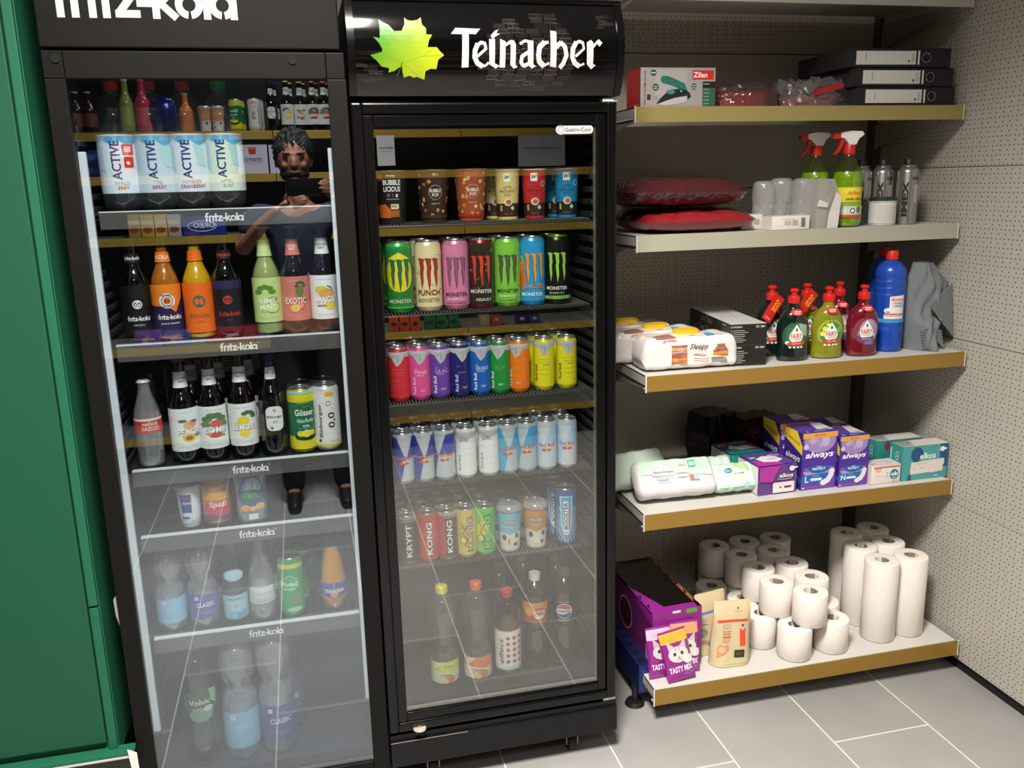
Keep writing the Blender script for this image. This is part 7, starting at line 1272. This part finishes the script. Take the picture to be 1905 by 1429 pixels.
obox('chocolate_box', 'pale lilac chocolate box with red basket print across the aisle', 440, 496, 270, zr[1], 'cfc7d6', pr_, OB); obox('chocolate_box', 'second lilac chocolate box across the aisle, beside the first', 499, 552, 270, zr[1], 'cfc7d6', pr_, OB)
obox('chocolate_box', 'dark blue box across the aisle, leftmost', 150, 188, 280, zr[1], '1c2c5a', [('p', [(-40, 40), (40, 50), (10, 10)], '3a5a9a')], OB); obox('chocolate_box', 'red and white box across the aisle, beside the dark blue one', 206, 244, 264, zr[1], 'c83a2a', [('r', 0, 30, 60, 40, 'e0d0c8'), ('e', 0, -20, 20, 20, 'a81c1c')], OB)
for k, (a, b_, c) in enumerate(((236, 258, 'a8883a'), (260, 284, 'c8a040'), (286, 308, 'd0b04a'), (310, 334, 'b0a8b0'))): obox('snack_box', '%s snack box on the third shelf across the aisle, number %d from its left end' % (('ochre', 'amber', 'yellow', 'grey')[k], k+1), a, b_, 400, zr[2], c, [('r', 0, 18, 80, 20, 'd8c8a0'), ('e', 0, -20, 24, 16, '8a4a20')], OC)
obox('biscuit_pack', 'dark blue biscuit pack with white lettering across the aisle', 338, 418, 404, zr[2], '22348a', [('e', 10, 0, 74, 30, 'c9d0e8'), ('e', 10, 0, 68, 25, '22348a'), ('t', 0, 4, 30, 'OREO', 'dfe4f0', {'b': 1.2, 'w': 110})], OC)
for k, px in enumerate((724, 744, 764)): obox('snack_packet', 'small orange-red packet on the fourth shelf across the aisle, number %d' % (k+1), px, px+17, 591, zr[3], 'b8401c', [('e', 0, 0, 16, 12, '3a1c10')], OD, .05)
for k, px in enumerate((790, 812, 836)): obox('snack_packet', 'small green packet on the fourth shelf across the aisle, number %d' % (k+1), px, px+19, 588, zr[3], '1c5a34', [('e', 4, 0, 16, 12, '0c2c1a')], OD, .05)
for k, (px, c) in enumerate(((892, '8a8050'), (914, '983a3a'), (962, '2a2458'), (985, '3a2a68'))): obox('snack_packet', ('olive', 'dull red', 'dark blue', 'violet')[k]+' packet on the fourth shelf across the aisle', px, px+20, 588, zr[3], c, [('e', 0, 6, 14, 10, 'a89a80')], OD, .05)
for k, (a, b_, c) in enumerate(((250, 300, '7a4a9a'), (304, 352, '4a5a9a'), (384, 480, '9a1c24'))): obox('sweet_pack', ('violet', 'blue', 'wide dark red')[k]+' sweet pack on the fourth shelf across the aisle, left bay', a, b_, 618 if k < 2 else 612, zr[3], c, [('r', 0, 0, 60, 10, 'c9b8c4'), ('e', 20, -14, 20, 8, 'c8a070')], OD, .06)
for k, (x0, x1, lab, c) in enumerate(((700, 736, 'white paper notice hanging below the topmost rail across the aisle', 'd4d6de'), (964, 1052, 'large grey paper notice hanging below the topmost rail across the aisle', '8a8c92'))):
    xa, z1 = mx(x0, 252, 4.87); xb, z0 = mx(x1, 308, 4.87); w = xb-xa
    t = empty('paper_notice', lab, 'notice', ((xa+xb)/2, MIR-4.868, z0), pi, 'paper notices across the aisle'); MB().box((-w/2, -.0006, 0), (w/2, .0006, z1-z0), mat(c, .7)).build('sheet', t)
    gfx('print', [('t', 0, 14, 11, 'GLAS MEHRWEG' if k else 'MEHRWEG', '2a2a30', {'b': .8, 'w': w*820}), ('t', 0, -4, 5, 'LEERGUT BITTE HIER ABGEBEN' if k else 'PFAND', '5a5a60', {'w': w*620})], flat_map((0, -.0006, (z1-z0)/2)), t)

# ================================================================ the photographer, mirrored in the left door
def skin(pts, edges, sub=1):
    """a smooth limb network: pts = (x, y, z, radius)"""
    me = bpy.data.meshes.new('sk'); me.from_pydata([p[:3] for p in pts], edges, []); ob = bpy.data.objects.new('sk', me); COL.objects.link(ob)
    ob.modifiers.new('s', 'SKIN')
    for v, p in zip(me.skin_vertices[0].data, pts): v.radius = (p[3], p[4] if len(p) > 4 else p[3])
    me.skin_vertices[0].data[0].use_root = True
    s = ob.modifiers.new('u', 'SUBSURF'); s.levels = sub; s.render_levels = sub
    out = bpy.data.meshes.new_from_object(ob.evaluated_get(bpy.context.evaluated_depsgraph_get())); bpy.data.objects.remove(ob); return out
def merge(meshes, name, voxel, m, parent, smoothit=4):
    b = MB()
    for me in meshes: b.add([v.co for v in me.vertices], [tuple(p.vertices) for p in me.polygons], m)
    o = b.build(name, parent); r = o.modifiers.new('r', 'REMESH'); r.mode = 'VOXEL'; r.voxel_size = voxel; r.use_smooth_shade = True
    q = o.modifiers.new('c', 'SMOOTH'); q.factor = .5; q.iterations = smoothit
    me = bpy.data.meshes.new_from_object(o.evaluated_get(bpy.context.evaluated_depsgraph_get())); o.modifiers.clear(); o.data = me; o.location = (0, 0, 0); return o
def ellip(c, r, f=None, n=4):
    bm = bmesh.new(); bmesh.ops.create_icosphere(bm, subdivisions=n, radius=1)
    for v in bm.verts:
        p = v.co.copy(); k = f(p) if f else Vector((1, 1, 1)); v.co = Vector((c[0]+p.x*r[0]*k.x, c[1]+p.y*r[1]*k.y, c[2]+p.z*r[2]*k.z))
    me = bpy.data.meshes.new('e'); bm.to_mesh(me); bm.free(); return me
per = empty('person', 'person in navy t-shirt holding a black phone, mirrored in the left cooler door', 'person', (0, 0, 0))
skn = mat('8a5a42', .55, noise=.2); hx_, hy_, hz_ = .0, -.265, 1.655
P = [(0, -.27, .96, .13, .10), (0, -.275, 1.12, .125, .09), (0, -.285, 1.30, .15, .10), (0, -.285, 1.43, .085, .075), (hx_, -.28, 1.50, .052), (hx_, -.268, 1.58, .055),     # 0-5 trunk, neck
     (-.175, -.28, 1.43, .05), (-.27, -.25, 1.24, .042), (-.17, -.14, 1.36, .034), (-.075, -.052, 1.445, .024, .02),                                                    # 6-9 arm
     (.175, -.28, 1.43, .05), (.29, -.23, 1.28, .042), (.255, -.12, 1.41, .033), (.205, -.045, 1.49, .024, .02),                                                         # 10-13 arm
     (-.09, -.27, .86, .085), (-.11, -.25, .50, .058), (-.12, -.27, .09, .038), (.09, -.27, .86, .085), (.12, -.25, .50, .058), (.13, -.27, .09, .038), (-.12, -.16, .03, .03), (.13, -.16, .03, .03)]
E_ = [(0, 1), (1, 2), (2, 3), (3, 4), (4, 5), (2, 6), (6, 7), (7, 8), (8, 9), (2, 10), (10, 11), (11, 12), (12, 13), (0, 14), (14, 15), (15, 16), (0, 17), (17, 18), (18, 19), (16, 20), (19, 21)]
body = skin(P, E_)
def hand(w, palm, fingers, thumb):
    """palm and five separate fingers, each a bent chain"""
    out = [skin([w+(.019,), tuple((a+b)/2 for a, b in zip(w, palm))+(.024, .015), palm+(.028, .014)], [(0, 1), (1, 2)])]
    for ch, r in fingers+[thumb]: out.append(skin([p+(r*(1-.12*i),) for i, p in enumerate(ch)], [(i, i+1) for i in range(len(ch)-1)]))
    return out
h1 = hand((-.075, -.052, 1.445), (-.03, -.03, 1.468), [([(-.022, -.02, 1.478), (.0, .001, 1.484), (.022, .008, 1.489), (.04, .006, 1.492)], .0088), ([(-.018, -.018, 1.466), (.006, .004, 1.47), (.03, .011, 1.474), (.05, .009, 1.478)], .009), ([(-.018, -.018, 1.453), (.006, .003, 1.455), (.03, .01, 1.46), (.048, .008, 1.465)], .0086), ([(-.022, -.022, 1.441), (-.002, -.004, 1.442), (.018, .004, 1.446), (.034, .003, 1.451)], .0075)], ([(-.05, -.04, 1.47), (-.045, -.028, 1.492), (-.03, -.022, 1.508), (-.012, -.019, 1.516)], .0105))
h2 = hand((.205, -.045, 1.49), (.165, -.03, 1.515), [([(.155, -.02, 1.542), (.138, -.002, 1.548), (.118, .006, 1.553), (.1, .004, 1.556)], .0086), ([(.15, -.018, 1.53), (.132, .001, 1.535), (.11, .009, 1.539), (.09, .007, 1.542)], .009), ([(.15, -.018, 1.515), (.132, .001, 1.518), (.11, .009, 1.521), (.092, .007, 1.523)], .0086), ([(.152, -.02, 1.501), (.137, -.004, 1.502), (.12, .003, 1.504), (.104, .002, 1.506)], .0075)], ([(.175, -.036, 1.5), (.16, -.03, 1.482), (.14, -.026, 1.484), (.12, -.022, 1.494)], .0105))
def headf(p):
    j = 1-.26*max(0, -p.z)**1.4*(1 if p.y > -.3 else .6); return Vector((j, 1-.12*max(0, -p.z), 1))
head = [ellip((hx_, hy_, hz_), (.077, .098, .118), headf), ellip((hx_, hy_+.092, hz_-.018), (.013, .020, .026)), ellip((hx_, hy_+.099, hz_-.030), (.016, .014, .010)), ellip((hx_, hy_+.085, hz_+.018), (.052, .014, .010)), ellip((hx_, hy_+.084, hz_-.060), (.026, .012, .011)), ellip((hx_, hy_+.07, hz_-.098), (.028, .022, .018)), ellip((-.079, hy_-.01, hz_-.01), (.008, .018, .03)), ellip((.079, hy_-.01, hz_-.01), (.008, .018, .03)), ellip((-.038, hy_+.072, hz_-.028), (.02, .016, .018)), ellip((.038, hy_+.072, hz_-.028), (.02, .016, .018))]
bd = merge([body]+h1+h2+head, 'body', .0048, skn, per)
def tilt(me_o, a=-12): pass
for s in (-1, 1):
    b = MB(); b.lathe([(0, -.006), (.0065, 0), (0, .006)], mat('7a6a60', .3), 14); o = b.build('eye', per, 60); o.location = (s*.031, hy_+.0865, hz_+.0)
    b = MB(); b.bm((lambda bm: (bmesh.ops.create_icosphere(bm, subdivisions=2, radius=.0055), bm)[1])(bmesh.new()), mat('15100c', .2)); o = b.build('iris', per, 60); o.location = (s*.031, hy_+.0915, hz_-.001)
    o = link('eyebrow', ellip((s*.032, hy_+.097, hz_+.021), (.021, .005, .0045), None, 2), per, [mat('120d0b', .8)], 60)
o = link('lips', ellip((hx_, hy_+.0935, hz_-.06), (.022, .006, .006), None, 2), per, [mat('6a3a34', .5)], 60)
o = link('beard', ellip((hx_, hy_+.012, hz_-.062), (.066, .08, .05), lambda p: Vector((1+.03*sin(p.z*40), 1, 1+.02*sin(p.x*50))), 4), per, [mat('1c1411', .9, noise=1.)], 60)
me = ellip((hx_, hy_-.018, hz_+.035), (.09, .105, .108), lambda p: Vector((1, 1, 1))*(1+.07*sin(p.x*19+p.z*7)*sin(p.y*15+p.x*5)+.05*sin(p.z*31)*sin(p.x*27)) if p.z > -.35 or p.y < 0 else Vector((.86, .7, .9)), 5)
link('hair', me, per, [mat('070605', .7, noise=.6)], 60)
TS = [(0, -.27, .92, .148, .112), (0, -.275, 1.12, .142, .105), (0, -.285, 1.30, .165, .115), (0, -.285, 1.425, .10, .088), (-.18, -.28, 1.43, .066), (-.245, -.26, 1.30, .06), (.18, -.28, 1.43, .066), (.255, -.25, 1.325, .06)]
merge([skin(TS, [(0, 1), (1, 2), (2, 3), (2, 4), (4, 5), (2, 6), (6, 7)])], 't_shirt', .011, mat('1c2236', .85, noise=.6), per)
TR = [(0, -.27, .95, .135, .108), (-.09, -.27, .84, .1), (-.11, -.25, .50, .075), (-.12, -.258, .035, .06), (.09, -.27, .84, .1), (.12, -.25, .50, .075), (.13, -.258, .035, .06)]
merge([skin(TR, [(0, 1), (1, 2), (2, 3), (0, 4), (4, 5), (5, 6)])], 'trousers', .011, mat('101114', .85, noise=.6), per)
for s in (-.12, .13):
    merge([skin([(s, -.30, .045, .042), (s, -.22, .048, .044), (s, -.12, .034, .036, .03), (s, -.07, .03, .026, .022)], [(0, 1), (1, 2), (2, 3)])], 'shoe', .008, mat('0c0c0c', .6), per)
t = empty('phone', 'black phone held sideways in both hands by the mirrored person', 'phone', (.04, -.0085, 1.528))
MB().box((-.08, -.004, -.0375), (.08, .004, .0375), mat('08080a', .25, coat=.5), .003).build('phone_body', t, 30)
MB().box((-.074, -.0045, -.034), (.074, -.0041, .034), mat('1a1a22', .2)).build('screen', t)
b = MB()
for zz in (-.012, .012): b.cyl((.058, .0036, zz), (.058, .0046, zz), .006, mat('030305', .1), 16)
b.build('camera_lens', t, 30)
